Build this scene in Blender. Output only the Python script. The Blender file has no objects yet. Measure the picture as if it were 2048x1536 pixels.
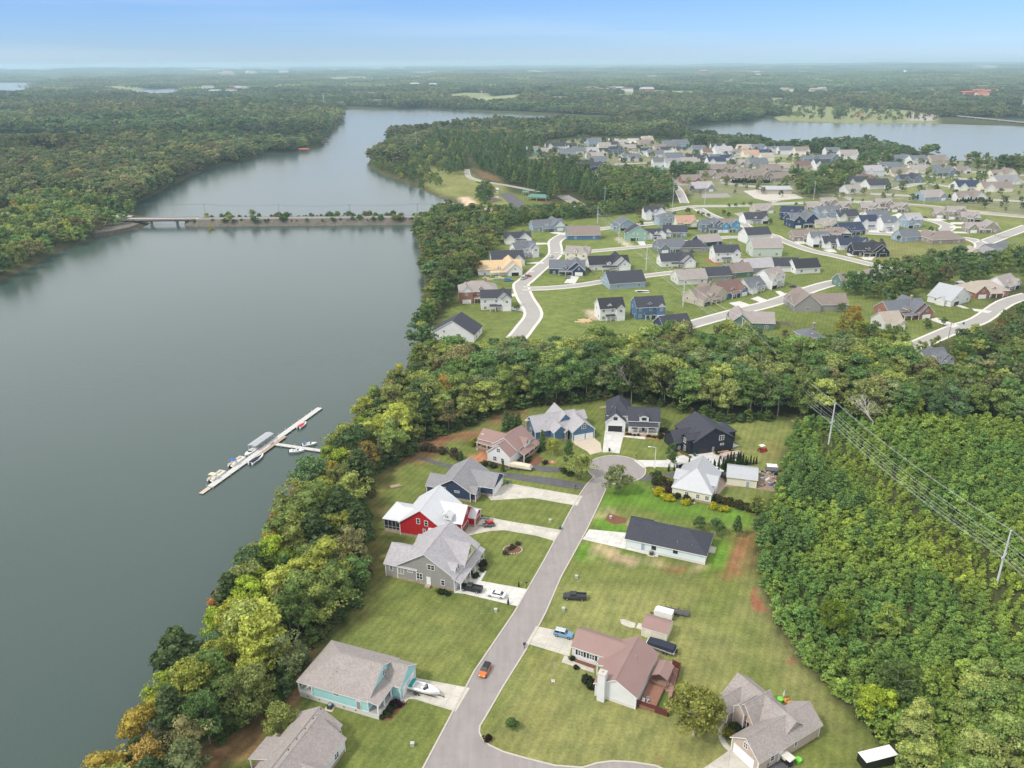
import bpy, bmesh, math, random
import numpy as np
from mathutils import Vector, Matrix

# ------------------------------------------------------------------ camera
H = 125.0; F = 1580.0
PIT = math.atan((768-126)/F); CP, SP = math.cos(PIT), math.sin(PIT)
ROLL = math.radians(-0.36)
sc = bpy.context.scene
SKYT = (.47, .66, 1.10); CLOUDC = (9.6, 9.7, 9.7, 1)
COL = sc.collection
camd = bpy.data.cameras.new('camera'); cam = bpy.data.objects.new('camera', camd)
COL.objects.link(cam); sc.camera = cam
camd.sensor_width = 36; camd.lens = 36*F/2048; camd.clip_start = 1; camd.clip_end = 90000
cam.location = (0, 0, H)
Rm = Matrix.Rotation(math.radians(90)-PIT, 3, 'X') @ Matrix.Rotation(ROLL, 3, 'Z')
cam.rotation_euler = Rm.to_euler()

# ------------------------------------------------------------------ sky, sun, exposure
SUN_EL, SUN_AZ = math.radians(50), math.radians(-118)      # azimuth from +Y towards +X
w = bpy.data.worlds.new('World'); sc.world = w; w.use_nodes = True
nt = w.node_tree; nt.nodes.clear()
wo = nt.nodes.new('ShaderNodeOutputWorld'); bg = nt.nodes.new('ShaderNodeBackground')
sky = nt.nodes.new('ShaderNodeTexSky'); sky.sky_type = 'NISHITA'; sky.sun_disc = False
sky.sun_elevation = SUN_EL; sky.sun_rotation = SUN_AZ
sky.air_density = 1.0; sky.dust_density = 0.1; sky.ozone_density = 3.0; sky.altitude = 300
bg.inputs['Strength'].default_value = 0.10
# clear blue band low down, a bright cloud veil added above the view for neutral light and pale water, a few thin streaks
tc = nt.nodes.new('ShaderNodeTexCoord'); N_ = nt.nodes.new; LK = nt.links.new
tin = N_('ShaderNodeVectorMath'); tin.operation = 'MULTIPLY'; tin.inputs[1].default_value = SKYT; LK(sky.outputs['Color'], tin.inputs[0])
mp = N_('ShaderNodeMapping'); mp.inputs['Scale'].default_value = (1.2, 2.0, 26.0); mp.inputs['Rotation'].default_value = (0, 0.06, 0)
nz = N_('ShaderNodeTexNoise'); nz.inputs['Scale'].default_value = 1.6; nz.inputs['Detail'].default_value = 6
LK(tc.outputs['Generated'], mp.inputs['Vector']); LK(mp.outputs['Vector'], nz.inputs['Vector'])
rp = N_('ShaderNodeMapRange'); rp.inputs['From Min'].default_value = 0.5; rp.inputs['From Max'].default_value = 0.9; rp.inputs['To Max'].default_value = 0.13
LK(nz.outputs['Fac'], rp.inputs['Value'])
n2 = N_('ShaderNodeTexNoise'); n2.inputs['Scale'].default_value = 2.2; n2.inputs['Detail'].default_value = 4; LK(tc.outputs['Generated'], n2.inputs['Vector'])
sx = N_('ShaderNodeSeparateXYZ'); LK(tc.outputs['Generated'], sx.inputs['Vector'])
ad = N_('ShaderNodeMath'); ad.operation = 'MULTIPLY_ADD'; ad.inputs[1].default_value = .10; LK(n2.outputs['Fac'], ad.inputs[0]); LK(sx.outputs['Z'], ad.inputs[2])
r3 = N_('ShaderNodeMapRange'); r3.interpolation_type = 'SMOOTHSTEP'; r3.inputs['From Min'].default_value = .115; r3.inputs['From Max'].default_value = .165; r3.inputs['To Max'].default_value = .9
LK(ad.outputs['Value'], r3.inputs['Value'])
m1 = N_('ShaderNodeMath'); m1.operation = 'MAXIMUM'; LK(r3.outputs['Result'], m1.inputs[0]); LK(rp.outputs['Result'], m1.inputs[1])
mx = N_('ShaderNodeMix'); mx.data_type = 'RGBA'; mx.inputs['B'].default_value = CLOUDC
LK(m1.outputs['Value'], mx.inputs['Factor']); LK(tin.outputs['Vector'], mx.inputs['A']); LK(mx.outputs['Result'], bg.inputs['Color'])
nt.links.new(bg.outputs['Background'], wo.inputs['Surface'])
sd_ = bpy.data.lights.new('sun', 'SUN'); so = bpy.data.objects.new('sun', sd_); COL.objects.link(so)
sd_.energy = 2.2; sd_.angle = math.radians(9); sd_.color = (1.0, 0.95, 0.87)
sdir = Vector((math.sin(SUN_AZ)*math.cos(SUN_EL), math.cos(SUN_AZ)*math.cos(SUN_EL), math.sin(SUN_EL)))
so.rotation_euler = sdir.to_track_quat('Z', 'Y').to_euler(); so.location = (0, 0, 300)
sc.view_settings.view_transform = 'Standard'; sc.view_settings.look = 'None'
sc.view_settings.exposure = 0.44; sc.view_settings.gamma = 1.0
sc.render.engine = 'CYCLES'
cy = sc.cycles
cy.use_denoising = True; cy.max_bounces = 6; cy.diffuse_bounces = 4; cy.glossy_bounces = 2
cy.transmission_bounces = 3; cy.volume_bounces = 2; cy.transparent_max_bounces = 4

# ------------------------------------------------------------------ helpers
def G(x, y, z=0.0):
    "world point at height z that is seen at pixel x, y of the 2048 wide photograph"
    dx = x-1024; dy = y-768; c = math.cos(ROLL); s = math.sin(ROLL)
    dx, dy = dx*c+dy*s, -dx*s+dy*c
    t = (H-z)/max(F*SP+dy*CP, 6.0)
    return Vector((dx*t, (F*CP-dy*SP)*t, z))
def crop(ox, oy, k): return lambda x, y: (ox+x*k, oy+y*k)
c1 = crop(840, 400, 500/2048); c2 = crop(1140, 390, 500/2048); c3 = crop(1548, 390, 500/2048)
c4 = crop(1030, 250, 500/2048); c5 = crop(1448, 250, 600/2048); cA = crop(900, 700, 700/2048)
cB = crop(700, 800, 500/1536); cC = crop(400, 1150, 700/2048); cD = crop(1000, 1100, 800/2048)
cE = crop(1030, 780, 320/2048); cF = crop(1310, 810, 260/1815); cK = crop(1120, 1200, 260/1736)
cL = crop(1400, 1330, 420/2048); cS = crop(380, 780, 300/2003); c7 = crop(700, 110, 600/2048)
c8 = crop(1300, 110, 748/2048); c0 = crop(0, 0, 1); cH = crop(580, 1260, 320/2048); cM = crop(840, 830, 260/2048)
cN = crop(750, 960, 260/1664); cW = crop(0, 110, 700/2048)
def GP(pts, c=c0, z=0.0): return [G(*c(*p), z) for p in pts]
def tag(o, label=None, cat=None, group=None, kind=None):
    if label: o['label'] = label
    if cat: o['category'] = cat
    if group: o['group'] = group
    if kind: o['kind'] = kind
    return o
def mesh_from(name, V, Fc, mats, idx=None, recalc=True, smooth=False):
    me = bpy.data.meshes.new(name); me.from_pydata(V, [], Fc)
    for m in (mats if isinstance(mats, (list, tuple)) else [mats]): me.materials.append(m)
    if idx is not None: me.polygons.foreach_set('material_index', idx)
    if recalc:
        b = bmesh.new(); b.from_mesh(me); bmesh.ops.recalc_face_normals(b, faces=b.faces); b.to_mesh(me); b.free()
    if smooth: me.polygons.foreach_set('use_smooth', [True]*len(me.polygons))
    me.update(); return me
def link(name, data, parent=None, loc=(0, 0, 0), rz=0.0, scale=None):
    o = bpy.data.objects.new(name, data); COL.objects.link(o); o.location = loc; o.rotation_euler = (0, 0, rz)
    if scale is not None: o.scale = scale
    if parent is not None: o.parent = parent
    return o
def empty(name, loc, rz=0.0, label=None, cat=None, group=None):
    o = link(name, None, None, loc, rz); o.empty_display_size = 1
    return tag(o, label, cat, group)
class MB:
    def __init__(s): s.v = []; s.f = []; s.i = []
    def add(s, V, Fc, mi=0):
        n = len(s.v); s.v += [tuple(p) for p in V]; s.f += [tuple(n+k for k in f) for f in Fc]; s.i += [mi]*len(Fc); return s
    def box(s, x0, x1, y0, y1, z0, z1, mi=0):
        V = [(x0,y0,z0),(x1,y0,z0),(x1,y1,z0),(x0,y1,z0),(x0,y0,z1),(x1,y0,z1),(x1,y1,z1),(x0,y1,z1)]
        return s.add(V, [(3,2,1,0),(4,5,6,7),(0,1,5,4),(1,2,6,5),(2,3,7,6),(3,0,4,7)], mi)
    def frus(s, x0,x1,y0,y1,z0,z1, tx=.1, ty=.1, mi=0, ox=0):
        V = [(x0,y0,z0),(x1,y0,z0),(x1,y1,z0),(x0,y1,z0),(x0+tx+ox,y0+ty,z1),(x1-tx+ox,y0+ty,z1),(x1-tx+ox,y1-ty,z1),(x0+tx+ox,y1-ty,z1)]
        return s.add(V, [(3,2,1,0),(4,5,6,7),(0,1,5,4),(1,2,6,5),(2,3,7,6),(3,0,4,7)], mi)
    def tube(s, p0, p1, r0, r1=None, n=6, mi=0, cap=True):
        r1 = r0 if r1 is None else r1; p0 = Vector(p0); p1 = Vector(p1); d = p1-p0
        if d.length < 1e-6: return s
        q = d.to_track_quat('Z', 'Y'); V = []
        for p, r in ((p0, r0), (p1, r1)):
            for k in range(n):
                a = 2*math.pi*k/n; V.append(p+q @ Vector((r*math.cos(a), r*math.sin(a), 0)))
        Fc = [(k, (k+1) % n, n+(k+1) % n, n+k) for k in range(n)]
        if cap: Fc += [tuple(range(n-1, -1, -1)), tuple(range(n, 2*n))]
        return s.add(V, Fc, mi)
    def prism(s, pts, z0, z1, mi=0):
        n = len(pts); V = [(p[0], p[1], z0) for p in pts]+[(p[0], p[1], z1) for p in pts]
        return s.add(V, [tuple(range(n-1, -1, -1)), tuple(range(n, 2*n))]+[(k, (k+1) % n, n+(k+1) % n, n+k) for k in range(n)], mi)
    def loft(s, secs, mi=0, cap=True):
        n = len(secs[0]); V = [p for q in secs for p in q]; Fc = []
        for j in range(len(secs)-1):
            for k in range(n): Fc.append((j*n+k, j*n+(k+1) % n, (j+1)*n+(k+1) % n, (j+1)*n+k))
        if cap: Fc += [tuple(range(n-1, -1, -1)), tuple(range((len(secs)-1)*n, len(secs)*n))]
        return s.add(V, Fc, mi)
    def me(s, name, mats, recalc=True, smooth=False): return mesh_from(name, s.v, s.f, mats, s.i, recalc, smooth)
    def build(s, name, mats, parent=None, loc=(0, 0, 0), rz=0.0, smooth=False):
        return link(name, s.me(name, mats, True, smooth), parent, loc, rz)
def inside(poly, X, Y):
    r = np.zeros(X.shape, bool); n = len(poly)
    for i in range(n):
        x0, y0 = poly[i][0], poly[i][1]; x1, y1 = poly[(i+1) % n][0], poly[(i+1) % n][1]
        if y0 == y1: continue
        c = ((y0 > Y) != (y1 > Y)) & (X < (x1-x0)*(Y-y0)/(y1-y0)+x0); r ^= c
    return r
def segdist(pts, X, Y, closed=True):
    d = np.full(X.shape, 1e9); n = len(pts)
    for i in range(n if closed else n-1):
        x0, y0 = pts[i][0], pts[i][1]; x1, y1 = pts[(i+1) % n][0], pts[(i+1) % n][1]
        dx, dy = x1-x0, y1-y0; L = dx*dx+dy*dy+1e-9
        t = np.clip(((X-x0)*dx+(Y-y0)*dy)/L, 0, 1); d = np.minimum(d, np.hypot(X-x0-t*dx, Y-y0-t*dy))
    return d
def sdist(poly, X, Y):
    d = segdist(poly, X, Y); return np.where(inside(poly, X, Y), -d, d)
def vnoise(X, Y, s, seed=0):
    "smooth value noise in numpy"
    x = X/s+seed*17.31; y = Y/s+seed*7.77
    i = np.floor(x); j = np.floor(y); fx = x-i; fy = y-j; fx = fx*fx*(3-2*fx); fy = fy*fy*(3-2*fy)
    def h(a, b):
        v = np.sin(a*127.1+b*311.7+seed*74.7)*43758.5453; return v-np.floor(v)
    return (h(i, j)*(1-fx)+h(i+1, j)*fx)*(1-fy)+(h(i, j+1)*(1-fx)+h(i+1, j+1)*fx)*fy

# ------------------------------------------------------------------ materials
_m = {}
def mat(name, col=(.5, .5, .5), rough=.7, metal=0., var=.12, scale=.6, bump=0., spec=.3):
    if name in _m: return _m[name]
    m = bpy.data.materials.new(name); m.use_nodes = True; t = m.node_tree; b = t.nodes['Principled BSDF']
    b.inputs['Roughness'].default_value = rough; b.inputs['Metallic'].default_value = metal
    b.inputs['Specular IOR Level'].default_value = spec
    g = t.nodes.new('ShaderNodeNewGeometry'); n = t.nodes.new('ShaderNodeTexNoise')
    n.inputs['Scale'].default_value = scale; n.inputs['Detail'].default_value = 5; n.inputs['Roughness'].default_value = .65
    t.links.new(g.outputs['Position'], n.inputs['Vector'])
    r = t.nodes.new('ShaderNodeMapRange'); r.inputs['From Min'].default_value = .25; r.inputs['From Max'].default_value = .75
    r.inputs['To Min'].default_value = 1-var; r.inputs['To Max'].default_value = 1+var
    t.links.new(n.outputs['Fac'], r.inputs['Value'])
    v = t.nodes.new('ShaderNodeVectorMath'); v.operation = 'SCALE'; v.inputs[0].default_value = col[:3]
    t.links.new(r.outputs['Result'], v.inputs['Scale']); t.links.new(v.outputs['Vector'], b.inputs['Base Color'])
    if bump:
        u = t.nodes.new('ShaderNodeBump'); u.inputs['Strength'].default_value = bump
        t.links.new(n.outputs['Fac'], u.inputs['Height']); t.links.new(u.outputs['Normal'], b.inputs['Normal'])
    _m[name] = m; return m
def mat_siding(name, col, pitch=.2):
    if name in _m: return _m[name]
    m = mat(name, col, .65, 0, .06, .5); t = m.node_tree; b = t.nodes['Principled BSDF']
    g = t.nodes.new('ShaderNodeNewGeometry'); wv = t.nodes.new('ShaderNodeTexWave'); wv.wave_type = 'BANDS'; wv.bands_direction = 'Z'; wv.wave_profile = 'SAW'
    wv.inputs['Scale'].default_value = .314/pitch; t.links.new(g.outputs['Position'], wv.inputs['Vector'])
    u = t.nodes.new('ShaderNodeBump'); u.inputs['Strength'].default_value = .5; u.inputs['Distance'].default_value = .03
    t.links.new(wv.outputs['Fac'], u.inputs['Height']); t.links.new(u.outputs['Normal'], b.inputs['Normal']); return m
def mat_shingle(name, col):
    if name in _m: return _m[name]
    m = mat(name, col, .9, 0, .07, .35); t = m.node_tree; b = t.nodes['Principled BSDF']
    src = b.inputs['Base Color'].links[0].from_socket
    g = t.nodes.new('ShaderNodeNewGeometry'); vo = t.nodes.new('ShaderNodeTexVoronoi'); vo.inputs['Scale'].default_value = 3.2
    t.links.new(g.outputs['Position'], vo.inputs['Vector'])
    r = t.nodes.new('ShaderNodeMapRange'); r.inputs['To Min'].default_value = .88; r.inputs['To Max'].default_value = 1.12
    s = t.nodes.new('ShaderNodeSeparateColor'); t.links.new(vo.outputs['Color'], s.inputs['Color']); t.links.new(s.outputs['Red'], r.inputs['Value'])
    v = t.nodes.new('ShaderNodeVectorMath'); v.operation = 'SCALE'
    t.links.new(src, v.inputs[0]); t.links.new(r.outputs['Result'], v.inputs['Scale']); t.links.new(v.outputs['Vector'], b.inputs['Base Color']); return m
def mat_brick(name, c1_, c2_, sc_=2.2):
    if name in _m: return _m[name]
    m = mat(name, c1_, .85); t = m.node_tree; b = t.nodes['Principled BSDF']
    g = t.nodes.new('ShaderNodeNewGeometry'); vo = t.nodes.new('ShaderNodeTexVoronoi'); vo.inputs['Scale'].default_value = sc_
    t.links.new(g.outputs['Position'], vo.inputs['Vector']); s = t.nodes.new('ShaderNodeSeparateColor'); t.links.new(vo.outputs['Color'], s.inputs['Color'])
    x = t.nodes.new('ShaderNodeMix'); x.data_type = 'RGBA'; x.inputs['A'].default_value = (*c1_, 1); x.inputs['B'].default_value = (*c2_, 1)
    t.links.new(s.outputs['Red'], x.inputs['Factor']); t.links.new(x.outputs['Result'], b.inputs['Base Color']); return m
ROOFC = dict(charcoal=(.050,.052,.066), black=(.035,.036,.043), grey=(.235,.23,.24), slate=(.135,.145,.165), brown=(.22,.18,.16),
    taupe=(.30,.265,.25), mauve=(.27,.175,.158), white=(.58,.59,.61), navy=(.035,.045,.085), orange=(.42,.26,.19), green=(.10,.24,.19), silver=(.42,.43,.45),
    wood=(.56,.41,.24), redbrown=(.17,.105,.09), tan=(.36,.31,.26), lilac=(.35,.335,.35))
WALLC = dict(white=(.70,.705,.71), cream=(.72,.68,.55), grey=(.30,.29,.285), slate=(.17,.21,.26), blue=(.085,.17,.29), lightblue=(.29,.37,.45), teal=(.36,.64,.66),
    navy=(.033,.055,.112), midnight=(.024,.028,.042), red=(.42,.012,.018), tan=(.47,.42,.34), mint=(.27,.42,.35), green=(.12,.19,.17), palegreen=(.52,.57,.52),
    yellow=(.65,.58,.36), stone=(.36,.32,.27), pale=(.62,.62,.60), icewhite=(.66,.74,.76), brightblue=(.10,.30,.48), pinkbrick=(.50,.40,.345))
def roofm(c):
    if c in ('white', 'silver', 'green'): return mat('roof_metal_'+c, ROOFC[c], .45, .25 if c != 'white' else .0, .05)
    if c == 'wood': return mat('roof_sheathing', ROOFC[c], .8, 0, .2, 1.2)
    if c == 'mauve': return mat('roof_metal_mauve', ROOFC[c], .6, 0, .06, .3)
    return mat_shingle('roof_'+c, ROOFC[c])
def wallm(c):
    if c == 'brick': return mat_brick('red_brick', (.24,.10,.075), (.33,.17,.13))
    if c == 'stone': return mat_brick('stone_wall', (.36,.32,.27), (.22,.19,.16), 1.4)
    if c == 'pinkbrick': return mat_brick('pink_brick', (.52,.42,.37), (.42,.33,.28), 3)
    return mat_siding('wall_'+c, WALLC[c])
TRIM = mat('white_trim', (.78,.78,.77), .5, 0, .04)
GLASS = mat('window_glass', (.028,.034,.042), .12, 0, .3, 2, spec=.6)
def joints(m, ang=-20):
    t = m.node_tree; b = t.nodes['Principled BSDF']; src = b.inputs['Base Color'].links[0].from_socket; g = t.nodes.new('ShaderNodeNewGeometry')
    p = t.nodes.new('ShaderNodeMapping'); p.inputs['Rotation'].default_value = (0, 0, math.radians(-ang)); t.links.new(g.outputs['Position'], p.inputs['Vector'])
    k = t.nodes.new('ShaderNodeTexBrick'); k.offset = 0; k.inputs['Scale'].default_value = 1; k.inputs['Brick Width'].default_value = 3.6; k.inputs['Row Height'].default_value = 3.6; k.inputs['Mortar Size'].default_value = .035
    k.inputs['Color1'].default_value = (1,1,1,1); k.inputs['Color2'].default_value = (.93,.93,.92,1); k.inputs['Mortar'].default_value = (.62,.60,.57,1); t.links.new(p.outputs['Vector'], k.inputs['Vector'])
    n = t.nodes.new('ShaderNodeTexNoise'); n.inputs['Scale'].default_value = .35; n.inputs['Detail'].default_value = 7; n.inputs['Roughness'].default_value = .7; t.links.new(g.outputs['Position'], n.inputs['Vector'])
    r = t.nodes.new('ShaderNodeMapRange'); r.inputs['From Min'].default_value = .35; r.inputs['From Max'].default_value = .6; r.inputs['To Min'].default_value = .84; r.inputs['To Max'].default_value = 1.04; t.links.new(n.outputs['Fac'], r.inputs['Value'])
    v = t.nodes.new('ShaderNodeVectorMath'); v.operation = 'MULTIPLY'; t.links.new(src, v.inputs[0]); t.links.new(k.outputs['Color'], v.inputs[1]); w_ = t.nodes.new('ShaderNodeVectorMath'); w_.operation = 'SCALE'
    t.links.new(v.outputs['Vector'], w_.inputs[0]); t.links.new(r.outputs['Result'], w_.inputs['Scale']); t.links.new(w_.outputs['Vector'], b.inputs['Base Color']); return m
def worn(m, ang=19.7, amt=.07):
    "tyre wear along the street, tar patches and fine cracks"
    t = m.node_tree; b = t.nodes['Principled BSDF']; src = b.inputs['Base Color'].links[0].from_socket; g = t.nodes.new('ShaderNodeNewGeometry')
    p = t.nodes.new('ShaderNodeMapping'); p.inputs['Rotation'].default_value = (0, 0, math.radians(ang)); p.inputs['Scale'].default_value = (1, .05, 1); t.links.new(g.outputs['Position'], p.inputs['Vector'])
    n = t.nodes.new('ShaderNodeTexNoise'); n.inputs['Scale'].default_value = .9; n.inputs['Detail'].default_value = 3; t.links.new(p.outputs['Vector'], n.inputs['Vector'])
    r = t.nodes.new('ShaderNodeMapRange'); r.inputs['From Min'].default_value = .3; r.inputs['From Max'].default_value = .7; r.inputs['To Min'].default_value = 1-amt; r.inputs['To Max'].default_value = 1+amt; t.links.new(n.outputs['Fac'], r.inputs['Value'])
    o = t.nodes.new('ShaderNodeTexVoronoi'); o.feature = 'DISTANCE_TO_EDGE'; o.inputs['Scale'].default_value = .13; n3 = t.nodes.new('ShaderNodeTexNoise'); n3.inputs['Scale'].default_value = .5; n3.inputs['Detail'].default_value = 6
    t.links.new(g.outputs['Position'], n3.inputs['Vector']); mm = t.nodes.new('ShaderNodeMix'); mm.data_type = 'VECTOR'; mm.inputs['Factor'].default_value = .12
    t.links.new(g.outputs['Position'], mm.inputs['A']); v3 = t.nodes.new('ShaderNodeVectorMath'); v3.operation = 'SCALE'; v3.inputs['Scale'].default_value = 30; t.links.new(n3.outputs['Color'], v3.inputs[0]); t.links.new(v3.outputs['Vector'], mm.inputs['B']); t.links.new(mm.outputs['Result'], o.inputs['Vector'])
    r2 = t.nodes.new('ShaderNodeMapRange'); r2.inputs['From Max'].default_value = .012; r2.inputs['To Min'].default_value = .88; r2.inputs['To Max'].default_value = 1; t.links.new(o.outputs['Distance'], r2.inputs['Value'])
    u = t.nodes.new('ShaderNodeMath'); u.operation = 'MULTIPLY'; t.links.new(r.outputs['Result'], u.inputs[0]); t.links.new(r2.outputs['Result'], u.inputs[1])
    w_ = t.nodes.new('ShaderNodeVectorMath'); w_.operation = 'SCALE'; t.links.new(src, w_.inputs[0]); t.links.new(u.outputs['Value'], w_.inputs['Scale']); t.links.new(w_.outputs['Vector'], b.inputs['Base Color']); return m
CONC = mat('concrete', (.52,.49,.43), .85, 0, .10, .5)
CONCW = mat('concrete_new', (.60,.585,.555), .85, 0, .07, .5)
ASPH = mat('asphalt', (.275,.248,.238), .9, 0, .10, .25)
ASPHD = mat('asphalt_dark', (.105,.10,.108), .9, 0, .18, .5)
for _k in (CONC, CONCW): joints(_k)
for _k in (ASPH, ASPHD): worn(_k)
FND = mat_brick('foundation_stone', (.42,.33,.27), (.30,.24,.20), 2.2)
FNDW = mat('foundation_render', (.62,.60,.58), .8, 0, .07)
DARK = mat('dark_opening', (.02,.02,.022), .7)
BLACKM = mat('black_paint', (.012,.012,.014), .35, 0, .1, 3, spec=.5)
TYRE = mat('tyre_rubber', (.02,.02,.02), .8)
CHROME = mat('bright_metal', (.55,.56,.58), .35, .8, .05)
WOODM = mat('deck_wood', (.26,.155,.115), .8, 0, .25, 2)
BARK = mat('bark', (.22,.19,.155), .9, 0, .3, 1.5)
BARKP = mat('pale_bark', (.42,.38,.33), .9, 0, .25, 1.5)
MULCH = mat('red_mulch', (.17,.075,.045), .95, 0, .3, 3)
CLAY = mat('red_clay', (.27,.105,.062), .95, 0, .3, 1.2, bump=.4)
STRAW = mat('straw', (.42,.345,.215), .95, 0, .3, 2)
GREENBIN = mat('green_plastic', (.01,.13,.10), .5, 0, .1)
SAND = mat('sand', (.58,.47,.35), .95, 0, .1)
GRAVEL = mat('gravel', (.36,.32,.28), .95, 0, .35, 3)
def leaf_material(name, inst, lo=.62, hi=1.42):
    m = bpy.data.materials.new(name); m.use_nodes = True; t = m.node_tree; t.nodes.clear()
    o = t.nodes.new('ShaderNodeOutputMaterial')
    if inst:
        a = t.nodes.new('ShaderNodeAttribute'); a.attribute_type = 'INSTANCER'; a.attribute_name = 'tint'; src = a.outputs['Color']
    else:
        a = t.nodes.new('ShaderNodeObjectInfo'); src = a.outputs['Color']
    g = t.nodes.new('ShaderNodeNewGeometry')
    r = t.nodes.new('ShaderNodeMapRange'); r.inputs['To Min'].default_value = lo; r.inputs['To Max'].default_value = hi
    t.links.new(g.outputs['Random Per Island'], r.inputs['Value'])
    n = t.nodes.new('ShaderNodeTexNoise'); n.inputs['Scale'].default_value = .35; n.inputs['Detail'].default_value = 3
    t.links.new(g.outputs['Position'], n.inputs['Vector'])
    r2 = t.nodes.new('ShaderNodeMapRange'); r2.inputs['From Min'].default_value = .3; r2.inputs['From Max'].default_value = .7
    r2.inputs['To Min'].default_value = .78; r2.inputs['To Max'].default_value = 1.25; t.links.new(n.outputs['Fac'], r2.inputs['Value'])
    mu = t.nodes.new('ShaderNodeMath'); mu.operation = 'MULTIPLY'; t.links.new(r.outputs['Result'], mu.inputs[0]); t.links.new(r2.outputs['Result'], mu.inputs[1])
    v = t.nodes.new('ShaderNodeVectorMath'); v.operation = 'SCALE'; t.links.new(src, v.inputs[0]); t.links.new(mu.outputs['Value'], v.inputs['Scale'])
    d = t.nodes.new('ShaderNodeBsdfDiffuse'); tr = t.nodes.new('ShaderNodeBsdfTranslucent'); ms = t.nodes.new('ShaderNodeMixShader'); ms.inputs[0].default_value = .36
    t.links.new(v.outputs['Vector'], d.inputs['Color']); t.links.new(v.outputs['Vector'], tr.inputs['Color'])
    t.links.new(d.outputs[0], ms.inputs[1]); t.links.new(tr.outputs[0], ms.inputs[2]); t.links.new(ms.outputs[0], o.inputs['Surface'])
    return m
LEAF = leaf_material('leaf', False); LEAFI = leaf_material('leaf_instanced', True); LEAFM = leaf_material('leaf_middle', True, .78, 1.24); LEAFF = leaf_material('leaf_far', True, .88, 1.12)

# ------------------------------------------------------------------ lake and terrain
WZ = -3.0
lake_px = [(-500,760),(-200,640),(0,562),(55,538),(110,505),(175,482),(212,466),(270,461),(300,448),(296,436),(268,428),(272,408),(330,378),(380,353),(430,334),
 (480,323),(540,308),(590,303),(640,293),(655,272),(672,252),(686,238),(676,222),(700,219),(850,217),(930,222),(1000,226),(1090,231),(1330,240),(1330,246),(1090,242),(1020,243),
 (900,246),(860,252),(815,262),(775,276),(780,300),(742,318),(734,330),(765,350),(800,362),(840,378),(880,396),(912,408),(890,430),(850,448),(828,458),(838,500),
 (848,560),(850,620),(838,675),(820,715),(800,765),(770,815),(722,870),(672,925),(630,975),(590,1030),(550,1090),(500,1165),(455,1240),(410,1320),(340,1400),
 (280,1480),(230,1560),(180,1660),(120,1800),(0,2400),(-3000,2400)]
lake_R = [(1355,256),(1430,246),(1500,243),(1528,234),(1545,234),(1560,242),(1620,245),(1750,246),(1860,247),(1960,250),(2048,252),(2500,262),(2500,330),(2048,322),(1900,324),
 (1880,312),(1800,296),(1720,290),(1560,284),(1480,276),(1400,268)]
lake_b = [(2005,236),(2500,238),(2500,246),(2048,243),(2005,241)]
lake_c = [(-300,163),(62,165),(74,172),(70,188),(-300,191)]
lake_d = [(264,180),(310,178),(376,176),(372,190),(340,195),(268,199)]
lake_e = [(420,196),(468,194),(468,207),(430,211)]
LAKES = [GP(p, c0, WZ) for p in (lake_px, lake_R, lake_b, lake_c, lake_d, lake_e)]
def lake_sd(X, Y):
    d = sdist(LAKES[0], X, Y)
    for L in LAKES[1:]: d = np.minimum(d, sdist(L, X, Y))
    return d
penin = GP([(-400,700),(0,560),(110,500),(210,455),(270,430),(330,375),(480,320),(640,290),(680,235),(600,205),(0,200),(-600,200)])
def hills(X, Y, sd):
    r = np.hypot(X, Y)
    z = np.clip((r-2500)/4000, 0, 1)*(vnoise(X, Y, 900, 1)*34+vnoise(X, Y, 300, 2)*10-8)
    z += np.clip((r-9000)/8000, 0, 1)*vnoise(X, Y, 2500, 9)*60
    z += inside(penin, X, Y)*np.clip(sd/160, 0, 1)*(5+vnoise(X, Y, 180, 3)*9)
    return z*np.clip(sd/250, 0, 1)
def ter(X, Y, sd=None):
    if sd is None: sd = lake_sd(X, Y)
    bank = WZ+np.clip(sd*.42, 0, 3.0)
    return np.where(sd < 0, WZ-np.minimum(-sd*.35, 5), bank+np.where(sd > 0, hills(X, Y, sd), 0))
nr, na = 560, 430
rr = np.concatenate([[0.5], np.geomspace(50, 27000, nr)]); aa = np.radians(np.linspace(-54, 54, na))
RR, AA = np.meshgrid(rr, aa, indexing='ij'); X = RR*np.sin(AA); Y = RR*np.cos(AA)
SD = lake_sd(X, Y); Z = ter(X, Y, SD)
# land colours: what the ground itself is made of
LAWN = np.array((.124,.158,.042)); LAWN2 = np.array((.200,.216,.078)); FLOOR = np.array((.055,.065,.025)); BRIGHT = np.array((.10,.225,.025))
FARG = np.array((.135,.180,.050)); DRY = np.array((.25,.215,.11)); RED = np.array((.25,.10,.06)); FIELD = np.array((.22,.25,.12)); BRN = np.array((.155,.105,.055)); TANB = np.array((.36,.29,.18))
Cg = np.tile(FLOOR, X.shape+(1,)).astype(float)
def paint(pts, col, soft=2., amt=1., c=c0, rag=0.):
    P = GP(pts, c); s = sdist(P, X, Y)
    if rag: s = s+(vnoise(X, Y, rag*1.5, 5)-.5)*rag*2
    f = np.clip(.5-s/soft, 0, 1)*amt
    Cg[:] = Cg*(1-f[..., None])+np.asarray(col)*f[..., None]
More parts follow.
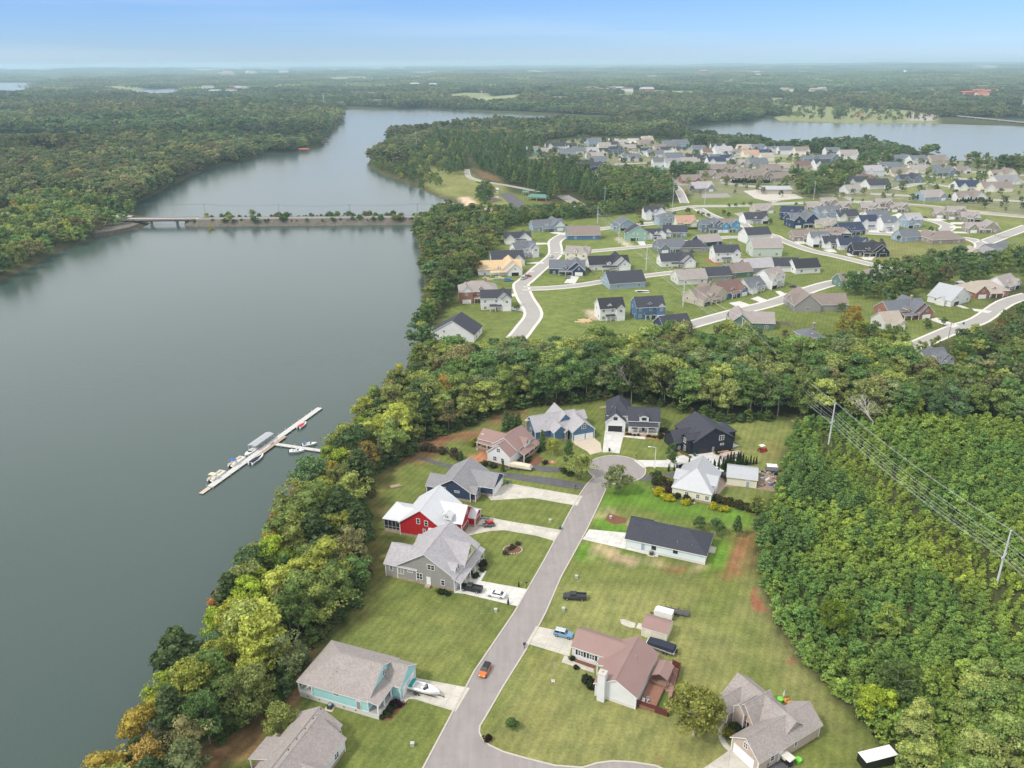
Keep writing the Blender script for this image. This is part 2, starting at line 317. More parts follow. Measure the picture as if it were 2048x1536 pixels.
# near lawns
paint([(425,1540),(470,1478),(560,1400),(605,1315),(690,1245),(715,1200),(722,1100),(735,960),(830,922),(850,880),(900,862),(960,848),(990,822),(1060,812),(1180,806),(1215,798),
 (1330,815),(1400,836),(1600,842),(1590,880),(1562,905),(1560,950),(1520,1040),(1508,1130),(1540,1240),(1580,1320),(1640,1372),(1700,1432),(1760,1492),(1830,1560),(2000,1900),(100,1900)], LAWN, 2.5, 1, rag=2)
paint([(1120,1180),(1350,1160),(1500,1300),(1480,1400),(1600,1480),(1500,1700),(950,1700),(1000,1400)], LAWN2, 14, .75, rag=7)
paint([(1470,850),(1590,845),(1560,930),(1480,1000),(1440,960)], LAWN2, 8, .5)
paint([(700,1290),(1000,1190),(930,1400),(870,1370)], LAWN2, 10, .25, rag=5)
paint([(1010,1420),(1300,1440),(1380,1536),(1050,1520)], LAWN2, 10, .5, rag=6)
paint([(1480,1100),(1560,1250),(1650,1380),(1760,1500),(1740,1530),(1600,1420),(1500,1300)], DRY, 10, .35, rag=5)
# red/brown soil at the wood edge and around
for p in ([(300,1560),(420,1490),(520,1440),(560,1370),(610,1300),(640,1300),(590,1370),(540,1460),(440,1560)], [(800,925),(850,885),(905,868),(960,855),(985,865),(900,890),(850,930)],
          [(975,850),(1010,820),(1060,815),(1060,830),(1010,850)], [(560,1530),(600,1300),(640,1290),(620,1350)]):
    paint(p, BRN*.9+RED*.2, 3, .8, rag=3)
paint([(720,1240),(735,960),(800,925),(770,1000),(760,1150)], BRN*.6, 5, .5, rag=3)
paint([(1450,1088),(1500,1070),(1508,1090),(1490,1150),(1450,1152),(1430,1130)], RED*.9+LAWN*.2, 6, .85, rag=2)
paint([(1497,1185),(1512,1180),(1530,1210),(1533,1222),(1515,1224),(1500,1205)], RED, 1, .95, rag=1)
paint([(1520,895),(1560,885),(1560,910),(1540,925)], RED*.7+LAWN*.5, 4, .3)
paint([(1570,1312),(1585,1318),(1590,1330),(1575,1322)], RED, 1, .8, rag=1)
for q in ((980,1486,5),(1320,1516,6),(1505,1528,4),(1560,883,4)): paint([(q[0]-q[2],q[1]),(q[0],q[1]-q[2]*.7),(q[0]+q[2],q[1]),(q[0],q[1]+q[2]*.7)], RED, .8, .8)
# fresh seeded strips and straw round the new house
paint([(1213,970),(1290,962),(1345,1000),(1480,1025),(1500,1040),(1430,1048),(1330,1030),(1220,1012),(1205,1000)], BRIGHT, 7, .8, rag=3)
paint([(1185,1068),(1195,1025),(1265,1045),(1260,1064),(1225,1080)], BRIGHT, 2, .85, rag=3)
paint([(1190,1030),(1230,1022),(1262,1040),(1250,1050)], TANB, 3, .6, rag=3)
paint([(1150,1115),(1165,1085),(1250,1100),(1400,1138),(1430,1120),(1450,1100),(1440,1135),(1330,1125)], BRIGHT, 4, .8, rag=3)
paint([(1165,1087),(1205,1095),(1250,1110),(1330,1122),(1400,1132),(1390,1142),(1290,1128),(1180,1108)], TANB, 2.5, .85, rag=2.5)
paint([(1330,1128),(1370,1138),(1368,1145),(1320,1135)], RED, 2, .7, rag=2)
paint([(1420,1095),(1455,1075),(1470,1090),(1440,1110)], BRIGHT, 3, .6, rag=3)
paint([(1250,1040),(1300,1045),(1300,1052),(1252,1050)], TANB, 1.5, .8)
# yards round the cul-de-sac
paint([(cM(60,430)),(cM(350,290)),(cM(1000,300)),(cM(940,340)),(cM(500,360)),(cM(240,470))], RED*.8, 3, .7, rag=2)
paint([cM(0,580),cM(130,560),cM(260,640),cM(0,640)], RED*.6, 2, .6, rag=2)
paint([cM(700,700),cM(920,600),cM(1080,590),cM(1085,740),cM(900,750)], (.42,.20,.11), 1, .9, rag=1)
paint([(1360,905),(1395,930),(1420,915),(1400,905)], LAWN, 2)
# the estate beyond the trees
paint([(860,690),(905,610),(930,560),(985,470),(1040,440),(1290,425),(1330,412),(1400,395),(1500,380),(1700,385),(1900,400),(2060,430),(2060,560),(1900,600),(1980,640),(1840,700),
 (1700,720),(1560,700),(1490,690),(1380,672),(1230,680),(1100,690),(1000,700)], FARG*.62+LAWN*.38, 10, .95, rag=4)
for p in ([(1060,590),(1330,552),(1360,620),(1290,660),(1075,665)], [(1120,500),(1310,480),(1340,540),(1170,500)], [(1120,475),(1230,455),(1300,480),(1150,500)], [(1330,560),(1400,600),(1430,640),(1330,640)],
          [(1060,565),(1110,550),(1140,562),(1075,575)], [(1330,520),(1350,550),(1290,560),(1200,560)]):
    paint(p, FARG, 8, .85, rag=4)
paint([(1640,470),(1780,480),(1960,480),(1900,520),(1790,540),(1690,520)], DRY*.4+LAWN*.6, 10, .8, rag=6)
paint([(1640,530),(1770,540),(1700,560),(1640,575)], LAWN, 6, .9)
paint([(1840,600),(1970,590),(2000,640),(1900,670),(1800,640)], LAWN*.95, 6, .9)
paint([(1560,640),(1640,620),(1700,640),(1640,700),(1560,690)], LAWN*.9, 6, .9)
paint(c1(1350,905) and [c1(1345,905),c1(1470,905),c1(1500,975),c1(1395,985)], (.42,.37,.26), 2, .95)
paint([c1(1580,305),c1(1640,305),c1(1750,380),c1(1690,382)], (.42,.39,.28), 1.5, .95)
paint([c1(900,760),c1(940,800),c1(1000,940),c1(930,1040),c1(900,1050),c1(960,950),c1(930,850)], RED*.8, 3, .6, rag=2)
paint([c2(1110,520),c2(1180,500),c2(1250,570),c2(1180,570)], RED, 4, .9, rag=3)
paint([c2(1380,520),c2(1450,510),c2(1470,560),c2(1350,570)], RED, 4, .8, rag=3)
# village on the rise, mostly drives, streets and small lawns
paint([(1055,315),(1075,290),(1170,275),(1300,280),(1400,290),(1560,300),(1700,308),(1760,315),(1960,325),(2080,345),(2080,440),(1900,405),(1700,400),(1640,395),(1400,400),(1340,372),(1240,350),(1170,350)], LAWN*.7+np.array((.30,.28,.25))*.3, 8, .95, rag=6)
paint([c4(870,320),c4(1150,310),c4(1180,350),c4(980,385),c4(880,360)], FARG*.9, 6, .8)
paint([c4(1470,600),c4(1880,590),c4(1980,640),c4(1500,660)], FARG*.9, 6, .9)
paint([c4(1550,690),c4(1990,680),c4(1970,710),c4(1600,730)], LAWN, 6, .9)
for p in ([c5(350,215),c5(500,220),c5(480,270),c5(360,265)], [c5(1250,420),c5(1600,430),c5(1900,500),c5(1500,500),c5(1200,460)], [c5(1380,360),c5(1620,375),c5(1500,410),c5(1350,400)], [c5(1620,340),c5(1850,345),c5(1800,370)],
          [c5(1250,555),c5(1500,590),c5(1400,640),c5(1240,600)], [c5(1780,610),c5(2048,640),c5(2048,700),c5(1830,660)]):
    paint(p, LAWN2*.6+FARG*.4, 6, .9)
# park, beach, fields
paint([c7(270,680),c7(430,690),c7(560,760),c7(800,790),c7(900,860),c7(1060,890),c7(1080,960),c7(1250,1060),c7(900,1070),c7(800,1000),c7(640,950),c7(500,890),c7(560,830),c7(430,760),c7(300,740)], LAWN2*.8+LAWN*.2, 10, .95)
paint([c7(1030,930),c7(1230,960),c7(1380,1030),c7(1230,1060)], LAWN, 8, .9)
paint([c7(1240,960),c7(1330,980),c7(1420,1050),c7(1330,1040)], BRN, 8, .8)
paint([c7(830,770),c7(1030,830),c7(1040,870),c7(900,840)], BRN*1.2, 8, .8)
paint([c7(735,968),c7(810,968),c7(875,1015),c7(790,1030)], (.55,.43,.32), 4, 1)
paint([c7(800,330),c7(1000,290),c7(1200,275),c7(1210,320),c7(1080,365),c7(870,372)], FIELD, 40, 1)
paint([c7(1260,262),c7(1350,262),c7(1330,290),c7(1270,290)], FIELD, 30, 1)
paint([c7(1810,285),c7(1930,275),c7(1950,310),c7(1830,312)], FIELD, 30, 1)
paint([c8(560,300),c8(680,270),c8(1000,285),c8(1400,300),c8(1560,330),c8(1580,372),c8(1100,368),c8(700,355),c8(640,345),c8(780,322)], FIELD*.9, 20, 1)
paint([c8(590,285),c8(660,280),c8(650,312),c8(580,308)], TANB, 12, .9)
paint([c8(1400,325),c8(1580,325),c8(1560,360),c8(1420,360)], (.35,.33,.31), 12, .9)
paint([c8(1950,290),c8(2048,288),c8(2048,312),c8(1960,315)], FIELD, 20, 1)
paint([c8(1300,250),c8(1390,250),c8(1390,272),c8(1290,280)], FIELD, 20, .8)
paint([(-60,425),(40,428),(30,450),(-60,470)], LAWN2, 8, 1)
paint([cW(200,600),cW(420,598),cW(390,640),cW(210,640)], FIELD, 15, 1)
paint([cW(-100,520),cW(40,520),cW(50,585),cW(-100,590)], FIELD*.8, 15, 1)
paint([cW(560,990),cW(640,970),cW(810,985),cW(800,1000),cW(560,1035)], (.33,.28,.22), 4, 1)
paint([cW(430,910),cW(560,915),cW(760,940),cW(700,975),cW(600,960),cW(450,940)], LAWN2*.8, 5, .8)
rng = random.Random(5)
RCLR = []
for k in range(120):            # distant clearings
    px = rng.uniform(-100, 2150); py = rng.uniform(136, 205); wd = rng.uniform(14, 60); ht = rng.uniform(.8, 2.4)*(py-120)/40
    if lake_sd(np.array([G(px, py).x]), np.array([G(px, py).y]))[0] < 60: continue
    q_ = [(px-wd, py), (px-wd*.3, py-ht), (px+wd*.8, py-ht*.7), (px+wd, py+ht*.4+3), (px, py+ht+3)]; RCLR.append(q_); paint(q_, FIELD*rng.uniform(.8, 1.2), 30, .9)
# bank soil along the waterline
f = np.clip(1-np.abs(SD-2.5)/4, 0, 1)*np.clip(1-(RR-900)/500, 0, 1); Cg = Cg*(1-.5*f[..., None])+np.array((.11,.09,.06))*.5*f[..., None]
me = bpy.data.meshes.new('ground')
n_r = nr+1; ids = np.arange(n_r*na).reshape(n_r, na)
quads = np.stack([ids[:-1, :-1], ids[:-1, 1:], ids[1:, 1:], ids[1:, :-1]], -1).reshape(-1, 4)
me.vertices.add(n_r*na); me.vertices.foreach_set('co', np.stack([X, Y, Z], -1).reshape(-1))
me.loops.add(quads.size); me.loops.foreach_set('vertex_index', quads.reshape(-1)[::1])
me.polygons.add(len(quads)); me.polygons.foreach_set('loop_start', np.arange(0, quads.size, 4)); me.polygons.foreach_set('loop_total', np.full(len(quads), 4))
me.update(); me.validate()
at = me.attributes.new('land', 'FLOAT_COLOR', 'POINT'); at.data.foreach_set('color', np.concatenate([Cg, np.ones(X.shape+(1,))], -1).reshape(-1))
me.polygons.foreach_set('use_smooth', np.ones(len(quads), bool))
gm = bpy.data.materials.new('ground_cover'); gm.use_nodes = True; t = gm.node_tree; b = t.nodes['Principled BSDF']; b.inputs['Roughness'].default_value = .95; b.inputs['Specular IOR Level'].default_value = .1
a = t.nodes.new('ShaderNodeAttribute'); a.attribute_name = 'land'; g = t.nodes.new('ShaderNodeNewGeometry'); cur = a.outputs['Color']
def nlayer(scale, lo, hi, detail=4, vec=None):
    n = t.nodes.new('ShaderNodeTexNoise'); n.inputs['Scale'].default_value = scale; n.inputs['Detail'].default_value = detail; n.inputs['Roughness'].default_value = .6
    t.links.new(vec or g.outputs['Position'], n.inputs['Vector']); r = t.nodes.new('ShaderNodeMapRange'); r.inputs['From Min'].default_value = .3; r.inputs['From Max'].default_value = .7
    r.inputs['To Min'].default_value = lo; r.inputs['To Max'].default_value = hi; t.links.new(n.outputs['Fac'], r.inputs['Value']); return r.outputs['Result']
for args in ((.035, .86, 1.14), (.22, .80, 1.2, 6), (1.6, .78, 1.22, 6)):
    v = t.nodes.new('ShaderNodeVectorMath'); v.operation = 'SCALE'; t.links.new(cur, v.inputs[0]); t.links.new(nlayer(*args), v.inputs['Scale']); cur = v.outputs['Vector']
# straw-coloured thin patches in the grass
mxn = t.nodes.new('ShaderNodeMix'); mxn.data_type = 'RGBA'; mxn.blend_type = 'MULTIPLY'; mxn.inputs['B'].default_value = (1.45, 1.18, 1.15, 1)
t.links.new(nlayer(.11, 0, .55, 7), mxn.inputs['Factor']); t.links.new(cur, mxn.inputs['A']); cur = mxn.outputs['Result']
# mowing lines
mpn = t.nodes.new('ShaderNodeMapping'); mpn.inputs['Rotation'].default_value = (0, 0, math.radians(24)); t.links.new(g.outputs['Position'], mpn.inputs['Vector'])
wv = t.nodes.new('ShaderNodeTexWave'); wv.inputs['Scale'].default_value = .16; wv.inputs['Distortion'].default_value = 1.2; wv.inputs['Detail'].default_value = 2; wv.inputs['Detail Scale'].default_value = .3
t.links.new(mpn.outputs['Vector'], wv.inputs['Vector']); r = t.nodes.new('ShaderNodeMapRange'); r.inputs['To Min'].default_value = .93; r.inputs['To Max'].default_value = 1.07
t.links.new(wv.outputs['Fac'], r.inputs['Value']); v = t.nodes.new('ShaderNodeVectorMath'); v.operation = 'SCALE'; t.links.new(cur, v.inputs[0]); t.links.new(r.outputs['Result'], v.inputs['Scale'])
t.links.new(v.outputs['Vector'], b.inputs['Base Color'])
bu = t.nodes.new('ShaderNodeBump'); bu.inputs['Strength'].default_value = .35; bu.inputs['Distance'].default_value = .25; t.links.new(nlayer(2.2, 0, 1, 5), bu.inputs['Height']); t.links.new(bu.outputs['Normal'], b.inputs['Normal'])
me.materials.append(gm); tag(link('ground', me), kind='structure')
# water
wm = bpy.data.materials.new('lake_water'); wm.use_nodes = True; t = wm.node_tree; b = t.nodes['Principled BSDF']
b.inputs['IOR'].default_value = 1.33; b.inputs['Roughness'].default_value = .2; b.inputs['Specular IOR Level'].default_value = .68
g = t.nodes.new('ShaderNodeNewGeometry'); 
n = t.nodes.new('ShaderNodeTexNoise'); n.inputs['Scale'].default_value = .012; n.inputs['Detail'].default_value = 4; t.links.new(g.outputs['Position'], n.inputs['Vector'])
x = t.nodes.new('ShaderNodeMix'); x.data_type = 'RGBA'; x.inputs['A'].default_value = (.040,.066,.056,1); x.inputs['B'].default_value = (.056,.083,.073,1)
t.links.new(n.outputs['Fac'], x.inputs['Factor']); t.links.new(x.outputs['Result'], b.inputs['Base Color'])
mpn = t.nodes.new('ShaderNodeMapping'); mpn.inputs['Scale'].default_value = (1, .45, 1); mpn.inputs['Rotation'].default_value = (0, 0, .5); t.links.new(g.outputs['Position'], mpn.inputs['Vector'])
n1 = t.nodes.new('ShaderNodeTexNoise'); n1.inputs['Scale'].default_value = 1.3; n1.inputs['Detail'].default_value = 5; t.links.new(mpn.outputs['Vector'], n1.inputs['Vector'])
bu = t.nodes.new('ShaderNodeBump'); bu.inputs['Strength'].default_value = .5; bu.inputs['Distance'].default_value = .12
t.links.new(n1.outputs['Fac'], bu.inputs['Height']); t.links.new(bu.outputs['Normal'], b.inputs['Normal'])
ww = MB(); ww.add([(-14000, -2000, WZ), (14000, -2000, WZ), (14000, 16000, WZ), (-14000, 16000, WZ)], [(0, 1, 2, 3)])
tag(ww.build('lake_water', wm), kind='structure')

# ------------------------------------------------------------------ roads, drives, kerbs
def smooth_line(P, n=4):
    if len(P) < 3: return P
    out = []
    for i in range(len(P)-1):
        p0 = P[max(i-1, 0)]; p1 = P[i]; p2 = P[i+1]; p3 = P[min(i+2, len(P)-1)]
        for k in range(n):
            s = k/n; out.append(.5*((2*p1)+(p2-p0)*s+(2*p0-5*p1+4*p2-p3)*s*s+(3*p1-p0-3*p2+p3)*s*s*s))
    return out+[P[-1]]
def offset(P, w):
    L = []; R = []
    for i, p in enumerate(P):
        d = (P[min(i+1, len(P)-1)]-P[max(i-1, 0)]); d.z = 0; d.normalize(); nrm = Vector((-d.y, d.x, 0)); L.append(p+nrm*w); R.append(p-nrm*w)
    return L, R
ROADS = []
def road(name, px, wid, m, c=c0, z=.03, kerb=None, kw=.35, kz=.13):
    P = smooth_line(GP(px, c)); ROADS.append(([(p.x, p.y) for p in P], wid/2))
    L, R = offset(P, wid/2); mb = MB(); n = len(P)
    mb.add([(p.x, p.y, z) for p in L]+[(p.x, p.y, z) for p in R], [(i, i+1, n+i+1, n+i) for i in range(n-1)])
    o = mb.build(name, m); tag(o, kind='structure')
    if kerb:
        kb = MB()
        for s in (1, -1):
            A, _ = offset(P, s*wid/2); Bq, _ = offset(P, s*(wid/2+kw))
            for i in range(n-1):
                V = [(q.x, q.y, zz) for zz in (-.2, kz) for q in (A[i], A[i+1], Bq[i+1], Bq[i])]
                kb.add(V, [(4, 5, 6, 7), (0, 1, 5, 4), (2, 3, 7, 6)])
        tag(kb.build('kerb', kerb), kind='structure')
    return o
def slab(name, pts, m, c=c0, z=.05, th=.3):
    P = GP(pts, c); mb = MB()
    n = len(P); mb.add([(p.x, p.y, z) for p in P]+[(p.x, p.y, z-th) for p in P], [tuple(range(n))]+[(k, (k+1) % n, n+(k+1) % n, n+k) for k in range(n)])
    o = link(name, mesh_from(name, mb.v, mb.f, m)); tag(o, kind='structure'); return o
KERB = mat('kerb_concrete', (.46,.42,.37), .85, 0, .1, 1)
# the near street as one outline: straight, bulb and the junction at the bottom
def arc(cx, cy, r, a0, a1, n=24): return [Vector((cx+r*math.cos(math.radians(a0+(a1-a0)*k/n)), cy+r*math.sin(math.radians(a0+(a1-a0)*k/n)), 0)) for k in range(n+1)]
le = [G(848,1536), G(950,1343), G(1030,1225), G(1090,1120), G(1135,1035), G(1155,998), G(1172,972)]
re_ = [G(1212,975), G(1201,1000), G(1172,1060), G(1120,1155), G(1090,1225), G(1050,1300), G(1005,1372), G(968,1436)]
bc = G(1233, 938); br = 9.4
a_l = math.degrees(math.atan2(le[-1].y-bc.y, le[-1].x-bc.x)); a_r = math.degrees(math.atan2(re_[0].y-bc.y, re_[0].x-bc.x))
bulb = arc(bc.x, bc.y, br, a_l % 360-12, (a_r % 360)-360+14, 40)
jn = [G(958,1452), G(957,1466), G(964,1480), G(978,1492), G(1005,1505), G(1050,1518), G(1110,1533), G(1165,1537), G(1195,1528), G(1225,1524), G(1265,1526), G(1310,1533), G(1350,1550), G(1420,1620), G(1420,1760), G(700,1760), G(735,1760)]
out = le+bulb+re_+jn
mb = MB(); mb.add([(p.x, p.y, .03) for p in out], [tuple(range(len(out)))])
tag(link('street', mesh_from('street', mb.v, mb.f, ASPH)), kind='structure')
kb = MB()
def kerb_strip(P, wd, closed=False):
    L, R = offset(P, wd)
    for i in range(len(P)-1):
        V = [(q.x, q.y, zz) for zz in (-.2, .13) for q in (P[i], P[i+1], L[i+1], L[i])]; kb.add(V, [(4, 5, 6, 7), (0, 1, 5, 4), (2, 3, 7, 6)])
for seg in ([G(735,1760)]+le+bulb+re_+jn[:13],): kerb_strip(seg, .35)
tag(link('kerb', mesh_from('kerb', kb.v, kb.f, KERB)), kind='structure')
# drives of the near houses
slab('driveway', [(210,845),(340,780),(775,855),(745,912),(480,865),(240,880)], CONC, cA, .055)
slab('driveway', [(690,800),(715,745),(760,700),(870,725),(960,742),(1300,800),(1258,868),(1150,835),(950,800),(860,805),(700,838)], CONC, cB, .055)
slab('driveway', [(640,1185),(660,1140),(715,1105),(740,1045),(840,1050),(805,1112),(1090,1163),(1030,1268),(700,1190)], CONCW, cB, .055)
slab('driveway', [(1075,790),(1190,705),(1180,690),(1240,598),(1580,662),(1497,800),(1260,728),(1222,725),(1195,750),(1130,755)], CONC, cC, .055)
slab('driveway', [cE(700,620),cE(925,565),cE(945,545),cE(1000,605),cE(1095,680),cE(1112,790),cE(960,830),cE(930,790),cE(770,700)], mat('concrete_tan', (.50,.43,.34), .85, 0, .1, .5), c0, .056)
slab('driveway', [cE(1150,525),cE(1410,545),cE(1380,620),cE(1335,812),cE(1230,797),cE(1120,800)], CONCW, c0, .055)
slab('footpath', [cE(1380,600),cE(1400,585),cE(1670,600),cE(1665,632)], CONCW, c0, .058)
slab('driveway', [cA(1075,645),cA(1260,645),cA(1340,620),cA(1430,608),cA(1510,600),cA(1640,540),cA(1695,560),cA(1640,575),cA(1700,640),cA(1600,665),cA(1530,690),cA(1400,690),cA(1160,683),cA(1130,690)], CONCW, c0, .056)
slab('driveway', [cA(1120,742),cA(1320,715),cA(1320,755),cA(1200,770),cA(1110,764)], ASPHD, c0, .05)
slab('driveway', [cA(815,1050),cA(1030,1070),cA(1025,1165),cA(775,1108)], CONCW, c0, .055)
slab('footpath', [cA(1025,1165),cA(1040,1148),cA(1220,1200),cA(1215,1212)], CONCW, c0, .045)
slab('driveway', [cM(-10,655),cM(0,700),cM(450,840),cM(2300,1150),cM(2560,1165),cM(2620,1090),cM(2060,990),cM(1300,905),cM(520,790)], ASPHD, c0, .05)
slab('driveway', [cM(1500,740),cM(1560,720),cM(1720,790),cM(2048,815),cM(2500,860),cM(2500,905),cM(2000,900),cM(1730,860),cM(1560,780)], ASPHD, c0, .052)
slab('driveway', [cD(185,390),cD(375,430),cD(370,480),cD(355,545),cD(135,478)], CONC, c0, .055)
slab('footpath', [cK(20,830),cK(60,740),cK(110,760),cK(115,800),cK(450,920),cK(450,975)], CONC, c0, .06)
slab('driveway', [cL(-40,1060),cL(290,830),cL(350,815),cL(560,1000),cL(560,1200),cL(-60,1200)], CONC, c0, .055)
pth = [cL(300,830), cL(255,790), cL(215,720), cL(210,650), cL(235,600), cL(290,575)]
ROADS_N = len(ROADS); road('footpath', pth, 1.2, CONC, z=.05)
slab('patio', [cA(1525,760),cA(1620,740),cA(1620,790),cA(1560,860)], mat('paving', (.42,.33,.27), .85, 0, .2, 2), c0, .04)
slab('patio', [cL(770,380),cL(940,430),cL(885,470),cL(760,400)], CONCW, c0, .05)
slab('mulch_bed', [cH(1160,1080),cH(1270,925),cH(1430,945),cH(1510,890),cH(1480,960),cH(1400,1030),cH(1300,1150),cH(1170,1170)], MULCH, c0, .035)
slab('mulch_bed', [cM(1560,790)[:2],cM(1760,790),cM(1850,800),cM(1940,680),cM(1860,640),cM(1700,740)], MULCH, c0, .03)
slab('mulch_bed', [cE(1395,580),cE(1400,540),cE(1480,545),cE(1490,570),cE(1830,590),cE(1900,520),cE(1945,495),cE(1940,560),cE(1880,600),cE(1880,640),cE(1700,625)], mat('orange_mulch', (.36,.16,.075), .95, 0, .3, 2), c0, .03)
slab('mulch_bed', [cF(300,650),cF(340,630),cF(520,700),cF(530,760),cF(470,765),cF(330,690)], mat('bed_mulch', (.34,.22,.14), .95, 0, .3, 2), c0, .03)
slab('mulch_bed', [cF(790,640),cF(1040,575),cF(1120,640),cF(1100,690),cF(900,715),cF(830,690)], mat('bed_mulch', ), c0, .062)
slab('mulch_bed', [cA(905,995),cA(930,955),cA(1035,985),cA(1030,1010),cA(960,1020)], MULCH, c0, .03)
slab('mulch_bed', [cK(130,770),cK(170,765),cK(500,880),cK(450,915),cK(120,800)], MULCH, c0, .035)
slab('mulch_bed', [cN(1330,1100),cN(1350,1040),cN(1440,1040),cN(1450,1080),cN(1380,1150)], MULCH, c0, .03)
slab('mulch_bed', [cN(1190,1190),cN(1320,1220),cN(1310,1270),cN(1200,1255)], MULCH, c0, .06)
slab('mulch_bed', [cA(1590,800),cA(1640,790),cA(1900,830),cA(1910,740),cA(1830,700),cA(1800,800)], mat('bare_yard', (.26,.19,.14), .95, 0, .35, 2), c0, .028)
slab('mulch_bed', [cA(1200,760),cA(1300,770),cA(1305,870),cA(1260,860),cA(1180,830)], mat('dark_bed', (.12,.085,.055), .95, 0, .3, 2), c0, .03)
slab('gravel_patch', [cK(800,260),cK(850,255),cK(1010,310),cK(1000,370),cK(940,370),cK(820,320)], CONC, c0, .03)
slab('deck_yard', [cK(1010,1330),cK(1180,900),cK(1290,760),cK(1600,870),cK(1460,1480)], mat('yard_brick', (.36,.22,.17), .95, 0, .35, 2), c0, .04)
slab('lawn', [cK(1270,1440),cK(1370,1210),cK(1450,1230),cK(1440,1400),cK(1400,1470)], mat('yard_grass', (.11,.16,.035), .95, 0, .3, 2), c0, .06)
# estate and village streets
PALE = mat('street_pale', (.34,.32,.30), .9, 0, .08, .1); KP = mat('kerb_pale', (.60,.57,.52), .85, 0, .06, .3)
def street(px, wid=6.6, c=c0, k=1.3, m=None, z=.04): road('street', px, wid, m or PALE, c, z, KP, k, .14)
street([(1020,682),(1033,676),(1050,655),(1067,627),(1050,595),(1042,571),(1052,561),(1079,537),(1108,512),(1111,498),(1110,483),(1128,471),(1140,467),(1191,459),(1238,454),(1328,445)], 7.5, k=1.6)
street([(1046,577),(1085,577),(1157,571),(1221,561),(1340,546),(1400,541)], 6, z=.05)
street([(1112,508),(1130,506),(1167,504),(1255,496),(1318,490),(1400,481),(1450,475),(1494,474),(1545,470)], 6, z=.05)
street([(1479,442),(1506,461),(1545,471),(1563,480),(1621,501),(1680,514),(1782,539)], 7, z=.06)
street([(1250,690),(1320,668),(1384,649),(1482,622),(1548,605),(1646,571),(1729,554),(1792,541),(1863,527),(1940,510),(1963,497),(1960,486),(1931,477),(1865,473),(1792,469),(1733,466),(1640,462)], 7.5, k=1.6, z=.07)
street([(1335,422),(1389,413),(1482,412),(1548,408),(1640,405),(1740,404),(1817,409),(1875,414),(1939,424),(2048,434),(2120,442)], 8, z=.05)
street([(1396,417),(1421,431),(1452,441),(1479,442)], 8, z=.08)
street([(1291,447),(1321,445),(1380,443),(1452,441)], 6, z=.09)
street([(1795,436),(1853,439),(1890,449),(1895,456),(1878,463),(1841,464)], 9, z=.05)
street([(1963,488),(2000,474),(2060,452)], 9, z=.1)
street([(1800,706),(1851,683),(1914,656),(1960,640),(2010,606),(2060,590)], 7, z=.05)
street([c7(800,780),c7(812,830),c7(900,862),c7(1060,888),c7(1300,935)], 6, k=.3)
street([c7(1450,960),c7(1540,1010),c7(1610,1060)], 12, k=.3, m=ASPH)
slab('parking_lot', [c7(1015,945),c7(1100,942),c7(1235,1055),c7(1135,1065)], ASPHD, c0, .04)
for px_, cc in (([(780,330),(870,320),(1150,310)], c4), ([(980,385),(1110,375),(1280,400)], c4), ([(500,210),(700,230),(900,215),(1030,245)], c4), ([(640,118),(850,125),(1050,120)], c4), ([(1410,235),(1620,250),(1900,265)], c4),
                ([(340,210),(480,214),(590,205),(700,212)], c5), ([(200,260),(480,265),(620,300),(700,320)], c5), ([(920,300),(1060,330),(1380,350),(1700,372),(2048,388)], c5), ([(1000,470),(1200,480),(1600,500),(2048,522)], c5),
                ([(1160,440),(1350,400),(1600,430)], c5), ([(1690,320),(1860,330),(2048,345)], c5), ([(1240,470),(1330,520),(1390,640)], c4), ([(1690,470),(1900,500),(2048,505)], c4), ([(600,400),(640,350),(700,320)], c5)):
    street(px_, 7, cc, 1.0)
slab('parking_lot', [c4(730,112),c4(1060,110),c4(1030,150),c4(930,150)], CONC, c0, .04)
slab('parking_lot', [c4(1240,445),c4(1480,455),c4(1480,490),c4(1330,500),c4(1240,485)], ASPH, c0, .05)
slab('parking_lot', [c4(1530,565),c4(1740,560),c4(1770,590),c4(1530,600)], ASPH, c0, .05)
slab('parking_lot', [c5(130,450),c5(250,440),c5(470,465),c5(545,500),c5(390,515),c5(340,530),c5(210,500)], CONC, c0, .05)
slab('parking_lot', [c5(760,480),c5(860,490),c5(930,540)], PALE, c0, .04)
slab('parking_lot', [c2(1340,150),c2(1440,140),c2(1500,180),c2(1420,195)], PALE, c0, .06)
# drives of the estate houses: short pale slabs from street to garage
def quad(c, x0, y0, x1, y1, x2, y2, x3, y3): slab('driveway', [c(x0,y0),c(x1,y1),c(x2,y2),c(x3,y3)], CONCW, c0, .06)
for a_ in ((1225,620,1305,630,1270,685,1180,680),(610,885,700,890,850,915,840,870),(700,770,790,765,800,790,720,790),(900,350,1060,352,1070,362,910,368),(1100,260,1230,275,1190,290,1060,270),(870,515,1000,505,1020,520,880,522),
           (1930,980,2010,975,2060,1030,1950,1030),(880,580,940,580,930,590,880,590),(1755,745,1880,748,1880,760,1790,760)): quad(c1, *a_)
for a_ in ((550,380,610,378,620,410,570,410),(680,360,740,358,745,385,700,388),(1300,885,1390,870,1480,900,1380,925),(1480,850,1540,830,1640,870,1560,880),(1680,790,1720,785,1810,830,1740,840),(1840,770,1870,752,1960,770,1900,790),
           (530,780,640,780,655,795,560,800),(1480,430,1640,430,1600,300,1500,300)): 
    if a_[0] != 1480 or a_[1] != 430: quad(c2, *a_)
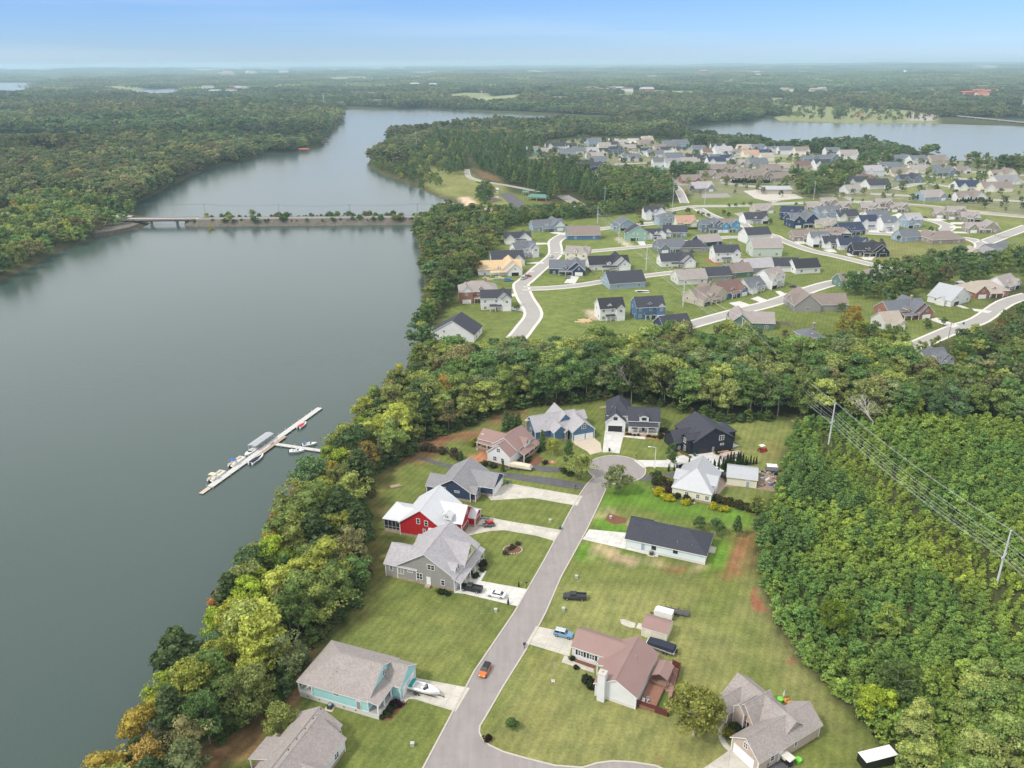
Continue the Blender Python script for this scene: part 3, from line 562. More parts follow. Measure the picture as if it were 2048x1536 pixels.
for a_ in ((700,150,770,125,790,165,700,170),(960,170,1030,145,1060,165,1000,200),(1240,200,1360,190,1420,205,1330,215),(1440,225,1560,222,1560,240,1450,240),(1440,255,1590,262,1590,275,1440,270),(1450,300,1600,300,1600,315,1460,312),
           (770,270,850,275,870,310,780,310),(900,290,960,290,1000,315,930,318),(160,370,240,370,270,400,180,400),(400,450,480,440,520,470,450,470),(590,480,660,470,680,500,610,500),(700,510,830,505,800,535,740,530),
           (1270,1020,1330,1005,1520,1070,1470,1090),(1310,850,1420,860,1600,930,1560,930),(1620,930,1790,950,1760,970,1640,950)): quad(c3, *a_)

# ------------------------------------------------------------------ houses
FOOT = []          # footprints, kept clear of trees: x, y, radius
LM = []            # landmarks used when trees are described
_win = {}
def win_mesh(w, h, pan, style='w'):
    k = (round(w, 2), round(h, 2), pan, style)
    if k in _win: return _win[k]
    fm = BLACKM if style == 'b' else TRIM
    m = MB(); f = .13
    m.box(-w/2-f, w/2+f, -.05, .0, -h/2-f, -h/2); m.box(-w/2-f, w/2+f, -.05, .0, h/2, h/2+f)
    m.box(-w/2-f, -w/2, -.05, 0, -h/2, h/2); m.box(w/2, w/2+f, -.05, 0, -h/2, h/2)
    for i in range(1, pan): x = -w/2+w*i/pan; m.box(x-.06, x+.06, -.045, 0, -h/2, h/2)
    m.box(-w/2, w/2, -.04, 0, -.035, .035)
    p = MB(); p.box(-w/2, w/2, -.02, .0, -h/2, h/2)
    _win[k] = (m.me('window', fm), p.me('pane', GLASS)); return _win[k]
class House:
    """local frame: u along the front, v away from it; everything is in metres"""
    def __init__(s, org, ang, label, wall, roof, cat='house', name='house', fnd=None, trim=True, rad=11, group=None):
        s.o = Vector((org[0], org[1], 0)); s.a = math.radians(ang); s.wc = wallm(wall); s.rc = roofm(roof); s.metal = roof in ('white', 'silver') and fnd != 'mid'
        s.e = empty(name, s.o, s.a, label, cat, group); s.W = MB(); s.R = MB(); s.T = MB(); s.Fd = MB(); s.fnd = fnd; s.rad = rad
        s.wmats = [s.wc]; s.trimm = TRIM if trim is True else trim; s.k = 0; s.C = MB(); s.P = MB(); s.seam = MB(); s.cu = []; s.fl = MB()
    def wi(s, c):
        m = wallm(c) if isinstance(c, str) else c
        if m not in s.wmats: s.wmats.append(m)
        return s.wmats.index(m)
    def vol(s, u0, u1, v0, v1, ze, zr, ax='u', ends='gg', ins=.4, zb=0, wall=0, gwall=None, t=.22, walls=True, fnd=True, seams=True):
        "box with a gable (g) or hip (h) roof whose ridge runs along ax"
        s.k += 1; e = .006*s.k; ze += e; zr += e
        if isinstance(wall, str): wall = s.wi(wall)
        gw = wall if gwall is None else s.wi(gwall)
        A0, A1, B0, B1 = (u0, u1, v0, v1) if ax == 'u' else (v0, v1, u0, u1)
        M_ = (lambda a, b, z: (a, b, z)) if ax == 'u' else (lambda a, b, z: (b, a, z))
        bm = (B0+B1)/2; half = (B1-B0)/2; sl = (zr-ze)/half
        r0 = A0 if ends[0] == 'g' else min(A0+half, (A0+A1)/2); r1 = A1 if ends[1] == 'g' else max(A1-half, (A0+A1)/2)
        P = [(A0,B0,ze),(A0,B1,ze),(A1,B0,ze),(A1,B1,ze),(r0,bm,zr),(r1,bm,zr)]
        V = [M_(*p) for p in P]+[M_(p[0], p[1], p[2]-t) for p in P]
        Fc = [((0,2,5,4),0),((1,4,5,3),0),((6,8,11,10),1),((7,10,11,9),1),((0,2,8,6),1),((1,3,9,7),1)]
        for E, a, b_, r in ((ends[0],0,1,4),(ends[1],2,3,5)):
            if E == 'h': Fc += [((a,b_,r),0),((a+6,b_+6,r+6),1),((a,b_,b_+6,a+6),1)]
            else: Fc += [((a,r,r+6,a+6),1),((r,b_,b_+6,r+6),1)]
        n = len(s.R.v); s.R.v += V; s.R.f += [tuple(n+k for k in f) for f, _ in Fc]; s.R.i += [i for _, i in Fc]
        # ridge cap
        s.C.add([M_(r0-.02, bm-.14, zr-.03), M_(r1+.02, bm-.14, zr-.03), M_(r1+.02, bm, zr+.07), M_(r0-.02, bm, zr+.07), M_(r0-.02, bm+.14, zr-.03), M_(r1+.02, bm+.14, zr-.03)], [(0,1,2,3),(3,2,5,4),(0,3,4),(1,5,2),(0,4,5,1)])
        if s.metal and seams:
            nn = int((A1-A0)/.55)
            for i in range(nn+1):
                a = A0+.06+(A1-A0-.12)*i/max(nn, 1); 
                zt = 1.0
                if a < r0: zt = (a-A0)/(r0-A0)
                if a > r1: zt = (A1-a)/(A1-r1)
                for sg, bb in ((1, B0), (-1, B1)):
                    be = bb+sg*half*zt; q = []
                    for (aa_, b__, z_) in ((a-.03,bb,ze+.01),(a+.03,bb,ze+.01),(a+.03,be,ze+sl*half*zt+.01),(a-.03,be,ze+sl*half*zt+.01)):
                        q.append(M_(aa_, b__, z_))
                    q += [(x, y, z+.05) for x, y, z in q]
                    s.R.add(q, [(4,5,6,7),(0,1,5,4),(1,2,6,5),(2,3,7,6),(3,0,4,7)], 0)
        h = ze-t+ins*sl-.015
        a0, a1, b0, b1 = A0+(ins if ends[0] == 'g' or True else 0), A1-ins, B0+ins, B1-ins
        if walls:
            x0, x1, y0, y1 = (a0, a1, b0, b1) if ax == 'u' else (b0, b1, a0, a1)
            s.W.box(x0, x1, y0, y1, zb, h, wall)
            if s.fnd and s.fnd != 'mid' and fnd: s.Fd.box(x0-.03, x1+.03, y0-.03, y1+.03, -.3, .75)
            zp = zr-t-.03
            for E, a, sg in ((ends[0], a0, 1), (ends[1], a1, -1)):
                if E == 'g':
                    hh = h+.001
                    q = [(a, b0, hh), (a, b1, hh), (a, bm, zp), (a+sg*.35, b0, hh), (a+sg*.35, b1, hh), (a+sg*.35, bm, zp)]
                    s.W.add([M_(*p) for p in q], [(0,1,2),(3,4,5),(0,1,4,3),(1,2,5,4),(2,0,3,5)], gw)
            if s.trimm is not None and s.fnd != 'mid':
                for x, y in ((x0, y0), (x1, y0), (x0, y1), (x1, y1)): s.W.box(x-.09, x+.09, y-.09, y+.09, zb+.02, h-.05, s.wi(s.trimm))
        return h
    def shed(s, u0, u1, v0, v1, zi, zo, side, t=.18):
        "single slope; side is the low side F B L R"
        z = dict(F=(zo,zo,zi,zi), B=(zi,zi,zo,zo), L=(zo,zi,zi,zo), R=(zi,zo,zo,zi))[side]; s.k += 1; e = .006*s.k
        P = [(u0,v0,z[0]+e),(u1,v0,z[1]+e),(u1,v1,z[2]+e),(u0,v1,z[3]+e)]; V = P+[(a, b, c-t) for a, b, c in P]; n = len(s.R.v)
        s.R.v += V; s.R.f += [tuple(n+k for k in f) for f in ((0,1,2,3),(7,6,5,4),(0,1,5,4),(1,2,6,5),(2,3,7,6),(3,0,4,7))]; s.R.i += [0,1,1,1,1,1]
    def win(s, face, plane, pos, z, w=1.1, h=1.5, pan=2, style='w', shutters=False, pane=True):
        mf, mp_ = win_mesh(w, h, pan, style)
        loc, rz = {'F': ((pos, plane, z), 0), 'B': ((pos, plane, z), math.pi), 'L': ((plane, pos, z), -math.pi/2), 'R': ((plane, pos, z), math.pi/2)}[face]
        o = link('window', mf, s.e, loc, rz)
        if pane: link('pane', mp_, o)
        if shutters:
            for sg in (-1, 1):
                m = MB(); m.box(-.22, .22, -.06, 0, -h/2-.05, h/2+.05); q = sg*(w/2+.42)
                l2 = (pos+q, plane, z) if face in 'FB' else (plane, pos+q, z)
                m.build('shutter', BLACKM, s.e, l2, rz)
        return o
    def panel(s, name, face, plane, pos, z0, w, h, m, lines=0):
        rz = {'F': 0, 'B': math.pi, 'L': -math.pi/2, 'R': math.pi/2}[face]; loc = (pos, plane, z0) if face in 'FB' else (plane, pos, z0)
        q = MB(); q.box(-w/2, w/2, -.07, 0, 0, h)
        for i in range(1, lines): q.box(-w/2+.04, w/2-.04, -.1, -.07, h*i/lines-.02-.13, h*i/lines-.02, 0)
        q.box(-w/2-.12, -w/2, -.09, 0, 0, h, 1); q.box(w/2, w/2+.12, -.09, 0, 0, h, 1); q.box(-w/2-.12, w/2+.12, -.09, 0, h, h+.12, 1)
        return q.build(name, [m, s.trimm or TRIM], s.e, loc, rz)
    def garage(s, face, plane, pos, w=4.9, h=2.3, m=None): return s.panel('garage_door', face, plane, pos, 0, w, h, m or TRIM, 4)
    def door(s, face, plane, pos, z0=.3, m=None): return s.panel('door', face, plane, pos, z0, .95, 2.05, m or TRIM, 0)
    def post(s, u, v, z1, z0=0, r=.12, m=None):
        q = MB(); q.box(-r, r, -r, r, z0, z1); q.build('porch_post', m or TRIM, s.e, (u, v, 0))
    def deck(s, u0, u1, v0, v1, z=.4, m=None, name='porch_floor'): MB().box(u0, u1, v0, v1, -.1, z).build(name, m or CONC, s.e)
    def chimney(s, u, v, z1, w=.8, m=None, z0=0):
        q = MB(); q.box(-w/2, w/2, -w/2, w/2, z0, z1); c = q.build('chimney', m or wallm('stone'), s.e, (u, v, 0))
        MB().box(-w/2-.06, w/2+.06, -w/2-.06, w/2+.06, z1-.15, z1+.05).tube((0,0,z1),(0,0,z1+.4), .17, n=8).build('chimney_cap', CONC, c)
    def vents(s, pts):
        for u, v, z in pts:
            MB().tube((0,0,0),(0,0,.5), .09, n=6).tube((0,0,-.05),(0,0,.06), .2, .15, n=6).build('vent_pipe', CHROME, s.e, (u, v, z))
    def finish(s, gable_trim=True):
        if s.W.v: s.W.build('wall', s.wmats, s.e)
        rt = s.trimm or s.rc
        s.R.build('roof', [s.rc, rt], s.e)
        if s.C.v and s.fnd != 'mid': s.C.build('ridge_cap', s.rc, s.e)
        if s.T.v: s.T.build('corner_trim', s.trimm, s.e)
        if s.Fd.v: s.Fd.build('foundation', FND if s.fnd is True else s.fnd, s.e)
        return s.e
def centre(org, ang, u, v):
    a = math.radians(ang); return (org[0]+u*math.cos(a)-v*math.sin(a), org[1]+u*math.sin(a)+v*math.cos(a))
def foot(org, ang, u0, u1, v0, v1, m=1.5):
    a = math.radians(ang); FOOT.append([centre(org, ang, *p) for p in ((u0-m, v0-m), (u1+m, v0-m), (u1+m, v1+m), (u0-m, v1+m))])

# H1 teal house with hipped grey roof -------------------------------
o, a = (-46.07, 131.11), -20.43; foot(o, a, 0, 22, 0, 14)
h = House(o, a, 'aqua blue house with a hipped grey roof beside the white boat on its drive', 'teal', 'taupe')
h.vol(0, 17.4, 0, 13.8, 4.2, 8.2, 'u', 'hg', walls=False)
h.vol(15, 21.5, 6.2, 13.9, 3.8, 6.5, 'u', 'gg')
h.shed(17.0, 19.8, 0, 6.8, 4.55, 4.0, 'R')
h.W.box(3.6, 17.0, .4, 13.4, 0, 4.2); h.W.box(.5, 3.59, 6.5, 13.39, 0, 4.15); h.W.add([(17.0,.8,4.3),(17.0,13.0,4.3),(17.0,6.9,7.9),(16.7,.8,4.3),(16.7,13,4.3),(16.7,6.9,7.9)], [(0,1,2),(3,4,5),(0,1,4,3),(1,2,5,4),(2,0,3,5)])
MB().box(.3, 19.4, .3, 6.4, -.3, 1.25).build('foundation', FNDW, h.e)
MB().box(.3, .34, .34, 6.5, 1.25, 2.2).box(.3, 3.6, .3, .34, 1.25, 2.2).box(.3, 3.6, .3, .4, 2.1, 2.2).build('porch_rail', TRIM, h.e)
for u, v in ((.35, .35), (3.6, .35), (.35, 3.4), (19.3, .4), (19.3, 3.0), (19.3, 5.9)): h.post(u, v, 4.1, 1.2)
MB().box(17.0, 19.4, .35, 6.2, 1.24, 1.32).build('porch_floor', mat('porch_grey', (.33,.32,.31)), h.e)
h.win('F', .38, 9.5, 3.4, 1.3, .5, 1); h.door('F', .38, 14.8, 1.2, wallm('grey')); h.win('R', 17.02, 7.5, 5.6, 1.1, 1.1, 2); h.win('R', 17.02, 2.2, 2.7, 1.0, 1.6, 1); h.garage('R', 21.12, 10.2, 5.2, 2.5)
for u in (2.4, 5.2, 8.2, 11.2, 14.0): MB().box(-.2, .2, -.03, 0, 0, .2).build('crawl_vent', DARK, h.e, (u, .29, .6))
h.vents([(8, 3.5, 6.1), (13.5, 10.5, 6.2)]); h.W.box(3.55, 3.7, .3, .42, 1.2, 4.0, h.wi(TRIM)); h.W.box(16.95, 17.1, .3, .42, 1.2, 4.0, h.wi(TRIM)); h.finish()
# H2 grey-roofed house at the lower left ----------------------------
o, a = (-33.6, 115.08), -110.72; foot(o, a, -5, 16, -15, 1)
h = House(o, a, 'white house with a broad grey shingle roof at the bottom left of the lawns', 'white', 'taupe', fnd=True)
h.vol(-4.7, 12, -12.2, -2.4, 3.2, 6.2, 'u', 'gg'); h.vol(-2.0, 14, -15.0+3.4, 0.2, 3.15, 6.9, 'u', 'gg')
h.shed(2.9, 8.6, -14.9, -8, 5.2, 2.9, 'F'); h.vol(5.2, 10.5, -9, 2.6, 3.3, 5.3, 'v', 'gg')
for u in (3.2, 8.3): h.post(u, -14.6, 2.9)
MB().box(3.1, 8.4, -14.7, -10.9, -.1, .5).build('porch_floor', WOODM, h.e); h.win('B', -1.8-.42-.2, -3.4, 1.8, .9, 1.4, 1); h.win('B', -.21, 1.2, 1.8, 1.2, 1.5, 2)
MB().box(-.3, 3.0, -15.5, -11.3, 0, .55).build('deck', mat('light_deck', (.50,.42,.34), .8, 0, .2, 2), h.e)
for i in range(10): MB().tube((0,0,0),(0,0,.28), .12, n=6).build('roof_vent', CHROME if i % 2 else BLACKM, h.e, (-4+i*1.35, -6.6, 6.25))
h.finish()
# H3 grey two-storey house with yellow gable ------------------------
o, a = (-33.88, 173.15), -20.43; foot(o, a, -1, 22, 0, 17)
h = House(o, a, 'grey two storey house with a yellow front gable and a long porch', 'grey', 'lilac', fnd=FND)
h.vol(3.2, 20.2, .5, 17.2, 4.2, 9.6, 'v', 'gg'); h.vol(-.3, 9.5, .56, 10.8, 4.0, 7.4, 'u', 'gg'); h.vol(3.0, 9, 11.5, 17.4, 3.6, 5.2, 'u', 'gg')
h.vol(11.5, 20.6, 5.8, 14.6, 4.3, 8.9, 'u', 'gg', gwall='yellow'); h.shed(19.2, 21.9, .5, 16.9, 4.25, 3.1, 'R')
h.vol(15.0, 19.6, 2.2, 5.6, 5.4, 6.6, 'u', 'gg', gwall='white', wall='white', ins=.2, zb=4.2, fnd=False)
for v in (1, 4.2, 7.2, 10.2, 13.4, 16.4): h.post(21.5, v, 3.1)
MB().box(19.6, 21.8, 3.8, 16.6, -.1, .35).build('porch_floor', CONC, h.e)
p = .94; h.win('F', p, 1.8, 2.8, .8, 1.1, 1); h.win('F', p, 4.6, 2.6, 1.5, 1.6, 2); h.win('F', p, 7.3, 3.1, 1.3, .45, 1); p = .58; h.win('F', p+.3, 10, 2.3, 1.5, 1.7, 2); h.win('F', p+.3, 13.4, 5.8, 1.9, 1.4, 2); h.door('F', p+.3, 12.6, .5); h.win('F', p+.3, 16.6, 1.9, .9, 1.4, 1)
MB().box(11.9, 13.3, -.4, .85, -.1, .45).build('steps', FND, h.e); h.win('R', 20.23, 10.2, 6.3, 1.6, 1.5, 2); h.win('R', 19.42, 3.3, 5.2, .7, 1.1, 1); h.win('R', 19.42, 4.5, 5.2, .7, 1.1, 1); h.garage('R', 19.83, 2.6, 2.9, 2.4); h.door('R', 19.83, 8.5, .35, WOODM); h.win('R', 19.83, 12, 1.9, 1.4, 1.5, 2)
h.vents([(8.5, 12, 7.4)]); h.finish()
# H4 red house, white metal roof ------------------------------------
o, a = (-32.49, 193.02), -17.5; foot(o, a, -5, 19, 0, 16)
h = House(o, a, 'red barn style house with a white standing seam metal roof', 'red', 'white', fnd=FND)
h.vol(-.3, 13.6, .2, 15.4, 4.2, 9.3, 'v', 'gg'); h.vol(-5.4, 4, .66, 10.4, 4.4, 6.2, 'u', 'hg', walls=False)
h.vol(6.5, 17.6, 4.6, 14.4, 4.1, 7.6, 'u', 'gg'); h.vol(16.0, 19.6, 10.0, 15.6, 3.2, 4.6, 'u', 'gg'); h.vol(9, 16.0, .0, 4.6, 3.6, 4.9, 'u', 'gg', ins=.3)
h.vol(11.5, 14.6, 6.0-1.8, 6.4, 6.2, 7.2, 'v', 'gg', gwall='white', wall='white', ins=.2, zb=5, fnd=False)
MB().box(-5.0, -.0, .95, 9.9, -.3, 1.1).build('foundation', FND, h.e)
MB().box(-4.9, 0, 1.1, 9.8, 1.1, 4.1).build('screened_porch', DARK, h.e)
for i in range(5): h.post(-4.95+i*1.2, 1.02, 4.2, 1.1, .08, mat('grey_post', (.30,.30,.32)))
MB().box(-4.95, -.1, .96, 1.05, 1.9, 2.02).build('porch_rail', mat('grey_post'), h.e)
p = .58; h.win('F', p, 5.9, 5.5, .9, 1.5, 1); h.win('F', p, 8.3, 5.2, .9, 1.5, 1); h.win('F', p, 7.6, 2.7, .6, .9, 1); h.win('R', 17.22, 9.4, 5.6, .9, 1.3, 1); h.garage('R', 17.22, 7.9, 4.6, 2.3, mat('brown_door', (.22,.09,.06)))
h.garage('R', 19.22, 12.8, 3.2, 2.2, mat('brown_door')); h.win('F', 4.38, 13.05, 6.0, .9, .7, 2); h.vents([(4.0, 10, 7.2), (3, 5, 6.4)]); h.finish()
# H5 navy house ------------------------------------------------------
o, a = (-27.19, 216.18), -18.98; foot(o, a, 0, 21, 0, 15)
h = House(o, a, 'navy blue house with a grey shingle roof next to the green lawn and wide drive', 'navy', 'grey', fnd=FND)
h.vol(3.2, 15.4, -.4, 15.4, 3.4, 7.1, 'v', 'gg'); h.vol(-.2, 8, .12, 8.6, 3.1, 5.5, 'u', 'gg'); h.vol(9, 20.9, 5.0, 14.9, 3.1, 6.0, 'u', 'gg'); h.vol(10, 16.9, .12, 4.6, 3.05, 4.6, 'u', 'gg')
p = .0; h.win('F', p, 6.4, 3.2, .8, 1, 2); h.win('F', p, 10.6, 2.9, 1.4, .5, 1); h.garage('R', 20.52, 7.5, 3.0, 2.3); h.garage('R', 20.52, 11.6, 4.4, 2.3); h.win('R', 16.52, 2.1, 1.7, 1.8, 1.3, 2); h.vents([(6, 10, 5.4)])
h.finish()
# H6 white house, mauve roof ----------------------------------------
o, a = (-8.34, 237.39), -30.95; foot(o, a, -8, 10, 0, 17)
h = House(o, a, 'white farmhouse with a dusty mauve roof and two covered porches', 'white', 'mauve', fnd=MULCH)
h.vol(-.4, 8.9, -.3, 6.5, 4.1, 7.7, 'v', 'gg'); h.vol(-1.4, 8.8, 4.5, 16.4, 4.6, 8.3, 'v', 'gg'); h.vol(-8.4, 3, 6.4, 14.6, 4.2, 6.6, 'u', 'gg', walls=False)
h.shed(-8.4, .5, 5.6, 8.4, 4.4, 3.1, 'F'); h.W.box(-8.0, -6.8, 8.2, 12.6, 2.9, 5.4); h.W.box(-4.5, 0, 8.0, 14.0, 0, 4.1)
h.shed(8.1, 11.0, 5.6, 16.8, 4.3, 3.0, 'R'); h.vol(6.0, 9.3, 9.0, 12.8, 4.6, 6.9, 'u', 'gg', ins=.2)
for u in (-8.1, -4.0, -.6): h.post(u, 5.9, 3.1)
for v in (6, 9.5, 13, 16.4): h.post(10.7, v, 3.0)
MB().box(8.5, 10.9, 5.9, 16.6, -.1, .9).build('porch_floor', WOODM, h.e); MB().box(-8.3, -.1, 5.8, 8.2, -.1, .9).build('porch_floor', WOODM, h.e)
MB().box(10.8, 10.86, 5.9, 16.6, .9, 1.8).build('porch_rail', mat('rail_brown', (.33,.24,.20)), h.e); MB().box(-8.3, -.5, 5.75, 5.8, .9, 1.8).build('porch_rail', mat('rail_brown'), h.e)
p = .08; h.win('F', p, 4.2, 5.6, 1.2, 1.3, 2); h.win('F', p, 2.8, 2.2, 1.2, 1.5, 2); h.win('F', p, 5.8, 2.2, 1.0, 1.5, 1); h.win('R', 9.12, 10.9, 5.5, 1.1, 1.4, 2); h.win('R', 8.52, 8.5, 2.2, 1, 1.4, 1); h.finish()
# H7 blue house with grey roof --------------------------------------
o, a = (14.57, 251.11), 20.0; foot(o, a, -7, 15, -2, 18)
h = House(o, a, 'mid blue house with a pale grey roof and three white garage doors', 'blue', 'lilac', fnd=FND)
h.vol(6.6, 15.8, -1.2, 9, 3.7, 7.2, 'v', 'gg'); h.vol(-5.5, 12.4, 4.2, 14.8, 3.5, 7.6, 'u', 'gg'); h.vol(.4, 6.2, 1.0, 7.0, 3.6, 6.0, 'v', 'gg'); h.vol(3, 11.5, 6, 16.8, 3.6, 8.0, 'v', 'gg')
h.vol(9, 17.2, 8.6, 14.6, 3.6, 5.8, 'u', 'gg'); h.vol(4.4, 7.0, .2, 3.2, 3.4, 4.7, 'v', 'gg', walls=False)
h.garage('F', -.82, 9.6, 3.9, 2.3); h.garage('F', -.82, 13.5, 2.6, 2.3); h.win('F', -.82, 11.2, 5.2, 1.5, 1.3, 2); h.post(4.8, .6, 3.4, 0, .2, wallm('stone')); h.post(6.9, .6, 3.4, 0, .2, wallm('stone'))
h.win('L', -5.12, 6.6, 2, 1.2, 1.7, 1, 'b'); h.win('L', -5.12, 9.2, 2, 1.2, 1.7, 1); h.win('L', -5.12, 12, 2, 1.4, 1.9, 1, 'b'); h.win('F', 4.58, -2.5, 2, 1.3, 1.5, 2); h.chimney(-5.6, 11, 5.4, 1.3, wallm('stone')); h.vents([(0, 7, 5.8), (1.4, 8, 6.4)]); h.finish()
# H8 white farmhouse with black roof --------------------------------
o, a = (33.81, 260.87), -6.0; foot(o, a, 0, 20, -1, 17)
BT = mat('dark_trim', (.05,.05,.055), .6)
h = House(o, a, 'white modern farmhouse with a charcoal roof and one wide black garage door', 'white', 'charcoal', trim=TRIM, fnd=None)
h.vol(-.1, 7.6, -.1, 7, 3.9, 7.3, 'v', 'gg'); h.vol(.3, 9.8, 3.0, 17, 5.2, 9.6, 'v', 'hh'); h.vol(8.2, 20.0, .8, 11.5, 4.2, 7.6, 'u', 'gg')
h.shed(8.4, 19.0, -1.5, 1.4, 3.9, 3.05, 'F'); h.vol(12.2, 15.7, .6, 5.5, 5.9, 6.6, 'v', 'gg', ins=.2, zb=4, fnd=False)
h.garage('F', .28, 3.7, 5.1, 2.4, BLACKM); h.win('F', .28, 3.7, 5.2, 1.2, 1, 2, 'b'); h.win('F', 1.18, 10.8, 1.8, 1.9, 1.2, 2, 'b'); h.door('F', 1.18, 13.9, .3, BLACKM); h.win('F', 1.18, 16.9, 1.8, 1.9, 1.2, 2, 'b'); h.win('F', .78, 14.0, 5.2, 1.4, .8, 2, 'b')
for u in (8.7, 11.9, 15.4, 18.7): h.post(u, -1.2, 3.05)
MB().box(8.5, 19, -1.4, 1.1, -.1, .35).build('porch_floor', CONC, h.e); MB().box(12.4, 15.2, -2.4, -1.4, -.1, .18).build('steps', mat('paver', (.36,.27,.22)), h.e)
h.vents([(2.5, 6, 7.2), (3.6, 5, 7.4)]); h.finish()
# H9 dark navy house -------------------------------------------------
o, a = (62.16, 241.88), 15.02; foot(o, a, -5, 18, 0, 15)
h = House(o, a, 'very dark navy two storey house with a charcoal roof beside the bark beds', 'midnight', 'charcoal', trim=wallm('midnight'), fnd=None)
h.vol(-.5, 15.2, -.3, 14.6, 4.7, 9.3, 'v', 'gg'); h.vol(-5.6, 3, 3.2, 12.5, 3.4, 6.5, 'u', 'gg'); h.vol(-2.6, 5, .6, 5.0, 5.4, 7.1, 'u', 'gg'); h.vol(12, 19.2, 5.4, 13.6, 4.0, 6.0, 'u', 'hh')
h.garage('F', .08, 3.6, 4.6, 2.3, BLACKM); h.door('F', .08, 7.3, .1, wallm('grey')); h.win('F', .08, 10.2, 5.2, 1.6, 1.6, 2); h.win('F', .08, 10.6, 2.7, 1.2, .5, 1); h.win('L', -2.22, 2.8, 4.6, 1.4, 1.5, 2); h.win('L', -2.22, 2.8, 1.8, 1.5, 1.7, 2); h.win('F', 3.6, -3.8, 1.6, .6, 1, 1); h.finish()
# H10 cream house with pale metal roof + shed ------------------------
o, a = (49.27, 213.98), -24.21; foot(o, a, 0, 12, 0, 15)
h = House(o, a, 'cream cottage with a pale silver hipped roof behind the round yellow shrubs', 'cream', 'silver', fnd=FND)
h.vol(-.2, 12.3, -.3, 15.2, 3.6, 8.4, 'v', 'hg', seams=False); h.vol(-.6, 12.8, 3.8, 10.0, 4.6, 6.4, 'u', 'gg', wall='white', seams=False)
p = .08; h.win('F', p, 4.6, 2, 1, 1.2, 2); h.win('F', p, 8.0, 1.9, .9, 1.3, 2); h.win('F', p, 10.8, 1.9, 1, 1.3, 2); h.finish()
o, a = (67.92, 221.03), -15.77; foot(o, a, 0, 9.5, 0, 9)
h = House(o, a, 'long cream outbuilding with a plain silver gable roof beside the junk yard', 'cream', 'silver', 'shed', 'shed')
h.vol(-.1, 9.6, -.2, 9.0, 3.1, 4.9, 'u', 'gg', seams=False); h.door('F', .18, 6.6, .1, wallm('lightblue')); h.finish()
# H11 new ice-white house with black hip roof ------------------------
o, a = (31.0, 186.06), -22.67; foot(o, a, 0, 22, 0, 12)
h = House(o, a, 'long single storey ice white house with a charcoal hipped roof on straw covered ground', 'icewhite', 'charcoal', fnd=FNDW)
h.vol(-.2, 22.3, -.1, 11.9, 3.05, 6.3, 'u', 'gh'); h.vol(-.7, 6, 5.0, 12.3, 3.15, 5.3, 'u', 'gg')
p = .28; h.door('F', p, 5.0, .5, wallm('lightblue')); h.win('F', p, 8.0, 2.0, 1.0, 1.2, 2, 'b'); h.win('F', p, 13.9, 2.1, 1, .8, 1, 'b'); h.garage('L', .22, 2.8, 4.8, 2.3); h.win('L', -.32, 8.5, 1.9, 1.4, 1.3, 2); MB().box(22.0, 23.6, 6.5, 9.5, 0, .3).build('patio_slab', CONC, h.e)
h.vents([(14, 2, 4.1), (10, 9, 4.6), (18, 2, 4.0)]); h.finish()
# H12 white house with mauve-brown roof ------------------------------
o, a = (16.8, 130.93), -26.87; foot(o, a, -9, 17, 0, 16)
h = House(o, a, 'white house with a mauve brown L shaped roof and a tall white chimney', 'white', 'mauve', fnd=FNDW)
h.vol(0, 9.7, -.1, 15.0, 3.4, 6.3, 'v', 'gg'); h.vol(-8.7, 5.5, 8.4, 15.8, 3.35, 5.7, 'u', 'gg'); h.shed(-1.7, 1.0, 5.8, 8.9, 3.7, 3.1, 'L')
h.win('F', 8.78, -6.4, 2.0, 1.1, 1.2, 2, shutters=True); h.win('F', 8.78, -3.7, 2.0, 1.1, 1.2, 2, shutters=True); h.chimney(2.0, -.1, 7.2, 1.6, wallm('white')); h.vents([(6.2, 9, 5.6)]); h.post(-1.4, 6.1, 3.2); h.finish()
o, a = (29.97, 149.75), -26.35; foot(o, a, 0, 6, 0, 6)
h = House(o, a, 'small cream garden shed with a mauve gable roof behind the covered boat', 'cream', 'mauve', 'shed', 'shed'); h.vol(-.1, 6.1, -.1, 5.4, 2.6, 4.0, 'u', 'gg', ins=.2)
h.panel('door', 'F', .08, 1.8, 0, 1.1, 1.9, wallm('cream')); MB().box(-1.9, 0, 2.0, 4.0, -.1, .25).build('ramp', CONC, h.e); h.finish()
# H13 pink brick house at lower right --------------------------------
o, a = (42.17, 116.56), -58.98; foot(o, a, -10, 8, 0, 18)
h = House(o, a, 'pinkish brick house with a grey brown roof and three front gables', 'pinkbrick', 'taupe')
h.vol(-.1, 7.4, -.2, 17.8, 3.2, 6.2, 'v', 'gg'); h.vol(-9.4, 6, 7.0, 15.2, 3.15, 6.5, 'u', 'gg'); h.vol(-9.4, -4.4, 3.7, 12, 3.2, 5.4, 'v', 'gg'); h.vol(-5.0, .5, 5.6, 13, 3.4, 6.8, 'v', 'gg'); h.vol(-4.6, -1.6, 5.1, 10, 4.6, 6.1, 'v', 'gg', ins=.2)
h.garage('F', .18, 3.4, 4.9, 2.3); h.win('F', .18, 3.6, 4.1, .8, 1.2, 2); h.win('F', 4.08, -6.9, 1.8, 1.1, 1.6, 2, shutters=True); h.win('F', 5.98, -2.4, 1.7, 1.8, 1.9, 3, shutters=True); h.win('R', 7.02, 10.5, 1.9, .7, 1.0, 1); h.door('R', 7.02, 6.2, .2); h.win('R', 7.02, 4.0, 1.9, .9, 1.2, 1)
h.vents([(5.5, 9.5, 4.6), (-1, 8.8, 6.3)]); h.finish()

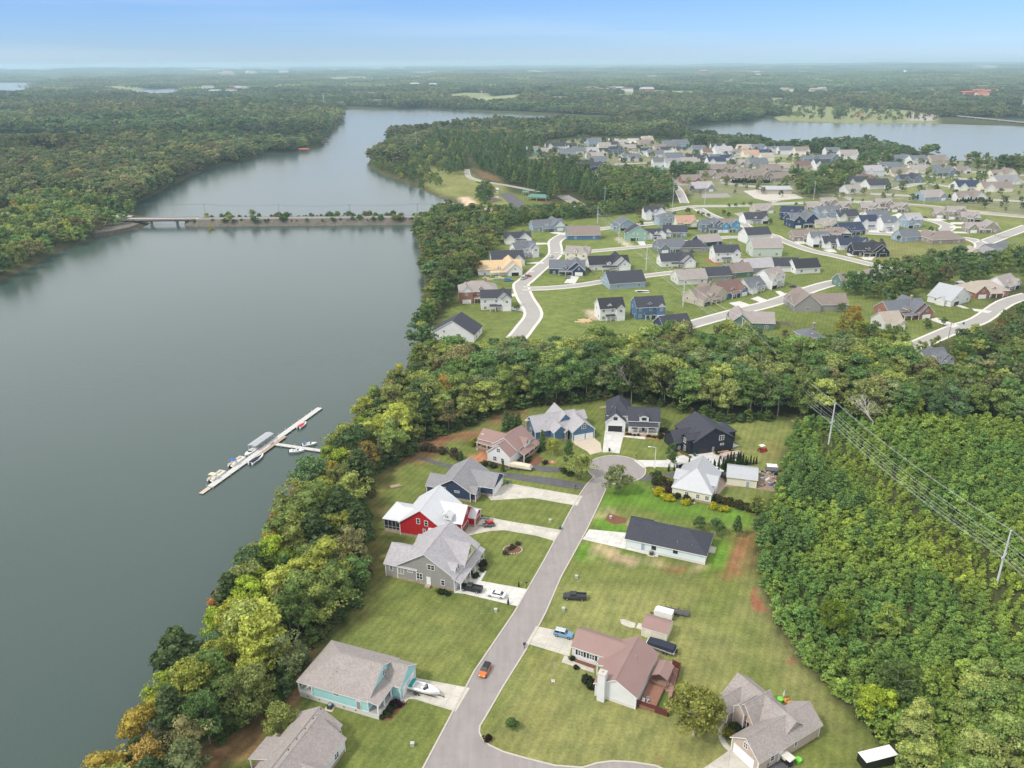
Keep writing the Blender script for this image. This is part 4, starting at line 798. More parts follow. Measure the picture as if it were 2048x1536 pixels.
# ---- generic estate houses, each one built from its own description -
_o1 = ['first','second','third','fourth','fifth','sixth','seventh','eighth','ninth','tenth','eleventh','twelfth','thirteenth','fourteenth','fifteenth','sixteenth','seventeenth','eighteenth','nineteenth']
_o10 = ['','','twenty','thirty','forty','fifty','sixty','seventy','eighty','ninety']
def nth(n):
    n += 1
    if n < 20: return _o1[n-1]
    if n >= 100: return 'hundred and '+nth(n-101) if n > 100 else 'hundredth'
    return _o10[n//10]+(' '+_o1[n % 10-1] if n % 10 else 'th')
def LR(n): return 'leftmost' if n == 0 else nth(n)+' from left'
def gen_house(px, py, wpx, ang, wall, roof, st=1, style='g', seed=0, label='', cat='house', group=None, lod=0, front=1, dep=None):
    r = random.Random(seed); P = G(px, py); dn = (H*F)/math.hypot(P.y, H)
    if cat != 'townhouse':
        if lod == 2: ang += r.choice([10, 14, 20])
        elif py > 572 and px in (1441, 1481, 1524, 1563): ang = 36
        elif px > 1180: ang += 17
    A = math.radians(ang); W = wpx*math.hypot(P.y, H)/F*1.26; W = W/(math.cos(A)+.55*abs(math.sin(A))) if cat != 'townhouse' else W; W = max(10, min(W, 34)); D = dep or min(max(W*.70, 11.5), 17)
    u = Vector((math.cos(A), math.sin(A), 0)); v = Vector((-math.sin(A), math.cos(A), 0))
    low = -min(0, W*math.sin(A))*.0
    org = P-u*W/2+v*(abs(math.sin(A))*W*.35)
    if front < 0: org = org+u*W+v*D; ang = ang+180
    foot(org, ang, 0, W, -2, D, 2)
    h = House(org, ang, label, wall, roof, cat, 'townhouse' if cat == 'townhouse' else 'house', fnd='mid', group=group)
    ze = 3.5 if st == 1 else 6.4; pit = .78 if D < 12.5 else .68
    if style == 'h': h.vol(0, W, 0, D, ze, ze+D/2*.55, 'u', 'hh')
    elif style == 'v': h.vol(0, W, 0, D, ze, ze+W/2*.6, 'v', 'gg')
    elif style == 'x':   # long wing and a cross gable
        h.vol(0, W, D*.18, D*.92, ze, ze+D*.37*pit*1.1, 'u', 'gg'); h.vol(W*.5, W, 0, D, ze, ze+W*.25*.85, 'v', 'gg')
    else: h.vol(0, W, 0, D, ze, ze+D/2*pit, 'u', 'gg')
    gw = 'white' if r.random() < .25 else None
    fw = W*r.uniform(.30, .40); left = r.random() < .5; x0 = 0.3 if left else W-fw-.3
    if style != 'v': h.vol(x0, x0+fw, -1.7, D*.6, ze-.05, ze+fw/2*.9, 'v', 'gg', gwall=gw)
    elif lod < 2: h.vol(-1.5, W*.45, D*.2, D*.6, ze*.9, ze*.9+D*.2*.7, 'u', 'gg')
    if style != 'v' and lod < 2:
        q0, q1 = (x0+fw, min(W-.3, x0+fw+W*.38)) if left else (max(.3, x0-W*.38), x0)
        h.shed(q0, q1, -1.6, .9, min(ze+.2, 3.5), 2.7, 'F')
        for uu in (q0+.25, (q0+q1)/2, q1-.25): h.post(uu, -1.35, 2.75)
        if r.random() < .75:
            dx = (q0+q1)/2; zd = ze+1.5; h.vol(dx-1.3, dx+1.3, 1.2, D*.45, zd, zd+1.1, 'v', 'gg', ins=.2, zb=ze)
            h.win('F', 1.38, dx, zd-.55, .8, .8, 2, pane=lod == 0)
    pl = -1.32 if style != 'v' else .38; gx = x0+fw/2 if style != 'v' else W*.3
    zz = ze-1.1
    dark = r.random() < .3
    h.garage('F', pl, gx, min(4.6, fw*.8), 2.2, BLACKM if dark else TRIM)
    if lod < 2:
        if st == 2: h.win('F', pl, gx, zz, 1.3, 1.3, 2, pane=lod == 0)
        elif fw > 4.5: h.win('F', pl, gx, ze+.9, .8, 1.0, 1, pane=lod == 0)
        ks = [W*.15, W*.5, W*.85]
        for kx in ks:
            if not (x0-.6 < kx < x0+fw+.6): h.win('F', .38, kx, 1.7, 1.2, 1.4, 2, pane=lod == 0)
            if st == 2 and not (x0-.6 < kx < x0+fw+.6): h.win('F', .38, kx, zz, 1.1, 1.3, 2, pane=lod == 0)
        for f_, pl_ in (('L', .38), ('R', W-.38)):
            h.win(f_, pl_, D*.3, 1.7, 1, 1.4, 1, pane=lod == 0); h.win(f_, pl_, D*.65, zz, 1, 1.3, 1, pane=lod == 0)
            if st == 2: h.win(f_, pl_, D*.62, 1.7, 1.1, 1.3, 1, pane=False)
        for kx in (W*.2, W*.75): h.win('B', D-.38, kx, 1.7, 1.4, 1.5, 2, pane=lod == 0)
        h.door('F', .36, W*.5 if not (x0 < W*.5 < x0+fw) else W*(.7 if left else .3), .2, r.choice([TRIM, BLACKM, WOODM]))
    else:
        for kx in (W*.18, W*.55, W*.85):
            if not (x0-.6 < kx < x0+fw+.6): h.win('F', .38, kx, 1.8, 1.3, 1.4, 1, pane=False)
            if st == 2: h.win('F', .38 if not (x0-.6 < kx < x0+fw+.6) else pl, kx, zz, 1.2, 1.3, 1, pane=False)
        h.win('L', .38, D*.5, zz, 1.1, 1.3, 1, pane=False)
    if lod == 0:
        h.vents([(W*.3, D*.75, ze+1.2)])
        if r.random() < .3: h.chimney(W*.7, D*.5, ze+D/2*pit+1.0, 1.0, wallm('stone'), ze)
    h.finish(); return h
WN = dict(white='white', cream='cream', grey='grey', slate='slate grey', blue='blue', lightblue='light blue', teal='teal', navy='navy', midnight='near black', red='red', tan='tan', mint='mint green',
    green='dark green', palegreen='pale green', yellow='yellow', stone='stone', pale='pale grey', icewhite='ice white', brightblue='bright blue', brick='red brick', pinkbrick='pink brick')
RN = dict(charcoal='charcoal', black='black', grey='grey', slate='slate', brown='brown', taupe='grey brown', mauve='mauve', white='white', navy='navy', orange='orange', green='green', silver='silver', wood='bare wood', redbrown='red brown', tan='tan', lilac='pale grey')
MID = [  # px, py, width px, angle, wall, roof, storeys, style, front, extra description
 (903,684,80,-14,'white','charcoal',1,'v',1,''), (993,622,52,4,'white','charcoal',2,'x',1,''), (958,606,66,6,'brick','taupe',2,'h',1,''), (1002,553,76,8,'white','wood',1,'x',1,'unfinished'),
 (1018,533,58,10,'white','charcoal',1,'g',1,''), (1060,518,46,28,'white','slate',2,'x',1,''), (1037,488,46,6,'white','charcoal',1,'x',1,''), (1102,464,58,16,'lightblue','slate',1,'x',1,''),
 (1168,480,54,2,'blue','brown',1,'g',-1,''), (1151,527,44,-16,'cream','taupe',2,'x',1,''), (1134,551,60,-4,'navy','slate',1,'x',1,''), (1222,543,70,-10,'white','black',1,'x',1,''),
 (1258,579,68,-4,'lightblue','charcoal',1,'g',-1,''), (1226,642,46,-6,'white','black',2,'g',1,''), (1302,639,52,-8,'blue','charcoal',2,'g',1,''), (1311,440,36,-12,'white','charcoal',2,'x',1,''),
 (1257,462,42,0,'lightblue','slate',1,'v',1,''), (1275,482,34,-14,'mint','charcoal',2,'v',1,''), (1312,479,34,-16,'white','charcoal',1,'x',1,''), (1338,452,34,-2,'lightblue','slate',2,'h',1,''),
 (1375,454,37,-4,'cream','orange',1,'g',1,''), (1350,474,40,-22,'lightblue','charcoal',1,'g',1,''), (1347,506,50,-6,'slate','slate',1,'g',1,''), (1391,505,46,-12,'grey','charcoal',1,'h',-1,''),
 (1425,494,44,0,'navy','taupe',1,'g',-1,''), (1427,466,38,-8,'slate','slate',2,'x',1,''), (1462,465,34,-8,'brightblue','brown',2,'x',1,''), (1516,448,42,-8,'white','charcoal',1,'g',1,''),
 (1584,441,38,-28,'navy','navy',2,'g',1,''), (1612,456,48,-8,'navy','slate',2,'x',1,''), (1520,488,46,-4,'white','charcoal',2,'g',-1,''), (1535,514,50,-14,'palegreen','taupe',2,'g',-1,''),
 (1455,525,44,-12,'white','charcoal',2,'g',1,''), (1359,536,58,-10,'white','charcoal',1,'x',1,''), (1387,570,54,-8,'pale','taupe',1,'g',-1,''), (1438,564,50,-8,'grey','charcoal',1,'g',-1,''),
 (1486,557,52,2,'green','brown',1,'g',-1,''), (1525,547,54,-4,'grey','lilac',1,'g',-1,''), (1574,544,42,-16,'white','charcoal',1,'g',-1,''), (1618,548,48,-6,'white','black',1,'g',-1,''),
 (1441,610,72,-10,'tan','brown',1,'x',1,''), (1481,598,64,-16,'blue','redbrown',1,'g',1,''), (1524,587,46,-14,'pale','slate',1,'g',1,''), (1563,577,46,-16,'white','taupe',2,'g',1,''),
 (1643,624,90,-16,'grey','brown',1,'x',-1,''), (1505,662,76,-24,'green','taupe',1,'x',-1,''), (1359,668,58,2,'navy','charcoal',1,'g',1,''), (1757,573,42,4,'midnight','brown',2,'h',1,''),
 (1830,641,82,-2,'brick','slate',1,'x',1,''), (1935,612,66,16,'white','silver',1,'v',1,''), (1985,596,70,-8,'brick','tan',1,'h',1,''), (2032,582,50,16,'white','taupe',1,'g',1,''),
 (1950,522,38,-20,'cream','tan',1,'v',1,''), (1985,523,40,-14,'lightblue','grey',1,'v',1,''), (2015,516,56,-14,'slate','slate',1,'x',1,''), (1900,489,62,-8,'stone','brown',1,'h',-1,''),
 (1825,484,40,-2,'lightblue','slate',1,'g',-1,''), (1831,456,32,-4,'lightblue','lilac',2,'g',1,''), (1782,463,30,-6,'white','slate',2,'g',1,''), (1740,460,34,-6,'white','navy',2,'g',1,''),
 (1760,444,40,-10,'white','slate',1,'g',1,''), (1700,442,40,-6,'white','charcoal',1,'g',1,''), (1659,441,38,-12,'lightblue','slate',2,'g',1,''), (1655,457,36,-14,'cream','taupe',1,'x',1,''),
 (1617,484,46,-12,'stone','brown',1,'x',1,''), (1676,476,40,-18,'navy','brown',1,'h',1,''), (1642,494,32,-14,'white','slate',2,'x',1,''), (1668,497,34,-12,'white','charcoal',1,'g',1,''),
 (1709,471,48,-4,'navy','navy',1,'g',1,''), (1713,502,50,-14,'white','navy',1,'x',1,''), (1744,513,54,-16,'midnight','black',1,'x',1,''), (1530,427,34,-6,'tan','taupe',1,'g',1,''),
 (1700,577,30,-6,'green','brown',1,'g',1,''), (1885,738,52,0,'pale','slate',1,'x',1,''), (1628,690,30,-10,'grey','slate',1,'h',1,'half hidden'), (1790,660,40,-4,'pale','tan',1,'g',1,'half hidden'),
]
FARH = [(1071,309,24,10,'teal','brown',2),(1097,309,32,2,'grey','taupe',1),(1113,298,34,-4,'white','charcoal',1),(1136,311,28,0,'lightblue','slate',1),(1124,325,24,-6,'tan','brown',1),(1143,298,18,-6,'white','charcoal',1),
 (1164,308,28,-4,'white','slate',1),(1176,286,18,-4,'navy','navy',1),(1190,308,26,-4,'grey','lilac',1),(1190,292,22,-8,'lightblue','slate',2),(1193,318,30,0,'white','taupe',1),(1197,328,30,-4,'grey','slate',1),(1214,309,24,-6,'cream','charcoal',1),
 (1236,309,26,-4,'slate','charcoal',2),(1156,332,22,-20,'lightblue','slate',1),(1173,335,28,-8,'white','charcoal',1),(1195,345,34,-8,'navy','charcoal',2),(1196,357,22,-18,'white','tan',1),(1219,342,18,-10,'white','brown',1),(1237,344,24,-6,'slate','slate',1),
 (1260,301,22,-4,'tan','taupe',1),(1229,294,20,-4,'white','charcoal',1),(1248,289,18,-4,'white','tan',1),(1211,297,22,-4,'cream','taupe',1),(1267,323,34,-2,'white','slate',1),(1292,311,20,-14,'white','navy',2),(1312,314,26,-8,'white','slate',1),
 (1293,292,24,-4,'tan','brown',1),(1297,282,20,-4,'cream','tan',1),(1322,300,20,-8,'tan','brown',1),(1341,297,22,-10,'grey','slate',2),(1336,310,24,-18,'white','charcoal',2),(1364,296,26,-10,'lightblue','slate',2),(1350,320,30,-4,'grey','slate',1),
 (1325,335,28,-6,'white','slate',2),(1347,336,26,-6,'white','grey',2),(1360,327,28,-4,'slate','slate',1),(1371,311,26,-6,'yellow','charcoal',2),(1380,330,28,-4,'tan','taupe',1),(1382,321,18,-4,'cream','charcoal',1),(1404,323,24,-8,'white','charcoal',1),
 (1398,307,22,-6,'lightblue','slate',2),(1421,310,24,-4,'pale','redbrown',1),(1439,298,24,-8,'white','charcoal',1),(1450,311,32,-4,'white','lilac',2),(1434,322,22,-6,'white','slate',1),(1457,322,24,-6,'white','navy',1),(1413,329,20,-6,'cream','charcoal',1),
 (1435,334,30,-8,'white','navy',2),(1477,311,26,-6,'white','brown',1),(1493,302,26,-8,'cream','tan',1),(1504,314,26,-6,'cream','orange',1),(1520,304,24,-4,'lightblue','slate',2),(1418,357,28,-6,'stone','brown',1),(1440,349,28,-6,'stone','brown',2),
 (1463,349,28,-6,'stone','brown',2),(1452,362,26,-6,'stone','brown',1),(1474,362,26,-6,'stone','brown',1),(1491,351,22,-6,'stone','brown',1),(1513,361,34,-4,'stone','brown',1),(1495,334,28,-6,'stone','taupe',1),(1320,352,38,-2,'tan','green',1),
 (1411,384,40,-4,'grey','lilac',1),(1384,367,32,-4,'brick','brown',1),(1548,308,22,-8,'white','slate',2),(1574,310,25,-6,'white','slate',2),(1605,311,24,-6,'cream','brown',2),(1534,311,24,-4,'navy','navy',1),(1536,323,22,-6,'cream','tan',2),
 (1519,337,32,-6,'grey','slate',2),(1624,328,24,-4,'slate','slate',2),(1608,338,30,-8,'tan','redbrown',1),(1646,338,26,-4,'white','charcoal',2),(1663,328,34,-6,'slate','slate',2),(1667,312,24,-6,'pale','slate',2),(1700,319,30,-6,'white','taupe',2),
 (1698,332,22,-6,'slate','navy',1),(1577,342,26,-6,'white','taupe',1),(1545,352,34,-4,'stone','brown',2),(1527,363,34,-4,'stone','brown',2),(1563,363,34,-4,'stone','brown',1),(1777,321,26,-4,'cream','tan',1),(1809,328,30,-10,'lightblue','slate',2),
 (1841,331,30,-10,'white','slate',2),(1882,331,34,-6,'tan','brown',2),(1756,347,34,-6,'white','charcoal',1),(1782,341,34,-8,'pale','slate',1),(1752,354,38,-6,'white','lilac',2),(1808,353,36,-6,'cream','brown',1),(1843,347,34,-6,'cream','taupe',1),
 (1872,346,30,-8,'yellow','slate',1),(1899,352,32,-8,'slate','slate',1),(1929,347,26,-8,'white','brown',1),(1714,371,32,-8,'white','charcoal',1),(1738,365,30,-6,'brick','redbrown',1),(1712,387,32,-2,'white','taupe',1),(1764,378,44,-6,'white','charcoal',1),
 (1827,366,40,-6,'slate','charcoal',1),(1940,381,40,-8,'white','navy',1),(1997,384,48,-8,'cream','brown',1),(2014,356,42,-6,'cream','brown',1),(2022,370,48,-6,'pale','grey',1),(1874,402,44,-6,'lightblue','taupe',1),(1948,404,48,-4,'white','brown',1)]
TOWN = [(1634,423,28,0),(1659,420,26,0),(1686,421,28,0),(1743,424,30,-2),(1769,422,26,-2),(1801,424,30,-2),(1889,436,28,-6),(1914,439,28,-8),(1943,444,28,-8),(1967,466,50,-4)]
ORDN = [LR(k) for k in range(60)]
def compass(n): return LR(n)
def label_rows(rows, where, f):
    keys = {}
    for i, r_ in enumerate(rows): keys.setdefault(f(r_), []).append(i)
    lab = {}
    for k, L in keys.items():
        L = sorted(L, key=lambda i: rows[i][0])
        for n, i in enumerate(L): lab[i] = k+' '+where if len(L) == 1 else (k+' '+where+', '+(compass(n) or '%dth from left' % (n+1)))
    return lab
lab = label_rows(MID, 'in the estate beyond the woods', lambda r: '%s%s %s %s roofed house' % (r[9]+' ' if r[9] else '', 'tall' if r[6] == 2 else 'low', WN[r[4]], RN[r[5]]))
for i, r_ in enumerate(MID): gen_house(r_[0], r_[1], r_[2], r_[3], r_[4], r_[5], r_[6], r_[7], 100+i, lab[i], front=r_[8], lod=0 if r_[1] > 500 else 1)
lab = label_rows(FARH, 'in the village near the far lake', lambda r: '%s %s %s roofed house' % ('tall' if r[6] == 2 else 'low', WN[r[4]], RN[r[5]]))
for i, r_ in enumerate(FARH): gen_house(r_[0], r_[1], r_[2], r_[3], r_[4], r_[5], r_[6], ['g', 'x', 'g'][i % 3], 400+i, lab[i], lod=2)
for i, r_ in enumerate(TOWN): gen_house(r_[0], r_[1], r_[2], r_[3], 'stone', 'taupe', 2 if i in (1, 4, 7) else 1, 'x', 700+i, 'stone townhouse with a grey brown gabled roof along the upper street, '+ORDN[i], 'townhouse', 'row of stone townhouses', lod=1, dep=12)

# ------------------------------------------------------------------ trees
def leafy(blobs, per, size, seed, mat_, core=True, droop=0., aspect=1.0):
    "blobs: (x, y, z, r, rz) clumps; every clump carries per small leaf faces on its outside"
    r = np.random.default_rng(seed); V = []; Fc = []
    n = len(blobs)*per; B = np.repeat(np.array(blobs, float), per, axis=0)
    d = r.normal(size=(n, 3)); d[:, 2] = np.abs(d[:, 2])*.9-.18*r.random(n)*3; d /= np.linalg.norm(d, axis=1)[:, None]
    rad = r.uniform(.72, 1.08, n)
    p = B[:, :3]+d*np.stack([B[:, 3], B[:, 3], B[:, 4]], 1)*rad[:, None]
    nn = d+r.normal(size=(n, 3))*.55; nn /= np.linalg.norm(nn, axis=1)[:, None]
    t_ = np.cross(nn, r.normal(size=(n, 3))); t_ /= np.linalg.norm(t_, axis=1)[:, None]; b_ = np.cross(nn, t_)
    s = size*r.uniform(.6, 1.4, n)[:, None]
    q = np.stack([p-t_*s*.5*aspect, p-b_*s*.42+nn*s*.1, p+t_*s*.5*aspect, p+b_*s*.42-nn*s*.08], 1).reshape(-1, 3)
    V = q.tolist(); Fc = [(4*k, 4*k+1, 4*k+2, 4*k+3) for k in range(n)]
    if core:
        for (x, y, z, a, c) in blobs[::2]:
            m = len(V); ic = [(0,0,1),(.9,0,.3),(.28,.85,.3),(-.72,.53,.3),(-.72,-.53,.3),(.28,-.85,.3),(.72,.53,-.4),(-.28,.85,-.4),(-.9,0,-.4),(-.28,-.85,-.4),(.72,-.53,-.4),(0,0,-.8)]
            V += [(x+i*a*.72, y+j*a*.72, z+k*c*.72) for i, j, k in ic]
            for f in ((0,1,2),(0,2,3),(0,3,4),(0,4,5),(0,5,1),(1,6,2),(2,7,3),(3,8,4),(4,9,5),(5,10,1),(6,7,2),(7,8,3),(8,9,4),(9,10,5),(10,6,1),(6,11,7),(7,11,8),(8,11,9),(9,11,10),(10,11,6)): Fc.append(tuple(m+k for k in f))
    return mesh_from('crown', V, Fc, mat_, recalc=False)
def broad_blobs(seed, n=40, Ht=12., R=5., low=.28):
    r = random.Random(seed); out = []; lob = [(r.uniform(0, 6.28), r.uniform(.75, 1.2)) for _ in range(5)]
    for k in range(n):
        zz = r.random()**.8; th = r.uniform(0, 6.28); 
        prof = math.sqrt(max(0, 1-((zz-.38)/.66)**2)); w_ = 1+.28*sum(math.cos(th*1-l[0])*(l[1]-1) for l in lob)
        w_ *= 1+.22*math.sin(3*th+seed)+.15*math.sin(5*th+2*seed)+.12*math.sin(7*th+zz*9)
        rad = R*prof*(r.uniform(.25, .95)**.5)*w_*.86
        out.append((rad*math.cos(th), rad*math.sin(th), Ht*(low+zz*(1-low)*.93), R*r.uniform(.15, .36), R*r.uniform(.13, .27)))
    return out
def pine_blobs(seed, n=34, Ht=13., R=3.4, low=.3):
    r = random.Random(seed); out = []
    for k in range(n):
        zz = (k+.5)/n; th = k*2.4+r.uniform(-.3, .3); rad = R*(1-zz**1.6)*r.uniform(.35, .9); out.append((rad*math.cos(th), rad*math.sin(th), Ht*(low+zz*(1-low)*.97), R*.30*(1.25-zz*.6), R*.17))
    return out
def cone_blobs(seed, n=22, Ht=5., R=1.1):
    r = random.Random(seed); out = []
    for k in range(n):
        zz = (k+.5)/n; th = k*2.4; rad = R*(1-zz)**.7*r.uniform(.3, .6); out.append((rad*math.cos(th), rad*math.sin(th), .1+Ht*zz*.95, R*.5*(1.15-zz*.8), R*.6*(1.1-zz*.5)))
    return out
def trunk_mesh(Ht, r0, seed, m_, limbs=5, lean=0.):
    q = MB(); r = random.Random(seed); top = Ht*.72; pts = [Vector((0,0,-.4))]
    for k in range(1, 5): pts.append(Vector((r.uniform(-.2,.2)*k*.4+lean*k, r.uniform(-.2,.2)*k*.4, top*k/4)))
    for k in range(4): q.tube(pts[k], pts[k+1], r0*(1-.19*k), r0*(1-.19*(k+1)), 6)
    for k in range(limbs):
        a = r.uniform(0, 6.28); b_ = pts[2].lerp(pts[4], r.random()); L = Ht*r.uniform(.18, .3); e = b_+Vector((math.cos(a)*L*.8, math.sin(a)*L*.8, L*.7)); q.tube(b_, e, r0*.4, r0*.12, 5)
    return q.me('trunk', m_)
def bare_mesh(seed, Ht, m_):
    q = MB(); r = random.Random(seed)
    def br(p, d, L, rad, k):
        e = p+d*L; q.tube(p, e, rad, rad*.68, 5 if k > 2 else 4, cap=False)
        if k == 0: return
        for _ in range(3 if k > 1 else 2):
            dd = (d+Vector((r.uniform(-.8,.8), r.uniform(-.8,.8), r.uniform(-.15,.6)))).normalized(); br(e, dd, L*r.uniform(.6, .82), rad*.62, k-1)
    br(Vector((0,0,-.3)), Vector((0,0,1)), Ht*.34, .22, 5); return q.me('branches', m_)
NB = [broad_blobs(10+i, [40,30,48,36,26,44][i], 12, 5, [.28,.2,.34,.22,.3,.25][i]) for i in range(6)]
CROWN = [leafy(b_, 84, .50, 20+i, LEAF) for i, b_ in enumerate(NB)]
TRUNK = [trunk_mesh(12, .26, 40+i, BARK if i % 3 else BARKP) for i in range(6)]
PINE = [leafy(pine_blobs(50+i), 60, .55, 60+i, LEAF, aspect=1.3) for i in range(3)]; PTR = trunk_mesh(13, .2, 70, BARK, 3)
CONE = [leafy(cone_blobs(80+i), 60, .28, 81+i, LEAF) for i in range(2)]
SHRUB = [leafy([(random.Random(i).uniform(-.4,.4), random.Random(i+9).uniform(-.4,.4), .35+.1*k, .45, .4) for k in range(4)]+[(.35,.2,.3,.35,.35),(-.35,.1,.35,.35,.35),(0,-.35,.3,.35,.35)], 60, .2, 90+i, LEAF) for i in range(3)]
SAPB = [[(random.Random(i*9+k).uniform(-1.1, 1.1)*(1-k/14), random.Random(i*7+k+3).uniform(-1.1, 1.1)*(1-k/14), .5+k*.36, .75*(1.15-k/16), .55) for k in range(11)] for i in range(4)]
SAP = [leafy(b_, 44, .36, 110+i, LEAF) for i, b_ in enumerate(SAPB)]
def inst_coll(name, meshes):
    c = bpy.data.collections.new(name)
    for i, m_ in enumerate(meshes):
        o = bpy.data.objects.new('%s_%02d' % (name, i), m_); c.objects.link(o)
    return c
def swap(m_, mt):
    n = m_.copy(); 
    for k in range(len(n.materials)):
        if n.materials[k] == LEAF: n.materials[k] = mt
    return n
midm = [leafy(broad_blobs(200+i, 26, 12, 5, .2), 26, .95, 210+i, LEAFM) for i in range(5)]
pinm = [leafy(pine_blobs(230+i, 20), 24, .9, 240+i, LEAFM, aspect=1.3) for i in range(3)]
farm = [leafy(broad_blobs(260+i, 13, 12, 5.4, .15), 10, 2.0, 270+i, LEAFF) for i in range(4)]
nearI = [swap(m_, LEAFI) for m_ in CROWN]; sapI = [swap(m_, LEAFI) for m_ in SAP]; pineI = [swap(m_, LEAFI) for m_ in PINE]
def patch_mesh(seed):
    r = random.Random(seed); bl = [(r.gauss(0, 28), r.gauss(0, 28), r.uniform(4, 9), r.uniform(5, 8), r.uniform(4, 7)) for _ in range(46)]
    return leafy(bl, 12, 4.5, seed, LEAFF)
patm = [patch_mesh(300+i) for i in range(4)]
PROT = inst_coll('tree_kinds', nearI+midm+pinm+farm+patm+sapI+pineI)    # 0-5 near, 6-10 mid, 11-13 pine, 14-17 far, 18-21 patch, 22-25 sapling, 26-28 near pine
TREE_IDX = dict(near=(0,6), mid=(6,11), pine=(11,14), far=(14,18), patch=(18,22), sap=(22,26), npine=(26,29))
def scatter(name, P, vid, rot, scl, tint, kind='stuff', label=None, cat=None):
    n = len(P); me = bpy.data.meshes.new(name); me.vertices.add(n); me.vertices.foreach_set('co', np.asarray(P, np.float32).reshape(-1))
    a = me.attributes.new('vid', 'INT', 'POINT'); a.data.foreach_set('value', np.asarray(vid, np.int32))
    a = me.attributes.new('rot', 'FLOAT_VECTOR', 'POINT'); a.data.foreach_set('vector', np.stack([np.zeros(n), np.zeros(n), rot], 1).astype(np.float32).reshape(-1))
    a = me.attributes.new('scl', 'FLOAT_VECTOR', 'POINT'); a.data.foreach_set('vector', np.asarray(scl, np.float32).reshape(-1))
    a = me.attributes.new('tint', 'FLOAT_COLOR', 'POINT'); a.data.foreach_set('color', np.concatenate([tint, np.ones((n, 1))], 1).astype(np.float32).reshape(-1))
    me.update(); o = link(name, me); tag(o, label, cat, None, kind); me.materials.append(LEAFI)
    ng = bpy.data.node_groups.get('place_trees')
    if ng is None:
        ng = bpy.data.node_groups.new('place_trees', 'GeometryNodeTree'); ng.interface.new_socket('Geometry', in_out='INPUT', socket_type='NodeSocketGeometry'); ng.interface.new_socket('Geometry', in_out='OUTPUT', socket_type='NodeSocketGeometry')
        N = ng.nodes; gi = N.new('NodeGroupInput'); go = N.new('NodeGroupOutput'); ip = N.new('GeometryNodeInstanceOnPoints'); ci = N.new('GeometryNodeCollectionInfo')
        ci.inputs['Collection'].default_value = PROT; ci.inputs['Separate Children'].default_value = True; ci.inputs['Reset Children'].default_value = True
        def at_(nm, ty):
            q = N.new('GeometryNodeInputNamedAttribute'); q.data_type = ty; q.inputs['Name'].default_value = nm; return q
        L = ng.links; ai = at_('vid', 'INT'); ar = at_('rot', 'FLOAT_VECTOR'); as_ = at_('scl', 'FLOAT_VECTOR')
        L.new(gi.outputs[0], ip.inputs['Points']); L.new(ci.outputs[0], ip.inputs['Instance']); ip.inputs['Pick Instance'].default_value = True
        L.new(ai.outputs['Attribute'], ip.inputs['Instance Index']); L.new(ar.outputs['Attribute'], ip.inputs['Rotation']); L.new(as_.outputs['Attribute'], ip.inputs['Scale'])
        L.new(ip.outputs[0], go.inputs[0])
    md = o.modifiers.new('trees', 'NODES'); md.node_group = ng; return o
GRN = 2.5*np.array([(.060,.088,.026),(.045,.072,.024),(.078,.100,.030),(.095,.108,.036),(.052,.080,.034),(.110,.125,.036),(.066,.078,.034),(.130,.140,.030),(.085,.080,.036),(.135,.100,.030)])
GW = np.array([20,20,16,9,16,5,9,2,4,.6])
def tints(n, rg, w_=GW, bright=1.): 
    i = rg.choice(len(GRN), n, p=w_/w_.sum()); return GRN[i]*bright*rg.uniform(.75, 1.3, (n, 1)), i
def jgrid(x0, x1, y0, y1, s, rg):
    xs = np.arange(x0, x1, s); ys = np.arange(y0, y1, s*.87); Xg, Yg = np.meshgrid(xs, ys); Xg = Xg+(np.arange(len(ys)) % 2)[:, None]*s/2
    return (Xg+rg.uniform(-.36, .36, Xg.shape)*s).ravel(), (Yg+rg.uniform(-.36, .36, Xg.shape)*s).ravel()
def clear(Xp, Yp, m_=2.0):
    k = np.ones(Xp.shape, bool)
    for P, wd in ROADS:
        xs = [p[0] for p in P]; ys = [p[1] for p in P]; bb = (Xp > min(xs)-20) & (Xp < max(xs)+20) & (Yp > min(ys)-20) & (Yp < max(ys)+20) & k
        if bb.any(): i = np.where(bb)[0]; k[i[segdist(P, Xp[i], Yp[i], False) < wd+m_]] = False
    for P in FOOT:
        xs = [p[0] for p in P]; ys = [p[1] for p in P]; bb = (Xp > min(xs)) & (Xp < max(xs)) & (Yp > min(ys)) & (Yp < max(ys)) & k
        if bb.any(): i = np.where(bb)[0]; k[i[inside(P, Xp[i], Yp[i])]] = False
    return k
def fill(poly, s, rg, c=c0, sdmin=1.0, m_=2.0, holes=()):
    P = GP(poly, c) if poly is not None else None
    xs = [p.x for p in P]; ys = [p.y for p in P]; Xp, Yp = jgrid(min(xs), max(xs), max(min(ys), 40), max(ys), s, rg)
    k = inside(P, Xp, Yp); Xp, Yp = Xp[k], Yp[k]
    k = (np.abs(np.arctan2(Xp, Yp)) < math.radians(41)); Xp, Yp = Xp[k], Yp[k]
    for hp in holes:
        k = ~inside(GP(hp), Xp, Yp); Xp, Yp = Xp[k], Yp[k]
    k = (lake_sd(Xp, Yp) > sdmin) & clear(Xp, Yp, m_); return Xp[k], Yp[k]
rg = np.random.default_rng(11)
TR = []   # near and middle distance trees: x, y, kind, height, tint index, tint
def addw(poly, s, hmin, hmax, kind='b', w_=GW, bright=1., c=c0, sdmin=1., wood='', holes=(), m_=2.):
    Xp, Yp = fill(poly, s, rg, c, sdmin, m_, holes); tn, ti = tints(len(Xp), rg, w_, bright)
    for i in range(len(Xp)): TR.append((Xp[i], Yp[i], kind, rg.uniform(hmin, hmax), ti[i], tuple(tn[i]), wood))
